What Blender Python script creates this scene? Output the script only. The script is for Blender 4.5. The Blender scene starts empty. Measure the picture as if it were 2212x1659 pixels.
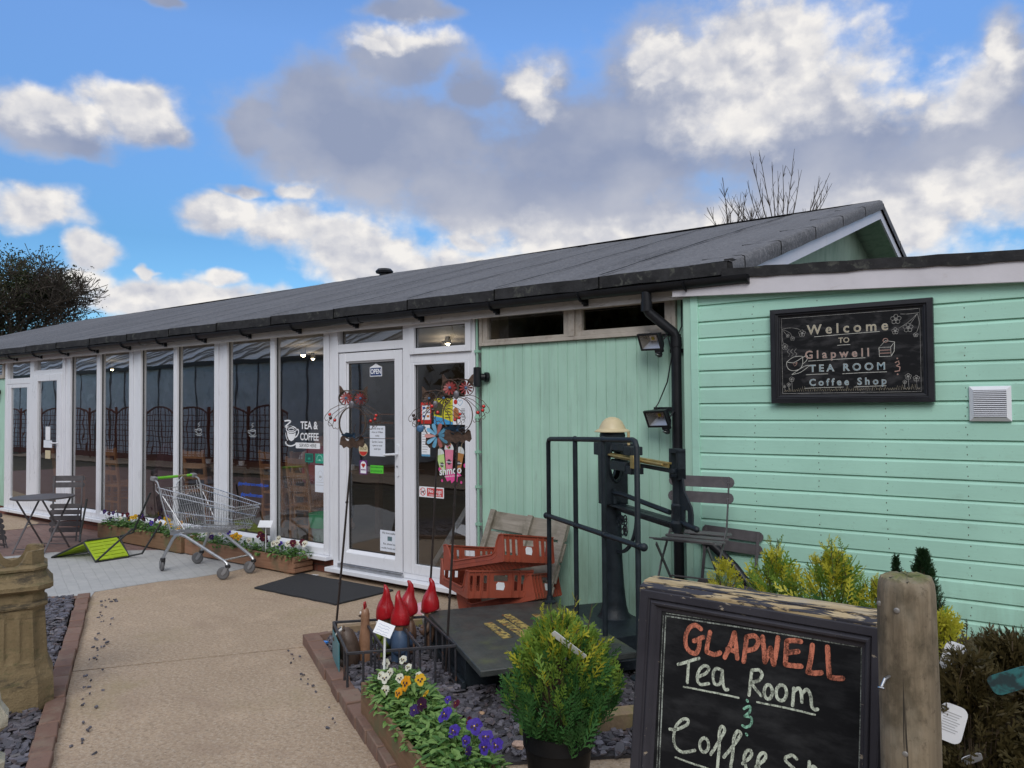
import bpy, math, random
from math import pi, sin, cos, radians, sqrt, atan2
from mathutils import Vector, Matrix
random.seed(7)
SC = bpy.context.scene
COL = SC.collection
# ---------------------------------------------------------------- camera, sky, sun, exposure
cam = bpy.data.cameras.new('camera'); cob = bpy.data.objects.new('camera', cam); COL.objects.link(cob)
RX = Vector((0.803301, 0.595520, -0.007959)); FW = Vector((-0.595104, 0.803127, 0.028959)); UPV = Vector((0.023638, -0.018527, 0.999549))
cob.matrix_world = Matrix(((RX.x, UPV.x, -FW.x, 0), (RX.y, UPV.y, -FW.y, -5.27), (RX.z, UPV.z, -FW.z, 1.68), (0, 0, 0, 1)))
cam.sensor_width = 36; cam.lens = 36 * 1685 / 2212; cam.clip_start = .05; cam.clip_end = 2000
SC.camera = cob
SC.view_settings.view_transform = 'Standard'; SC.view_settings.look = 'None'
SC.view_settings.exposure = 0.07; SC.view_settings.gamma = 1.0
SUN_AZ, SUN_EL = radians(150), radians(40)      # azimuth clockwise from +Y (into the building), low winter sun veiled by cloud
sl = bpy.data.lights.new('sun', 'SUN'); sl.energy = 1.4; sl.angle = radians(28); sl.color = (1, .97, .93)
so = bpy.data.objects.new('sun', sl); COL.objects.link(so)
sd = Vector((sin(SUN_AZ) * cos(SUN_EL), cos(SUN_AZ) * cos(SUN_EL), sin(SUN_EL)))
so.rotation_euler = sd.to_track_quat('Z', 'Y').to_euler(); so.location = sd * 60

class NT:
    """thin wrapper for building node trees"""
    def __init__(s, tree): s.t = tree; s.n = tree.nodes; s.l = tree.links
    def new(s, typ, **kw):
        n = s.n.new(typ)
        for k, v in kw.items():
            if hasattr(n, k): setattr(n, k, v)
        return n
    def inp(s, node, key, val):
        so_ = node.inputs[key]
        if isinstance(val, bpy.types.NodeSocket): s.l.new(val, so_)
        else: so_.default_value = val
    def math(s, op, a, b=0.0, c=0.0, clamp=False):
        n = s.new('ShaderNodeMath', operation=op); n.use_clamp = clamp
        s.inp(n, 0, a); s.inp(n, 1, b)
        if op in ('MULTIPLY_ADD', 'SMOOTH_MAX', 'SMOOTH_MIN'): s.inp(n, 2, c)
        return n.outputs[0]
    def vmath(s, op, a, b=None):
        n = s.new('ShaderNodeVectorMath', operation=op); s.inp(n, 0, a)
        if b is not None: s.inp(n, 1, b)
        return n.outputs['Value'] if op in ('LENGTH', 'DOT_PRODUCT') else n.outputs[0]
    def mapr(s, v, a, b, c=0.0, d=1.0, smooth=False):
        n = s.new('ShaderNodeMapRange'); n.clamp = True
        if smooth: n.interpolation_type = 'SMOOTHSTEP'
        s.inp(n, 0, v); s.inp(n, 1, a); s.inp(n, 2, b); s.inp(n, 3, c); s.inp(n, 4, d)
        return n.outputs[0]
    dim = '3D'
    def noise(s, vec, scale, detail=4, rough=.55, dist=0.0):
        n = s.new('ShaderNodeTexNoise'); n.noise_dimensions = s.dim; s.inp(n, 'Vector', vec); s.inp(n, 'Scale', scale); s.inp(n, 'Detail', detail)
        s.inp(n, 'Roughness', rough); s.inp(n, 'Distortion', dist); return n.outputs['Fac']
    def noisec(s, vec, scale, detail=4, rough=.55):
        n = s.new('ShaderNodeTexNoise'); n.noise_dimensions = s.dim; s.inp(n, 'Vector', vec); s.inp(n, 'Scale', scale); s.inp(n, 'Detail', detail); s.inp(n, 'Roughness', rough)
        return n.outputs['Color']
    def mix(s, f, a, b):
        n = s.new('ShaderNodeMix', data_type='RGBA')
        s.inp(n, 0, f); s.inp(n, 6, c4(a)); s.inp(n, 7, c4(b)); return n.outputs[2]
    def xyz(s, x, y, z):
        n = s.new('ShaderNodeCombineXYZ'); s.inp(n, 0, x); s.inp(n, 1, y); s.inp(n, 2, z); return n.outputs[0]
    def sep(s, v):
        n = s.new('ShaderNodeSeparateXYZ'); s.inp(n, 0, v); return n.outputs
def c4(c): return c if isinstance(c, bpy.types.NodeSocket) else (c[0], c[1], c[2], 1.0)

BLOBS=[(-0.799,0.325,0.184,0.086),(-0.775,0.425,0.089,0.037),(-0.880,0.368,0.081,0.058),(-0.952,0.336,0.033,0.036),(-0.602,0.376,0.057,0.049),(-0.674,0.387,0.054,0.036),(-0.324,0.402,0.139,0.089),(-0.431,0.383,0.106,0.084),(-0.520,0.314,0.236,0.084),(-0.267,0.310,0.160,0.089),(-0.094,0.303,0.095,0.071),(-0.058,0.356,0.033,0.050),(-0.193,0.239,0.222,0.080),(-0.639,0.262,0.201,0.066),(-0.521,0.225,0.236,0.053),(-0.296,0.207,0.237,0.059),(-1.174,0.314,0.079,0.035),(-1.091,0.335,0.070,0.033),(-1.161,0.290,0.056,0.019),(-1.056,0.324,0.036,0.020),(-1.191,0.216,0.054,0.024),(-1.128,0.180,0.038,0.021),(-1.155,0.147,0.051,0.025),(-0.994,0.227,0.059,0.022),(-0.919,0.216,0.073,0.028),(-0.840,0.202,0.099,0.035),(-0.759,0.176,0.148,0.026),(-0.902,0.258,0.028,0.015),(-0.973,0.253,0.038,0.012),(-1.004,0.155,0.025,0.014),(-1.065,0.156,0.014,0.012),(-0.693,0.208,0.030,0.013),(-0.769,0.477,0.066,0.017),(-1.072,0.448,0.040,0.009),(-1.035,0.128,0.161,0.022)]
BRIGHTS=[(-0.302,0.409,0.122,0.061),(-0.379,0.413,0.055,0.029),(-0.442,0.429,0.032,0.017),(-0.437,0.398,0.026,0.014),(-0.599,0.386,0.025,0.027),(-0.766,0.449,0.051,0.012),(-0.816,0.437,0.026,0.009),(-0.195,0.359,0.053,0.028),(-0.115,0.343,0.042,0.029),(-0.062,0.366,0.021,0.026),(-0.336,0.341,0.090,0.025),(-0.492,0.196,0.283,0.034),(-0.194,0.187,0.184,0.044),(-0.874,0.215,0.098,0.023),(-0.782,0.184,0.130,0.029),(-0.962,0.230,0.066,0.019),(-1.191,0.217,0.049,0.020),(-1.125,0.183,0.038,0.018),(-1.150,0.147,0.046,0.020),(-1.004,0.156,0.022,0.012),(-1.065,0.156,0.012,0.010),(-0.902,0.258,0.026,0.013),(-1.172,0.326,0.055,0.022),(-1.086,0.343,0.058,0.023),(-1.035,0.128,0.150,0.021),(-0.100,0.227,0.064,0.029)]
world = bpy.data.worlds.new('World'); SC.world = world; world.use_nodes = True
W = NT(world.node_tree); W.n.clear()
geo = W.new('ShaderNodeNewGeometry')
tc = W.new('ShaderNodeTexCoord')
D = W.vmath('NORMALIZE', tc.outputs['Generated'])
dx, dy, dz = W.sep(D)[:3]
az = W.math('ARCTAN2', dx, dy); el = W.math('ARCSINE', dz)
P0 = W.xyz(az, el, 0.0)
W.dim = '2D'
wn = W.noisec(W.vmath('MULTIPLY', P0, (1, 1.5, 1)), 9.0, 4, .5)
warp = W.vmath('MULTIPLY', W.vmath('SUBTRACT', wn, (.5, .5, .5)), (.085, .055, 0))
wn2 = W.noisec(W.vmath('MULTIPLY', P0, (1, 1.3, 1)), 38.0, 5, .55)
warp2 = W.vmath('MULTIPLY', W.vmath('SUBTRACT', wn2, (.5, .5, .5)), (.030, .024, 0))
P1 = W.vmath('ADD', P0, warp); P2 = W.vmath('ADD', P1, warp2)
def blobfield(P, L, k):
    acc = None
    for a, e, ra, re in L:
        d = W.vmath('LENGTH', W.vmath('MULTIPLY', W.vmath('SUBTRACT', P, (a, e, 0)), (1 / ra, 1 / re, 0)))
        v = W.math('SUBTRACT', 1.25, d)
        acc = v if acc is None else W.math('SMOOTH_MAX', acc, v, k)
    return acc
def billow(P, sc):                        # rounded cauliflower lumps
    n = W.new('ShaderNodeTexVoronoi', feature='SMOOTH_F1'); n.voronoi_dimensions = '2D'; W.inp(n, 'Vector', P); W.inp(n, 'Scale', sc); n.inputs['Smoothness'].default_value = .6; return n.outputs['Distance']
PS = W.vmath('MULTIPLY', P0, (1, 1.35, 1)); PW = W.vmath('ADD', PS, W.vmath('MULTIPLY', warp2, (1.2, 1.2, 0)))
bl = W.math('ADD', W.math('MULTIPLY', billow(PW, 17.0), .6), W.math('MULTIPLY', billow(PW, 42.0), .4))
OFF = (.010, .020, 0)
PW2 = W.vmath('ADD', PW, OFF)
bl2 = W.math('ADD', W.math('MULTIPLY', billow(PW2, 17.0), .6), W.math('MULTIPLY', billow(PW2, 42.0), .4))
fbs = W.noise(PS, 9.0, 4, .5); fbd = W.noise(PS, 30.0, 6, .58)
brf = W.math('ADD', blobfield(P2, BRIGHTS, .18), W.math('MULTIPLY', W.math('SUBTRACT', fbd, .5), .7))
bright = W.mapr(brf, -.50, .90, 0, 1, True)
den = W.math('ADD', blobfield(P1, BLOBS, .25), W.math('MULTIPLY', W.math('SUBTRACT', fbs, .5), .7))
den = W.math('ADD', den, W.math('MULTIPLY', W.math('SUBTRACT', fbd, .5), .38))
den = W.math('SUBTRACT', den, W.math('MULTIPLY', W.math('SUBTRACT', bl, .38), W.math('MULTIPLY', W.mapr(brf, -.4, .3), .55)))
mask = W.mapr(den, 0.0, W.mapr(bright, 0, 1, .75, .62), 0, 1, True)
relief = W.math('MULTIPLY', W.math('SUBTRACT', bl2, bl), 1.1)
grey = W.math('ADD', W.mapr(fbs, .3, .7, -.06, .15), W.math('MULTIPLY', W.mapr(el, .31, .19), .36))
white = W.math('ADD', W.math('ADD', .76, W.math('MULTIPLY', relief, .8)), W.math('MULTIPLY', W.math('SUBTRACT', fbd, .5), .45))
white = W.math('ADD', white, W.mapr(den, .9, .2, 0, .16))
lit = W.math('ADD', W.math('MULTIPLY', grey, W.math('SUBTRACT', 1.0, bright)), W.math('MULTIPLY', white, bright), clamp=True)
lit = W.math('ADD', lit, W.math('MULTIPLY', W.mapr(mask, .9, .2), .15), clamp=True)
ccol = W.mix(lit, (.275, .325, .465), (.86, .835, .81))
# unseen sky half behind the camera: an overcast sheet brightened to light the facade
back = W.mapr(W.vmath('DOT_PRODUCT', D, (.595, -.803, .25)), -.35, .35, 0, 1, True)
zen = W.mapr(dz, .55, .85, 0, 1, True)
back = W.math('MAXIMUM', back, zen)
W.dim = '3D'
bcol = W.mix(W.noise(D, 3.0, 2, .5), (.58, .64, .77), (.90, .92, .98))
sky = W.new('ShaderNodeTexSky', sky_type='NISHITA'); sky.sun_disc = False; sky.sun_elevation = SUN_EL; sky.sun_rotation = SUN_AZ
sky.air_density = 1.0; sky.dust_density = .4; sky.ozone_density = 2.2
SKYK = .10
tint = W.mix(W.mapr(dz, .2, .42), (.61, .98, 1.24), (1.30, 1.64, 2.02))
skyc = W.vmath('MULTIPLY', sky.outputs[0], tint)
sc_ = lambda c: W.vmath('SCALE', c)
def scale(c, k):
    n = W.new('ShaderNodeVectorMath', operation='SCALE'); W.inp(n, 0, c); n.inputs['Scale'].default_value = k; return n.outputs[0]
tot = W.mix(mask, skyc, scale(ccol, 1 / SKYK))
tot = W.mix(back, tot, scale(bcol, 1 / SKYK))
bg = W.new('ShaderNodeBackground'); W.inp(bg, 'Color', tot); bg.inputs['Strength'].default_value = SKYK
out = W.new('ShaderNodeOutputWorld'); W.l.new(bg.outputs[0], out.inputs[0])
world.cycles.sampling_method = 'MANUAL'; world.cycles.sample_map_resolution = 512

# ---------------------------------------------------------------- mesh helpers
def mat_of(o):
    m = Matrix.Identity(4)
    while o:
        m = Matrix.LocRotScale(o.location, o.rotation_euler, o.scale) @ m; o = o.parent
    return m
class MB:
    def __init__(s): s.v = []; s.f = []; s.m = []
    def add(s, vs, fs, m=0):
        n = len(s.v); s.v += [tuple(v) for v in vs]; s.f += [tuple(i + n for i in f) for f in fs]; s.m += [m] * len(fs); return s
    def box(s, x0, x1, y0, y1, z0, z1, m=0):
        return s.add([(x0,y0,z0),(x1,y0,z0),(x1,y1,z0),(x0,y1,z0),(x0,y0,z1),(x1,y0,z1),(x1,y1,z1),(x0,y1,z1)],
              [(0,3,2,1),(4,5,6,7),(0,1,5,4),(1,2,6,5),(2,3,7,6),(3,0,4,7)], m)
    def obox(s, c, hx, hy, hz, M3=None, m=0):
        c = Vector(c); vs = []
        for z in (-hz, hz):
            for x, y in ((-hx,-hy),(hx,-hy),(hx,hy),(-hx,hy)):
                p = Vector((x, y, z)); p = (M3 @ p) if M3 is not None else p; vs.append(c + p)
        return s.add(vs, [(0,3,2,1),(4,5,6,7),(0,1,5,4),(1,2,6,5),(2,3,7,6),(3,0,4,7)], m)
    def beam(s, a, b, w, h, m=0, up=(0,0,1)):
        a = Vector(a); b = Vector(b); d = (b - a).normalized(); up = Vector(up)
        if abs(d.dot(up)) > .99: up = Vector((0,1,0))
        x = d.cross(up).normalized(); y = x.cross(d)
        return s.obox((a + b) / 2, w / 2, (b - a).length / 2, h / 2, Matrix((x, d, y)).transposed(), m)
    def tube(s, pts, r, seg=8, m=0, closed=False, cap=True, flat=1.0):
        P = [Vector(p) for p in pts]; n = len(P)
        R = r if isinstance(r, (list, tuple)) else [r] * n
        T = []
        for i in range(n):
            a = P[(i - 1) % n] if (closed or i > 0) else P[i]; b = P[(i + 1) % n] if (closed or i < n - 1) else P[i]
            d = b - a; T.append(d.normalized() if d.length > 1e-9 else Vector((0,0,1)))
        u = T[0].orthogonal().normalized(); vs = []
        for i in range(n):
            u = (u - T[i] * u.dot(T[i]))
            u = u.normalized() if u.length > 1e-6 else T[i].orthogonal().normalized()
            w = T[i].cross(u)
            for k in range(seg):
                a = 2 * pi * k / seg; vs.append(P[i] + (u * cos(a) + w * sin(a) * flat) * R[i])
        fs = []
        for i in range(n if closed else n - 1):
            j = (i + 1) % n
            for k in range(seg):
                l = (k + 1) % seg; fs.append((i*seg+k, i*seg+l, j*seg+l, j*seg+k))
        if cap and not closed: fs += [tuple(reversed(range(seg))), tuple((n-1)*seg + k for k in range(seg))]
        return s.add(vs, fs, m)
    def cyl(s, a, b, r, seg=12, m=0, r2=None): return s.tube([a, b], [r, r if r2 is None else r2], seg, m)
    def lathe(s, prof, seg=24, c=(0,0,0), M3=None, m=0, sx=1, sy=1, a0=0.0, jit=None):
        c = Vector(c); vs = []; fs = []
        for i, (r, z) in enumerate(prof):
            for k in range(seg):
                a = a0 + 2 * pi * k / seg; p = Vector((r * cos(a) * sx, r * sin(a) * sy, z))
                if jit: p = jit(p, i, k)
                vs.append(c + ((M3 @ p) if M3 is not None else p))
        for i in range(len(prof) - 1):
            for k in range(seg):
                l = (k + 1) % seg; fs.append((i*seg+k, i*seg+l, (i+1)*seg+l, (i+1)*seg+k))
        if prof[0][0] > 1e-5: fs.append(tuple(reversed(range(seg))))
        if prof[-1][0] > 1e-5: fs.append(tuple((len(prof)-1)*seg + k for k in range(seg)))
        return s.add(vs, fs, m)
    def ball(s, c, rx, ry=None, rz=None, seg=12, rings=8, M3=None, m=0):
        ry = ry or rx; rz = rz or rx
        pr = [(max(1e-6, sin(pi * i / rings)), -cos(pi * i / rings)) for i in range(rings + 1)]
        c = Vector(c); vs = []; fs = []
        for r, z in pr:
            for k in range(seg):
                a = 2*pi*k/seg; p = Vector((r*cos(a)*rx, r*sin(a)*ry, z*rz)); vs.append(c + ((M3 @ p) if M3 is not None else p))
        for i in range(rings):
            for k in range(seg):
                l = (k+1) % seg; fs.append((i*seg+k, i*seg+l, (i+1)*seg+l, (i+1)*seg+k))
        return s.add(vs, fs, m)
    def prism(s, poly, o, ux, uy, depth, m=0, mside=None):
        """extrude a 2-D outline: o + ux*x + uy*y, thickness along ux x uy"""
        o = Vector(o); ux = Vector(ux); uy = Vector(uy); nz = ux.cross(uy).normalized() * depth; n = len(poly)
        A = [o + ux * x + uy * y for x, y in poly]; vs = A + [p + nz for p in A]
        s.add(vs, [tuple(reversed(range(n))), tuple(range(n, 2*n))], m)
        k = len(s.v) - 2*n
        s.f += [tuple(k + q for q in (i, (i+1) % n, n + (i+1) % n, n + i)) for i in range(n)]; s.m += [m if mside is None else mside] * n
        return s
    def flat(s, poly, o, ux, uy, m=0):
        o = Vector(o); ux = Vector(ux); uy = Vector(uy)
        return s.add([o + ux*x + uy*y for x, y in poly], [tuple(range(len(poly)))], m)
    def ribbon(s, pts, w, o, ux, uy, m=0, closed=False):
        """flat stroke along 2-D points with rounded joints"""
        o = Vector(o); ux = Vector(ux); uy = Vector(uy); n = len(pts); L = []; Rr = []
        for i in range(n):
            a = pts[i-1] if (i > 0 or closed) else pts[i]; b = pts[(i+1) % n] if (i < n-1 or closed) else pts[i]
            dx_, dy_ = b[0]-a[0], b[1]-a[1]; q = math.hypot(dx_, dy_) or 1; nx, ny = -dy_/q*w/2, dx_/q*w/2
            L.append((pts[i][0]+nx, pts[i][1]+ny)); Rr.append((pts[i][0]-nx, pts[i][1]-ny))
        k = len(s.v); s.v += [tuple(o + ux*x + uy*y) for x, y in L + Rr]
        for i in range(n if closed else n-1):
            j = (i+1) % n; s.f.append((k+n+i, k+n+j, k+j, k+i)); s.m.append(m)
        return s
    def text(s, t, o, ux, uy, size, m=0, align='CENTER', bold=0.0, sx=1.0, shear=0.0, valign='CENTER'):
        V_, F_ = textgeo(t, bold, align, shear, valign); o = Vector(o); ux = Vector(ux); uy = Vector(uy)
        return s.add([o + ux*(x*size*sx) + uy*(y*size) for x, y in V_], F_, m)
    def build(s, name, mats, parent=None, world=False, smooth=35, bevel=0.0, bseg=2):
        me = bpy.data.meshes.new(name); vs = s.v
        if world and parent is not None:
            I = mat_of(parent).inverted(); vs = [tuple(I @ Vector(v)) for v in vs]
        me.from_pydata(vs, [], s.f)
        for m_ in (mats if isinstance(mats, (list, tuple)) else [mats]): me.materials.append(m_)
        me.polygons.foreach_set('material_index', s.m); 
        if smooth:
            me.polygons.foreach_set('use_smooth', [True]*len(s.f)); me.set_sharp_from_angle(angle=radians(smooth))
        me.update(); o = bpy.data.objects.new(name, me); COL.objects.link(o)
        if parent is not None: o.parent = parent
        if bevel:
            b = o.modifiers.new('bevel', 'BEVEL'); b.width = bevel; b.segments = bseg; b.limit_method = 'ANGLE'; b.angle_limit = radians(50)
        return o
_tx = {}
def textgeo(t, bold, align, shear, valign='CENTER'):
    k = (t, bold, align, shear, valign)
    if k not in _tx:
        cu = bpy.data.curves.new('lettering', 'FONT'); cu.body = t; cu.align_x = align; cu.align_y = valign; cu.offset = bold; cu.shear = shear; cu.resolution_u = 3
        ob = bpy.data.objects.new('lettering', cu); COL.objects.link(ob); bpy.context.view_layer.update()
        me = ob.to_mesh(); _tx[k] = ([(v.co.x, v.co.y) for v in me.vertices], [tuple(p.vertices) for p in me.polygons])
        ob.to_mesh_clear(); bpy.data.objects.remove(ob); bpy.data.curves.remove(cu)
    return _tx[k]
def thing(name, label, cat, loc=(0,0,0), rotz=0.0, group=None, rot=None):
    o = bpy.data.objects.new(name, None); COL.objects.link(o); o.empty_display_size = .1
    o.location = loc; o.rotation_euler = rot if rot else (0, 0, rotz); o['label'] = label; o['category'] = cat
    if group: o['group'] = group
    return o
def tag(o, label, cat, group=None):
    o['label'] = label; o['category'] = cat
    if group: o['group'] = group
    return o
def struct(o, kind='structure'): o['kind'] = kind; return o
def arc(cx_, cy_, r, a0, a1, n=12, ry=None):
    ry = ry or r; return [(cx_ + r*cos(radians(a0+(a1-a0)*i/n)), cy_ + ry*sin(radians(a0+(a1-a0)*i/n))) for i in range(n+1)]
def rrect(x0, y0, x1, y1, r, n=4):
    return arc(x1-r, y1-r, r, 0, 90, n) + arc(x0+r, y1-r, r, 90, 180, n) + arc(x0+r, y0+r, r, 180, 270, n) + arc(x1-r, y0+r, r, 270, 360, n)
EX, EY, EZ = Vector((1,0,0)), Vector((0,1,0)), Vector((0,0,1))
U = random.uniform

# ---------------------------------------------------------------- materials
def newmat(name):
    m = bpy.data.materials.new(name); m.use_nodes = True; t = NT(m.node_tree); t.n.clear()
    b = t.new('ShaderNodeBsdfPrincipled'); o = t.new('ShaderNodeOutputMaterial'); t.l.new(b.outputs[0], o.inputs[0])
    return m, t, b
def coords(t, kind='Object', sc=(1,1,1)):
    c = t.new('ShaderNodeTexCoord').outputs[kind]
    return t.vmath('MULTIPLY', c, sc) if sc != (1,1,1) else c
def bump(t, b, h, strength=.3, dist=.01):
    n = t.new('ShaderNodeBump'); t.inp(n, 'Strength', strength); t.inp(n, 'Distance', dist); t.inp(n, 'Height', h); t.inp(b, 'Normal', n.outputs[0])
def mat(name, col, rough=.6, var=.12, sc=6.0, metal=0.0, bmp=0.0, bsc=40.0, col2=None, cov=(.5, .65), spec=.5, stretch=(1,1,1), bdist=.004, trans=0.0):
    """painted / plain surface with tonal noise, optional second colour in patches and optional fine bump"""
    m, t, b = newmat(name); P = coords(t, 'Object', stretch)
    n = t.noise(P, sc, 5, .6)
    lo = tuple(c*(1-var) for c in col); hi = tuple(min(1, c*(1+var)) for c in col)
    c = t.mix(t.mapr(n, .3, .7), lo, hi)
    if col2:
        n2 = t.noise(P, sc*1.7, 6, .65, .4); c = t.mix(t.mapr(n2, cov[0], cov[1], 0, 1, True), c, col2)
    t.inp(b, 'Base Color', c); t.inp(b, 'Roughness', t.mapr(n, .3, .7, max(0, rough-.08), min(1, rough+.08))); t.inp(b, 'Metallic', metal); t.inp(b, 'Specular IOR Level', spec)
    if bmp: bump(t, b, t.noise(P, bsc, 4, .6), bmp, bdist)
    if trans: t.inp(b, 'Transmission Weight', trans)
    return m
def emit(name, col, k):
    m = bpy.data.materials.new(name); m.use_nodes = True; t = NT(m.node_tree); t.n.clear()
    e = t.new('ShaderNodeEmission'); t.inp(e, 'Color', c4(col)); t.inp(e, 'Strength', k); o = t.new('ShaderNodeOutputMaterial'); t.l.new(e.outputs[0], o.inputs[0]); return m
def leafmat(name, col, col2, sc=30, rough=.5, tr=.25):
    m, t, b = newmat(name); P = coords(t)
    c = t.mix(t.mapr(t.noise(P, sc, 3, .6), .3, .7), col, col2); t.inp(b, 'Base Color', c); t.inp(b, 'Roughness', rough); t.inp(b, 'Specular IOR Level', .35)
    tl = t.new('ShaderNodeBsdfTranslucent'); t.inp(tl, 'Color', c); mx = t.new('ShaderNodeMixShader'); mx.inputs[0].default_value = tr
    o = [x for x in t.n if x.type == 'OUTPUT_MATERIAL'][0]
    t.l.new(b.outputs[0], mx.inputs[1]); t.l.new(tl.outputs[0], mx.inputs[2]); t.l.new(mx.outputs[0], o.inputs[0]); return m
def wood(name, col, col2, sc=(2, 30, 30), rough=.75, dirt=None, bmp=.35, ring=9):
    """sawn timber with grain along local x (scale vector swaps the axis)"""
    m, t, b = newmat(name); P = coords(t, 'Object', sc)
    g = t.noise(P, 1.6, 6, .65, .6); c = t.mix(t.mapr(g, .3, .72), col, col2)
    if dirt:
        d = t.noise(coords(t), 5.0, 5, .6); c = t.mix(t.mapr(d, .48, .68, 0, .9, True), c, dirt)
    t.inp(b, 'Base Color', c); t.inp(b, 'Roughness', rough); bump(t, b, g, bmp, .006); return m
def glassmat(name, tintc=(.93,.96,.96), refl=1.0, wav=.0022):
    m = bpy.data.materials.new(name); m.use_nodes = True; t = NT(m.node_tree); t.n.clear()
    P = t.new('ShaderNodeTexCoord').outputs['Object']
    fr = t.new('ShaderNodeFresnel'); fr.inputs[0].default_value = 1.55
    tr = t.new('ShaderNodeBsdfTransparent'); t.inp(tr, 'Color', c4(tintc)); gl = t.new('ShaderNodeBsdfGlossy'); gl.inputs['Roughness'].default_value = .0
    bn = t.new('ShaderNodeBump'); t.inp(bn, 'Strength', wav); t.inp(bn, 'Distance', 1.0); t.inp(bn, 'Height', t.noise(P, 1.3, 2, .4)); t.l.new(bn.outputs[0], gl.inputs['Normal'])
    f = t.math('MULTIPLY', t.math('MULTIPLY', fr.outputs[0], refl, clamp=True), t.math('SUBTRACT', 1.0, t.new('ShaderNodeNewGeometry').outputs['Backfacing']))
    mx = t.new('ShaderNodeMixShader'); t.l.new(f, mx.inputs[0]); t.l.new(tr.outputs[0], mx.inputs[1]); t.l.new(gl.outputs[0], mx.inputs[2])
    o = t.new('ShaderNodeOutputMaterial'); t.l.new(mx.outputs[0], o.inputs[0]); return m
# ---------------------------------------------------------------- shared materials
MINT = (.335, .60, .475); MINTD = (.26, .47, .37)
def paintmat(name, col, dirt, sc=3.0, cov=(.52, .75), streak=(6, 6, .8), rough=.55, grain=None):
    m, t, b = newmat(name); P = coords(t)
    n1 = t.noise(P, sc, 5, .6); n2 = t.noise(coords(t, 'Object', streak), 2.2, 6, .65, .3)
    c = t.mix(t.mapr(n1, .3, .7), tuple(x*.93 for x in col), tuple(min(1, x*1.06) for x in col))
    c = t.mix(t.mapr(n2, cov[0], cov[1], 0, .55, True), c, dirt)
    zz_ = t.sep(P)[2 if 'shiplap' in name else 0]; bd = t.noise(t.xyz(t.math('FLOOR', t.math('MULTIPLY', zz_, 8.795 if 'shiplap' in name else 11.34)), 0.5, 3.1), 3.77, 0); c = t.mix(t.mapr(bd, .3, .7, 0, .32), c, tuple(x*.72 for x in col)); spl = t.math('MULTIPLY', t.mapr(t.sep(P)[2], .75, .05), t.mapr(t.noise(coords(t, 'Object', (7, 7, 1.5)), 2.0, 5, .65), .35, .65)); c = t.mix(t.math('MULTIPLY', spl, .6), c, (.15, .20, .12)); fd = t.noise(P, .9, 4, .6); c = t.mix(t.mapr(fd, .5, .7, 0, .3, True), c, tuple(min(1, x*1.22+.03) for x in col))
    n3 = t.noise(P, 55, 3, .6); c = t.mix(t.mapr(n3, .66, .74, 0, .35), c, tuple(x*.6 for x in dirt))
    t.inp(b, 'Base Color', c); t.inp(b, 'Roughness', rough); t.inp(b, 'Specular IOR Level', .4)
    bump(t, b, t.noise(coords(t, 'Object', grain or (1, 1, 1)), 30, 4, .6), .18, .004); return m
m_vboard = paintmat('mint_board_paint', (.39, .615, .50), (.22, .32, .26), 2.5, (.5, .78), (9, 9, .9), grain=(4, 4, .3))
m_shiplap = paintmat('mint_shiplap_paint', (.41, .70, .575), (.27, .40, .31), 2.0, (.58, .85), (2, 2, 5), grain=(.3, 1, 4))
m_gable = paintmat('faded_mint_render', (.40, .52, .40), (.10, .22, .13), 2.0, (.42, .7), (5, 5, 1.2), rough=.85)
m_upvc = mat('white_upvc', (.74, .755, .80), .32, .03, 3, col2=(.52, .52, .52), cov=(.62, .9), stretch=(3, 3, 1))
m_oldwhite = mat('weathered_white_timber', (.60, .58, .57), .6, .1, 5, col2=(.30, .27, .24), cov=(.55, .8), bmp=.25, stretch=(1, 3, 4))
m_fascia = mat('white_fascia_paint', (.62, .60, .64), .5, .07, 4, col2=(.42, .38, .36), cov=(.6, .85), bmp=.12)
m_brown = mat('grimy_cream_timber', (.42, .38, .33), .6, .15, 7, col2=(.25, .20, .16), cov=(.5, .75), bmp=.2)
m_black = mat('black_plastic', (.012, .013, .016), .40, .2, 9, spec=.3)
m_iron = mat('painted_black_iron', (.014, .020, .026), .45, .3, 12, bmp=.5, bsc=60, spec=.28)
m_gasket = mat('dark_gasket', (.02, .02, .022), .6)
m_chrome = mat('bright_zinc_wire', (.62, .63, .65), .28, .12, 30, metal=1.0)
m_chromed = mat('dull_zinc_tube', (.50, .51, .53), .36, .12, 20, metal=1.0, col2=(.34, .32, .30), cov=(.6, .8))
m_rubber = mat('grey_rubber', (.12, .12, .125), .7, .15, 20)
m_greyplast = mat('grey_plastic', (.22, .22, .23), .5, .1, 9)
m_paper = mat('white_paper', (.80, .82, .86), .7, .03, 10)
m_ink = mat('dark_print', (.03, .03, .04), .7)
m_white = mat('white_vinyl', (.82, .83, .85), .5, .02, 5)
m_glass = glassmat('window_glass', (.90, .91, .92), 3.3)
m_glassold = glassmat('high_window_glass', (.70, .70, .64), 2.0)

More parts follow.
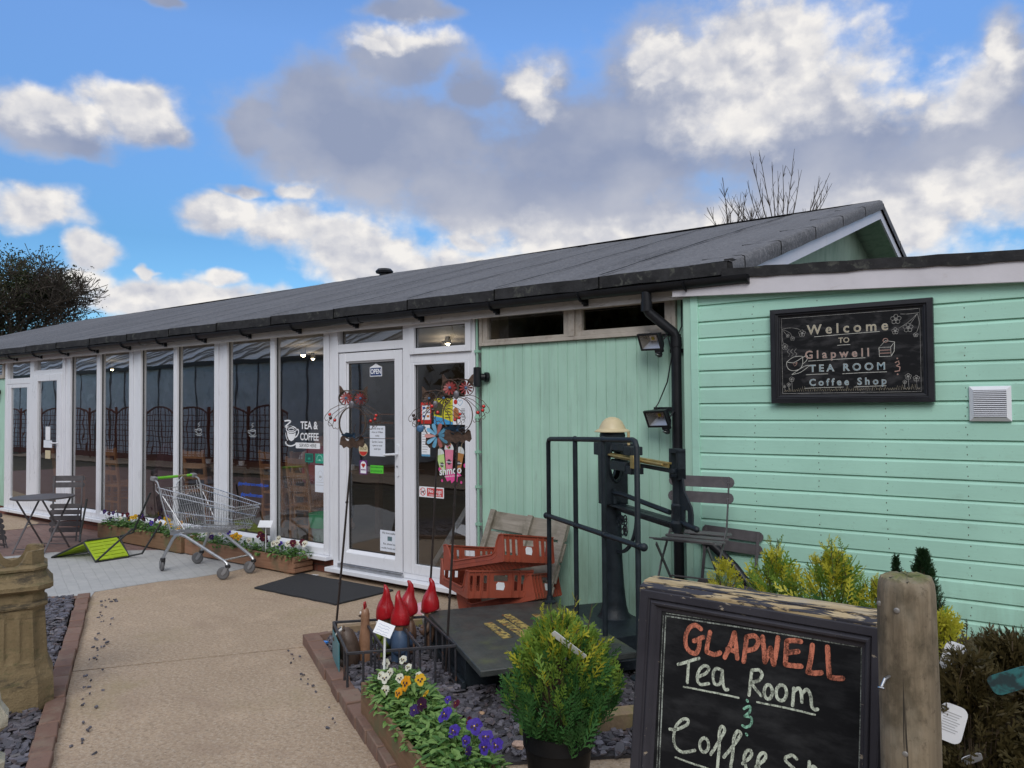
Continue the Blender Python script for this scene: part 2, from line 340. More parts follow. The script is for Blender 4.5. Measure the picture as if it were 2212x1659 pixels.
def feltmat():
    m, t, b = newmat('mineral_felt'); P = coords(t); x, y, z = t.sep(P)[:3]
    strip = t.noise(t.xyz(t.math('MULTIPLY', t.math('FLOOR', x), 3.7), 0, 0), 1.0, 0)
    big = t.noise(coords(t, 'Object', (1.2, .35, .35)), 1.6, 5, .6); fine = t.noise(P, 160, 2, .7); mid = t.noise(P, 22, 4, .6)
    v = t.math('ADD', t.math('MULTIPLY', big, .5), t.math('MULTIPLY', strip, .5))
    c = t.mix(t.mapr(v, .32, .66), (.062, .063, .069), (.135, .136, .145))
    st = t.noise(coords(t, 'Object', (2.6, .35, .35)), 1.5, 5, .6); c = t.mix(t.mapr(st, .52, .7, 0, .6, True), c, (.034, .034, .037)); gr = t.noise(P, 34, 4, .75); c = t.mix(t.mapr(gr, .50, .62, 0, .75), c, (.22, .22, .23)); c = t.mix(t.mapr(t.noise(P, 26, 4, .75), .54, .66, 0, .6), c, (.035, .035, .038)); c = t.mix(t.mapr(fine, .45, .72, 0, .75), c, (.21, .21, .22)); c = t.mix(t.mapr(mid, .58, .72, 0, .5), c, (.03, .03, .033))
    t.inp(b, 'Base Color', c); t.inp(b, 'Roughness', .9); t.inp(b, 'Specular IOR Level', .15); bump(t, b, t.math('ADD', fine, t.math('MULTIPLY', mid, 1.2)), .5, .006); return m
m_felt = feltmat()
m_feltdk = mat('worn_felt_edge', (.032, .032, .034), .9, .4, 9, spec=.15, col2=(.085, .088, .078), cov=(.55, .7), bmp=.6, bsc=70)
m_bitumen = mat('bitumen_seam', (.006, .006, .006), .95, spec=.05)
def brickmat(name, c1, c2, mortar, sc=4.6, bw=.95, rh=.34, ms=.03, rot=None, dirt=(.05, .05, .04)):
    m, t, b = newmat(name); P = coords(t)
    x, y, z = t.sep(P)[:3]
    V = t.xyz(x, z, y) if rot == 'wall' else P
    n = t.new('ShaderNodeTexBrick'); t.inp(n, 'Vector', V); t.inp(n, 'Color1', c4(c1)); t.inp(n, 'Color2', c4(c2)); t.inp(n, 'Mortar', c4(mortar))
    t.inp(n, 'Scale', sc); t.inp(n, 'Mortar Size', ms); t.inp(n, 'Brick Width', bw); t.inp(n, 'Row Height', rh); t.inp(n, 'Bias', 0.0)
    d = t.noise(P, 2.0, 6, .65); c = t.mix(t.mapr(d, .5, .75, 0, .7, True), n.outputs['Color'], dirt)
    t.inp(b, 'Base Color', c); t.inp(b, 'Roughness', .85)
    bump(t, b, t.math('ADD', t.math('MULTIPLY', n.outputs['Fac'], -1.0), t.math('MULTIPLY', t.noise(P, 40, 4, .6), .5)), .5, .008); return m
m_plinth = brickmat('plinth_brick', (.20, .065, .045), (.15, .05, .035), (.09, .06, .05), rot='wall')

# ---------------------------------------------------------------- tea room building
tea = thing('tea_room_building', 'long single storey tea room with mint boards, tall white framed glazing and dark felt roof', 'building', (-8, 0, 0))
XL, XR = -22.6, -2.3
def vboards(x0, x1, z0, z1, y=0.0, w=.0882, seed=1):
    rnd = random.Random(seed); mb = MB(); x = x0
    while x < x1 - 1e-4:
        xe = min(x + w, x1); g = .0035; dy = y + rnd.uniform(-.0012, .0012)
        mb.add([(x+g, dy, z0), (xe-g, dy, z0), (xe-g, dy, z1), (x+g, dy, z1)], [(0,1,2,3)])
        mb.add([(x, y+.006, z0), (x+g, dy, z0), (x+g, dy, z1), (x, y+.006, z1)], [(0,1,2,3)])
        mb.add([(xe-g, dy, z0), (xe, y+.006, z0), (xe, y+.006, z1), (xe-g, dy, z1)], [(0,1,2,3)])
        x = xe
    mb.box(x0, x1, y+.008, y+.10, z0, z1); return mb
vboards(-4.235, XR, .02, 2.2).build('wall', m_vboard, tea, True, smooth=0)
vboards(XL, -14.11, .14, 2.2, seed=3).build('wall', m_vboard, tea, True, smooth=0)
MB().box(XL, -4.30, .03, .25, -.1, .135).build('plinth', m_plinth, tea, True)
mb = MB()                                            # interior and hidden outer walls
mb.box(XL, XR, 9.3, 9.45, 0, 2.6); mb.box(XL, XL+.12, .1, 9.3, 0, 2.6); mb.box(XR-.12, XR, .1, 9.3, 0, 2.5)
mb.build('outer_wall', m_gable, tea, True)
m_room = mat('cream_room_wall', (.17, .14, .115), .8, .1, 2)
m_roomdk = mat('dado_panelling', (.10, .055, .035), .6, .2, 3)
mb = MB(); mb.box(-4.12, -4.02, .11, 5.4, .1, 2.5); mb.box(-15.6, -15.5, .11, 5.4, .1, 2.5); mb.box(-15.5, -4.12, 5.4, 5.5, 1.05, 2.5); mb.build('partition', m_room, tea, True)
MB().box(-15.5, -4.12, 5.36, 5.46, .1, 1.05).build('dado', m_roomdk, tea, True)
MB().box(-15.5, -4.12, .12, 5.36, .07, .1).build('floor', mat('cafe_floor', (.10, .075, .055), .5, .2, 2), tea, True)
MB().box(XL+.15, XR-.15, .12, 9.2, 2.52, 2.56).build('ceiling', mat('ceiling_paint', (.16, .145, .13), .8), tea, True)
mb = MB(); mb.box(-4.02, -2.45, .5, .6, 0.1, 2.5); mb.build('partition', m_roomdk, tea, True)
# header, soffit, fascia
mb = MB(); mb.box(XL, XR, 0.02, .12, 2.46, 2.60); mb.box(XL, XR-.02, -.07, .02, 2.452, 2.47); mb.build('soffit', m_oldwhite, tea, True)
mb = MB(); x = XL
while x < -1.9:
    xe = min(x + 3.6, -1.9); mb.box(x+.0015, xe-.0015, -.098, -.072, 2.436, 2.565); x = xe
mb.build('fascia', m_oldwhite, tea, True, bevel=.002)
# roof: two felt slopes in strips
RY, RZ, EYE, EZE = 4.72, 4.085, -.16, 2.652
def roofz(y): return EZE + (RZ-EZE)*(y-EYE)/(RY-EYE) if y <= RY else RZ - (RZ-EZE)*(y-RY)/(RY-EYE)
rnd = random.Random(5); mb = MB(); seam = MB(); NX = 6; NY = 14
x = -1.96
k = 0
while x > XL:
    x2 = max(x - 1.0, XL); base = len(mb.v); vs = []; fs = []
    for j in range(NY+1):
        y = EYE + (RY-EYE)*j/NY
        for i in range(NX+1):
            u = i/NX; xx = x + (x2-x)*u
            vs.append((xx, y, roofz(y) + .006*u + .006*math.sin(xx*2.3+y*1.1) * (0 < j < NY) + rnd.uniform(-.003, .003) + .02*math.sin(xx*.55+1)*(j/NY)))
    for j in range(NY):
        for i in range(NX): a = j*(NX+1)+i; fs.append((a+1, a, a+NX+1, a+NX+2))
    mb.add(vs, fs)
    lo = [vs[i] for i in range(NX+1)]
    mb.add(lo + [(p[0], p[1]-.004, p[2]-.088+rnd.uniform(-.004, .004)) for p in lo], [(i, i+1, NX+2+i, NX+1+i) for i in range(NX)], 1)
    if k:                                               # black bitumen line at each lap
        P = [(x + .012*math.sin(j*1.7+k), EYE + (RY-EYE)*j/NY, roofz(EYE + (RY-EYE)*j/NY) + .018 + .02*math.sin(x*.55+1)*(j/NY) + .006*math.sin(x*2.3+(EYE + (RY-EYE)*j/NY)*1.1)*(0 < j < NY)) for j in range(NY+1)]
        for j in range(NY):
            a, b_ = P[j], P[j+1]; w = .015 + .004*math.sin(j*2.1+k*3)
            seam.add([(a[0]-w, a[1], a[2]), (a[0]+w, a[1], a[2]), (b_[0]+w, b_[1], b_[2]), (b_[0]-w, b_[1], b_[2])], [(0, 1, 2, 3)])
        seam.box(x-.004, x+.004, EYE-.0075, EYE-.001, EZE-.09, EZE+.004)
    x = x2; k += 1
mb.add([(XL, RY, RZ+.01), (-1.95, RY, RZ+.01), (-1.95, 9.6, EZE), (XL, 9.6, EZE)], [(0, 1, 2, 3)])
mb.add([(XL, EYE, EZE-.09), (-1.96, EYE, EZE-.09), (-1.96, RY, RZ-.09), (XL, RY, RZ-.09)], [(0, 1, 2, 3)], 1)
mb.add(seam.v, seam.f, 2); roof = mb.build('roof', [m_felt, m_feltdk, m_bitumen], tea, True, smooth=30)
# rake edge: felt roll with laps, turned down over a white bargeboard
mb = MB(); sm = MB(); sl_ = (RZ-EZE)/(RY-EYE); NS = 60
def rk(y): return roofz(y)
for side in (0, 1):
    ya, yb = (EYE, RY) if side == 0 else (RY, 9.6)
    rows = []
    for j in range(NS+1):
        y = ya + (yb-ya)*j/NS; z = rk(y); lift = .008 + .003*((j*5/NS) % 1)
        wob = .002*math.sin(j*.9)
        rows.append([(-2.24, y, z+.006), (-2.16, y, z+lift*.8), (-2.05, y, z+lift+wob), (-1.95, y, z+lift), (-1.925, y, z+lift-.012), (-1.918, y, z-.05), (-1.921, y, z-.105+wob)])
    vs = [p for r_ in rows for p in r_]; fs = []
    for j in range(NS):
        for i in range(6): a = j*7+i; fs.append((a, a+1, a+8, a+7))
    mb.add(vs, fs)
    for q in range(5):
        j = int((q+.12)*NS/5)
        if q == 0 and side == 0: j = 3
        P = [(p[0]+(.002 if i > 3 else 0), p[1]+.02*math.sin(i*.9), p[2]+.003) for i, p in enumerate(rows[j])]
        sm.tube(P, .003, 5)
mb.add(sm.v, sm.f, 1); mb.build('rake_edge', [m_felt, m_bitumen], roof, True, smooth=60)
mb = MB()
for ya, yb in ((EYE+.02, RY), (RY, 9.5)):
    for za, zb, xo in ((-.105, -.215, -1.945),):
        A, B = rk(ya), rk(yb)
        mb.add([(xo, ya, A+za), (xo, yb, B+za), (xo, yb, B+zb), (xo, ya, A+zb), (xo-.022, ya, A+za), (xo-.022, yb, B+za), (xo-.022, yb, B+zb), (xo-.022, ya, A+zb)],
               [(0,1,2,3), (7,6,5,4), (0,4,5,1), (3,2,6,7), (0,3,7,4), (1,5,6,2)])
mb.build('bargeboard', m_fascia, roof, True)
mb = MB()
for ya, yb in ((EYE+.03, RY), (RY, 9.45)):
    A, B = rk(ya)-.125, rk(yb)-.125
    mb.add([(-1.967, ya, A), (-1.967, yb, B), (-2.34, yb, B), (-2.34, ya, A)], [(0, 1, 2, 3)])
mb.build('gable_soffit', m_gable, roof, True)
MB().prism([(.02, 2.40), (9.3, 2.40), (9.3, roofz(9.3)-.13), (RY, RZ-.13), (.02, roofz(.02)-.13)], (-2.42, 0, 0), EY, EZ, .1).build('gable_wall', m_gable, tea, True)
MB().prism([(.02, 2.40), (9.3, 2.40), (9.3, roofz(9.3)-.13), (RY, RZ-.13), (.02, roofz(.02)-.13)], (XL, 0, 0), EY, EZ, .1).build('gable_wall', m_gable, tea, True)
MB().lathe([(.09, 0), (.09, .08), (.15, .085), (.16, .12), (.12, .16), (0.001, .175)], 16, (-10.1, 4.55, 4.0)).build('roof_vent', m_black, roof, True)
# gutter, brackets, downpipe
mb = MB(); n = 10
prof = [(.056*cos(pi+pi*i/n), .056*sin(pi+pi*i/n)) for i in range(n+1)]; pin = [(.05*cos(2*pi-pi*i/n), .05*sin(2*pi-pi*i/n)) for i in range(n+1)]
mb.prism(prof + pin, (XL, -.175, 2.545), EY, EZ, -XL-1.80)
for xx in (-1.803, -5.6, -9.6, -13.6): mb.prism([(.06*cos(pi+pi*i/n), .06*sin(pi+pi*i/n)) for i in range(n+1)], (xx-.02 if xx > -2 else xx-.05, -.175, 2.545), EY, EZ, .022 if xx > -2 else .1)
gut = mb.build('gutter', m_black, tea, True, smooth=30)
x = -2.25
while x > -17:
    mb = MB(); P = [(x, -.175+.0605*cos(pi+pi*i/8), 2.545+.0605*sin(pi+pi*i/8)) for i in range(9)]
    for (a, b_) in zip(P, P[1:]): mb.beam(a, b_, .028, .005, up=(1, 0, 0))
    mb.box(x-.02, x+.02, -.115, -.099, 2.45, 2.53); mb.box(x-.014, x+.014, -.15, -.10, 2.462, 2.478); mb.build('bracket', m_black, gut, True); x -= .86
mb = MB(); mb.tube([(-2.56, -.175, 2.50), (-2.56, -.175, 2.40), (-2.555, -.172, 2.37)], .037, 16); mb.tube([(-2.56, -.175, 2.385), (-2.545, -.165, 2.35), (-2.395, -.075, 2.20), (-2.385, -.068, 2.165)], .036, 16); mb.tube([(-2.385, -.066, 2.19), (-2.385, -.066, .1)], .036, 16)
for z0 in (2.36, 2.10, 1.2): mb.cyl((-2.56 if z0 > 2.3 else -2.385, -.175 if z0 > 2.3 else -.066, z0), (-2.56 if z0 > 2.3 else -2.385, -.175 if z0 > 2.3 else -.066, z0+.07), .041, 16)
for z0 in (2.06, 1.24): mb.box(-2.45, -2.32, -.03, -.004, z0, z0+.028)
mb.build('downpipe', m_black, tea, True)
m_conduit = mat('mint_painted_conduit', (.27, .48, .37), .5)
mb = MB(); mb.tube([(-4.262, -.022, 2.44), (-4.262, -.022, 1.6), (-4.258, -.022, .25)], .011, 8)
for z0 in (2.15, 1.88, 1.58, 1.28, .98, .66): mb.box(-4.285, -4.235, -.036, -.004, z0, z0+.022)
mb.build('conduit', m_conduit, tea, True)

def frame(mb, x0, x1, z0, z1, w, y0, y1, wb=None, wt=None, m=0):
    wb = wb or w; wt = wt or w
    mb.box(x0, x0+w, y0, y1, z0, z1, m); mb.box(x1-w, x1, y0, y1, z0, z1, m); mb.box(x0+w, x1-w, y0, y1, z0, z0+wb, m); mb.box(x0+w, x1-w, y0, y1, z1-wt, z1, m)
def pane(x0, x1, z0, z1, y, par, m=None):
    g = MB(); g.box(x0, x1, y, y+.005, z0, z1); o = g.build('pane', m or m_glass, par, True, smooth=0); return o
def gasket(mb, x0, x1, z0, z1, y, m=1, w=.008): frame(mb, x0, x1, z0, z1, w, y, y+.012, m=m)
WINS = [(-11.93, -10.10, -11.015, (-11.84, -11.063), (-10.962, -10.184)), (-9.96, -8.16, -9.067, (-9.885, -9.109), (-9.025, -8.235)), (-8.05, -6.215, -7.135, (-7.973, -7.176), (-7.093, -6.297))]
for x0, x1, xm, gl1, gl2 in WINS:
    mb = MB(); zt = 2.52
    mb.box(x0, gl1[0], -.012, .06, .19, zt); mb.box(gl2[1], x1, -.012, .06, .19, zt); mb.box(gl1[1], gl2[0], -.012, .06, .19, zt)
    for g0, g1 in (gl1, gl2):
        mb.box(g0, g1, -.012, .06, .19, .255); mb.add([(g0, -.012, .255), (g1, -.012, .255), (g1, .022, .302), (g0, .022, .302)], [(0, 1, 2, 3)])
        gasket(mb, g0-.004, g1+.004, .296, zt, .012); mb.box(g0-.02, g0-.006, -.017, -.012, .2, zt); mb.box(g1+.006, g1+.02, -.017, -.012, .2, zt)
    wn_ = mb.build('window', [m_upvc, m_gasket], tea, True, bevel=.004)
    for g0, g1 in (gl1, gl2): pane(g0, g1, .297, zt, .025, wn_)
    MB().box(x0-.03, x1+.02, -.075, .03, .145, .188).build('sill', m_upvc, wn_, True, bevel=.006)
for x0, x1 in ((-12.02, -11.93), (-10.10, -9.96), (-8.16, -8.05), (-6.215, -6.16)):
    MB().box(x0+.001, x1-.001, .004, .08, .15, 2.52).build('post', m_upvc, tea, True, bevel=.003)
# entrance: frame, door leaf, sidelight, top lights
mb = MB(); frame(mb, -6.14, -4.29, .10, 2.52, .07, -.02, .07, .05, .06); mb.box(-5.155, -5.06, -.026, .07, .15, 2.46); mb.box(-6.07, -5.155, -.02, .07, 2.235, 2.315); mb.box(-5.06, -4.36, -.02, .07, 2.09, 2.165)
gasket(mb, -6.045, -5.16, 2.312, 2.46, .03); ent = mb.build('entrance_frame', [m_upvc, m_gasket], tea, True, bevel=.004)
pane(-6.05, -5.15, 2.31, 2.462, .035, ent)
MB().box(-6.17, -4.27, -.11, .03, .055, .098).build('sill', m_upvc, ent, True, bevel=.006)
MB().box(-6.05, -5.16, -.045, -.021, .10, .14).build('threshold', m_chromed, ent, True, bevel=.003)
mb = MB(); frame(mb, -6.03, -5.165, .145, 2.222, .092, -.034, .03, .11, .085); mb.add([(-5.938, -.034, .255), (-5.257, -.034, .255), (-5.257, .005, .292), (-5.938, .005, .292)], [(0, 1, 2, 3)])
frame(mb, -5.94, -5.255, .25, 2.139, .018, -.012, .02); gasket(mb, -5.922, -5.273, .285, 2.121, -.004); door = mb.build('door', [m_upvc, m_gasket], tea, True, bevel=.004)
pane(-5.924, -5.271, .287, 2.119, .008, door)
mb = MB(); mb.prism(rrect(-.0165, -.15, .0165, .15, .016), (-5.212, -.034, 1.185), EX, EZ, .01); mb.cyl((-5.212, -.04, 1.245), (-5.212, -.085, 1.245), .012); mb.tube([(-5.205, -.085, 1.245), (-5.24, -.09, 1.243), (-5.345, -.085, 1.236)], .011, 10); mb.cyl((-5.212, -.046, 1.13), (-5.212, -.05, 1.13), .009, 12, 1)
mb.build('handle', [m_upvc, m_chromed], door, True)
mb = MB(); frame(mb, -5.06, -4.36, .15, 2.09, .045, -.024, .03, .09, .02); gasket(mb, -5.015, -4.405, .236, 2.075, .0); sg = mb.build('sidelight', [m_upvc, m_gasket], tea, True, bevel=.004)
pane(-5.02, -4.40, .235, 2.073, .008, sg)
mb = MB(); frame(mb, -5.055, -4.32, 2.168, 2.462, .062, -.045, .02, .056, .05); gasket(mb, -4.996, -4.38, 2.224, 2.414, -.02); vt = mb.build('top_hung_window', [m_upvc, m_gasket], tea, True, bevel=.004)
pane(-4.997, -4.379, 2.222, 2.416, -.01, vt)
# far door unit at the left end
mb = MB(); frame(mb, -14.11, -12.02, .12, 2.52, .08, -.015, .07, .06, .06); mb.box(-13.17, -13.03, -.02, .07, .18, 2.46); mb.box(-14.03, -13.17, -.015, .07, 2.10, 2.19); mb.box(-13.03, -12.10, -.015, .07, 2.22, 2.29); fe = mb.build('door_frame', [m_upvc], tea, True, bevel=.004)
pane(-14.03, -13.17, 2.18, 2.46, .03, fe); pane(-13.03, -12.1, 2.28, 2.46, .03, fe)
mb = MB(); frame(mb, -14.03, -13.17, .18, 2.10, .13, -.01, .04, .12, .06); w_ = mb.build('sidelight', m_upvc, tea, True, bevel=.004); pane(-13.90, -13.215, .30, 2.04, .01, w_)
mb = MB(); frame(mb, -13.03, -12.10, .18, 2.22, .14, -.03, .03, .14, .10); d2 = mb.build('door', m_upvc, tea, True, bevel=.004); pane(-12.985, -12.24, .30, 2.12, .0, d2)
mb = MB(); mb.prism(rrect(-.018, -.15, .018, .15, .016), (-12.17, -.03, 1.15), EX, EZ, .01); mb.tube([(-12.17, -.04, 1.2), (-12.17, -.085, 1.2), (-12.30, -.085, 1.2)], .012, 8); mb.build('handle', m_upvc, d2, True)
MB().box(-14.15, -12.0, -.075, .03, .075, .118).build('sill', m_upvc, fe, True, bevel=.006)
# high windows over the boarded wall
mb = MB(); frame(mb, -4.235, -2.405, 2.203, 2.52, .03, -.03, .06); mb.box(-3.325, -3.265, -.034, .06, 2.233, 2.49)
frame(mb, -4.205, -3.325, 2.2335, 2.5, .05, -.018, .04, .022); frame(mb, -3.265, -2.435, 2.2335, 2.5, .06, -.018, .04, .04); hw = mb.build('high_window', m_brown, tea, True, bevel=.003)
pane(-4.16, -3.37, 2.25, 2.5, .012, hw); pane(-3.21, -2.49, 2.27, 2.5, .012, hw, m_glassold)
mb = MB(); frame(mb, -15.6, -14.13, 2.203, 2.52, .06, -.03, .06); hw = mb.build('high_window', m_brown, tea, True, bevel=.003); pane(-15.54, -14.19, 2.26, 2.46, .012, hw)
MB().box(-2.40, -2.31, -.004, .03, .02, 2.45).build('corner_board', m_vboard, tea, True)

# ---------------------------------------------------------------- shiplap annex
ann = thing('timber_annex', 'mint green annex clad in horizontal shiplap boards under a white fascia', 'building', (0, 0, 0))
mb = MB(); z = .0 + .895 - .1137*7; AY = -.12
nb = 0
while z < 2.47:
    zt = z + .1137
    pr = [(AY, z+.0045), (AY, zt-.020), (AY+.011, zt-.004), (AY+.013, zt-.0015), (AY+.013, zt+.0045)]
    rb = random.Random(int(z*1000)); wv = [(rb.uniform(-.0016, .0016), rb.uniform(-.002, .001)) for _ in range(13)]; wv2 = [(rb.uniform(-.0016, .0016), rb.uniform(-.002, .001)) for _ in range(13)]
    for q, ((ya, za), (yb, zb)) in enumerate(zip(pr, pr[1:])):
        for i in range(12):
            xa, xb = -2.2+.4*i, -2.2+.4*(i+1); mb.add([(xa, ya+wv[i][1], za+wv[i][0]), (xb, ya+wv[i+1][1], za+wv[i+1][0]), (xb, yb+wv[i+1][1], zb+wv[i+1][0]), (xa, yb+wv[i][1], zb+wv[i][0])], [(0, 1, 2, 3)])
    mb.add([(-2.2, AY+.013, z+.0045), (2.6, AY+.013, z+.0045), (2.6, AY, z+.0045), (-2.2, AY, z+.0045)], [(0, 1, 2, 3)]); z = zt
mb.box(-2.24, 2.6, AY+.02, AY+.1, 0, 2.5)
mb.build('wall', m_shiplap, ann, True, smooth=0)
mb = MB(); mb.box(-2.245, -2.19, AY-.012, AY+.02, .0, 2.44); mb.build('corner_trim', m_shiplap, ann, True, bevel=.003)
MB().box(-2.30, -2.246, AY-.004, .03, 0, 2.44).build('return_board', m_vboard, ann, True)
rnd = random.Random(2); mb = MB()
for xc in (-1.804, -1.393, -1.0, -.573, -.1):
    z = .1
    while z < 2.36:
        for dz_ in (.028, .075):
            zz = z + dz_ + rnd.uniform(-.006, .006); xx = xc + rnd.uniform(-.006, .006)
            mb.flat([(.003*cos(a), .0045*sin(a)) for a in (0, 1.05, 2.1, 3.14, 4.2, 5.2)], (xx, AY-.0012, zz), EX, EZ)
        z += .1137
mb.build('nail', mat('rusty_nail_heads', (.055, .045, .03), .8, .4, 90, col2=(.16, .09, .04)), ann, True, smooth=0)['kind'] = 'stuff'
def fz(x, a): return a - .0500*(x+2.0)
mb = MB(); mb.prism([(-2.36, fz(-2.36, 2.427)), (2.6, fz(2.6, 2.427)), (2.6, fz(2.6, 2.552)), (-1.99, fz(-1.99, 2.552)), (-2.36, 2.50)], (0, -.15, 0), EX, EZ, .025); mb.build('fascia', m_fascia, ann, True, bevel=.003)
mb = MB()
for xc in (-1.85, -1.42, -.93, -.42, .2): mb.flat([(.006*cos(a), .005*sin(a)) for a in (0, 1.05, 2.1, 3.14, 4.2, 5.2)], (xc, -.1525, fz(xc, 2.48)), EX, EZ)
mb.build('fascia_screw', m_ink, ann, True, smooth=0)
mb = MB(); rnd = random.Random(9); n = 46; T = []; Bt = []
for i in range(n+1):
    xx = -1.99 + 4.6*i/n; T.append((xx, fz(xx, 2.607) + rnd.uniform(-.004, .004))); Bt.append((xx, fz(xx, 2.541) + rnd.uniform(-.006, .005)))
mb.prism(Bt + T[::-1], (0, -.138, 0), EX, EZ, .05)
mb.add([(-1.99, -.13, fz(-1.99, 2.60)), (2.6, -.13, fz(2.6, 2.60)), (2.6, 7, fz(2.6, 2.60)), (-2.25, 7, fz(-2.25, 2.60)), (-2.25, 0.1, 2.6)], [(0, 1, 2, 3, 4)])
mb.obox((-1.955, -.10, 2.625), .03, .05, .05); mb.build('roof', m_feltdk, ann, True, smooth=30)
mb = MB(); mb.box(2.5, 2.6, -.1, 7, 0, 2.3); mb.box(-2.28, 2.6, 6.9, 7.0, 0, 2.3); mb.build('outer_wall', m_shiplap, ann, True)
mb = MB(); VX0, VX1, VZ0, VZ1 = -.556, -.352, 1.576, 1.774; mb.box(VX0, VX1, AY-.014, AY, VZ0, VZ1)
I_ = .022
mb.add([(VX0, AY-.014, VZ0), (VX1, AY-.014, VZ0), (VX1, AY-.014, VZ1), (VX0, AY-.014, VZ1), (VX0+I_, AY-.03, VZ0+I_), (VX1-I_, AY-.03, VZ0+I_), (VX1-I_, AY-.03, VZ1-I_), (VX0+I_, AY-.03, VZ1-I_)], [(0, 1, 5, 4), (1, 2, 6, 5), (2, 3, 7, 6), (3, 0, 4, 7)])
mb.box(VX0+I_+.002, VX1-I_-.002, AY-.024, AY-.015, VZ0+I_, VZ1-I_, 1)
vent = mb.build('vent', [m_upvc, m_ink], ann, True, smooth=0)
mb = MB()
for i in range(14):
    zz = VZ0 + I_ + .005 + i*.0108; mb.add([(VX0+I_, AY-.033, zz), (VX1-I_, AY-.033, zz), (VX1-I_, AY-.024, zz+.0068), (VX0+I_, AY-.024, zz+.0068)], [(0, 1, 2, 3)])
mb.build('louvre', m_upvc, vent, True, smooth=0)
# ---------------------------------------------------------------- ground
def groundmat(name, c1, c2, c3, sc=1.2, rough=.9):
    m, t, b = newmat(name); P = coords(t)
    c = t.mix(t.mapr(t.noise(P, sc, 6, .65), .35, .65), c1, c2); c = t.mix(t.mapr(t.noise(P, sc*9, 5, .65), .5, .7), c, c3)
    t.inp(b, 'Base Color', c); t.inp(b, 'Roughness', rough); bump(t, b, t.noise(P, 25, 5, .7), .6, .02); return m
m_soil = groundmat('damp_soil', (.055, .045, .03), (.085, .07, .045), (.04, .05, .02))
def concretemat():
    m, t, b = newmat('brushed_concrete'); P = coords(t)
    big = t.noise(P, .55, 5, .6); mid = t.noise(P, 3.2, 6, .65, .3); spk = t.noise(P, 95, 3, .7); spk2 = t.noise(P, 38, 4, .65)
    c = t.mix(t.mapr(big, .35, .65), (.345, .252, .168), (.42, .315, .218))
    c = t.mix(t.mapr(mid, .48, .72, 0, .6, True), c, (.52, .385, .265)); c = t.mix(t.mapr(spk2, .52, .64, 0, .6), c, (.20, .15, .10)); c = t.mix(t.mapr(t.noise(P, 27, 4, .7, .4), .56, .70, 0, .6), c, (.38, .32, .25))
    c = t.mix(t.mapr(t.noise(P, 52, 3, .75), .50, .60, 0, .6), c, (.50, .41, .32)); c = t.mix(t.mapr(t.noise(t.vmath('ADD', P, (5, 3, 0)), 48, 3, .75), .52, .62, 0, .6), c, (.22, .15, .10)); c = t.mix(t.mapr(spk, .58, .72, 0, .6), c, (.50, .40, .31)); c = t.mix(t.mapr(t.noise(P, 70, 3, .7), .62, .72, 0, .6), c, (.12, .085, .06))
    moss = t.noise(P, 1.1, 5, .7); c = t.mix(t.mapr(moss, .52, .72, 0, .6, True), c, (.28, .22, .115)); wet = t.noise(coords(t, 'Object', (.7, 1.2, 1)), 1.9, 6, .6, .6); c = t.mix(t.mapr(wet, .55, .68, 0, .35, True), c, (.27, .19, .135)); ck = t.new('ShaderNodeTexVoronoi', feature='DISTANCE_TO_EDGE'); t.inp(ck, 'Vector', t.vmath('ADD', t.vmath('MULTIPLY', P, (1, 1, .01)), t.vmath('MULTIPLY', t.noisec(P, 3, 5), (.35, .35, 0)))); t.inp(ck, 'Scale', .55); c = t.mix(t.math('MULTIPLY', t.mapr(ck.outputs['Distance'], .0012, .004, .55, 0), t.mapr(t.noise(P, .8, 2, .5), .5, .62)), c, (.07, .055, .04))
    t.inp(b, 'Base Color', c); t.inp(b, 'Roughness', .85); bump(t, b, t.math('ADD', spk, t.math('ADD', spk2, t.math('MULTIPLY', mid, 2))), .35, .008); return m
m_conc = concretemat()
def pavemat(name, c1, c2, mortar, dirt, sc, ang, ms=.02):
    m, t, b = newmat(name); P = coords(t)
    mp = t.new('ShaderNodeMapping'); t.inp(mp, 'Vector', P); mp.inputs['Rotation'].default_value = (0, 0, ang)
    wv = t.vmath('ADD', mp.outputs[0], t.vmath('MULTIPLY', t.vmath('SUBTRACT', t.noisec(P, 5, 3), (.5, .5, .5)), (.03, .03, 0)))
    n = t.new('ShaderNodeTexBrick'); t.inp(n, 'Vector', wv); t.inp(n, 'Color1', c4(c1)); t.inp(n, 'Color2', c4(c2)); t.inp(n, 'Mortar', c4(mortar))
    t.inp(n, 'Scale', sc); t.inp(n, 'Mortar Size', ms); t.inp(n, 'Brick Width', .8); t.inp(n, 'Row Height', .4); t.inp(n, 'Mortar Smooth', .3)
    c = t.mix(t.mapr(t.noise(P, 2.3, 6, .65), .45, .7, 0, .75, True), n.outputs['Color'], dirt); c = t.mix(t.mapr(t.noise(P, 40, 4, .7), .55, .72, 0, .4), c, tuple(x*.6 for x in c1))
    c = t.mix(.55, c, t.mix(t.mapr(t.noise(P, 7, 5, .65), .35, .65), c1, dirt)); t.inp(b, 'Base Color', c); t.inp(b, 'Roughness', .75)
    bump(t, b, t.math('ADD', t.math('MULTIPLY', n.outputs['Fac'], -1.2), t.noise(P, 18, 5, .65)), .45, .012); return m
m_greypave = pavemat('grey_imprinted_paving', (.36, .365, .365), (.41, .41, .405), (.22, .22, .22), (.46, .46, .45), 4.2, radians(20), .012)
m_redpave = pavemat('red_imprinted_paving', (.17, .095, .08), (.21, .12, .10), (.09, .06, .055), (.24, .17, .15), 3.0, radians(10))
def sheet(name, pts, z, m, thick=.02):
    return struct(MB().prism([(p[0], p[1]) for p in pts], (0, 0, z-thick), EX, EY, thick).build(name, m, None, smooth=0))
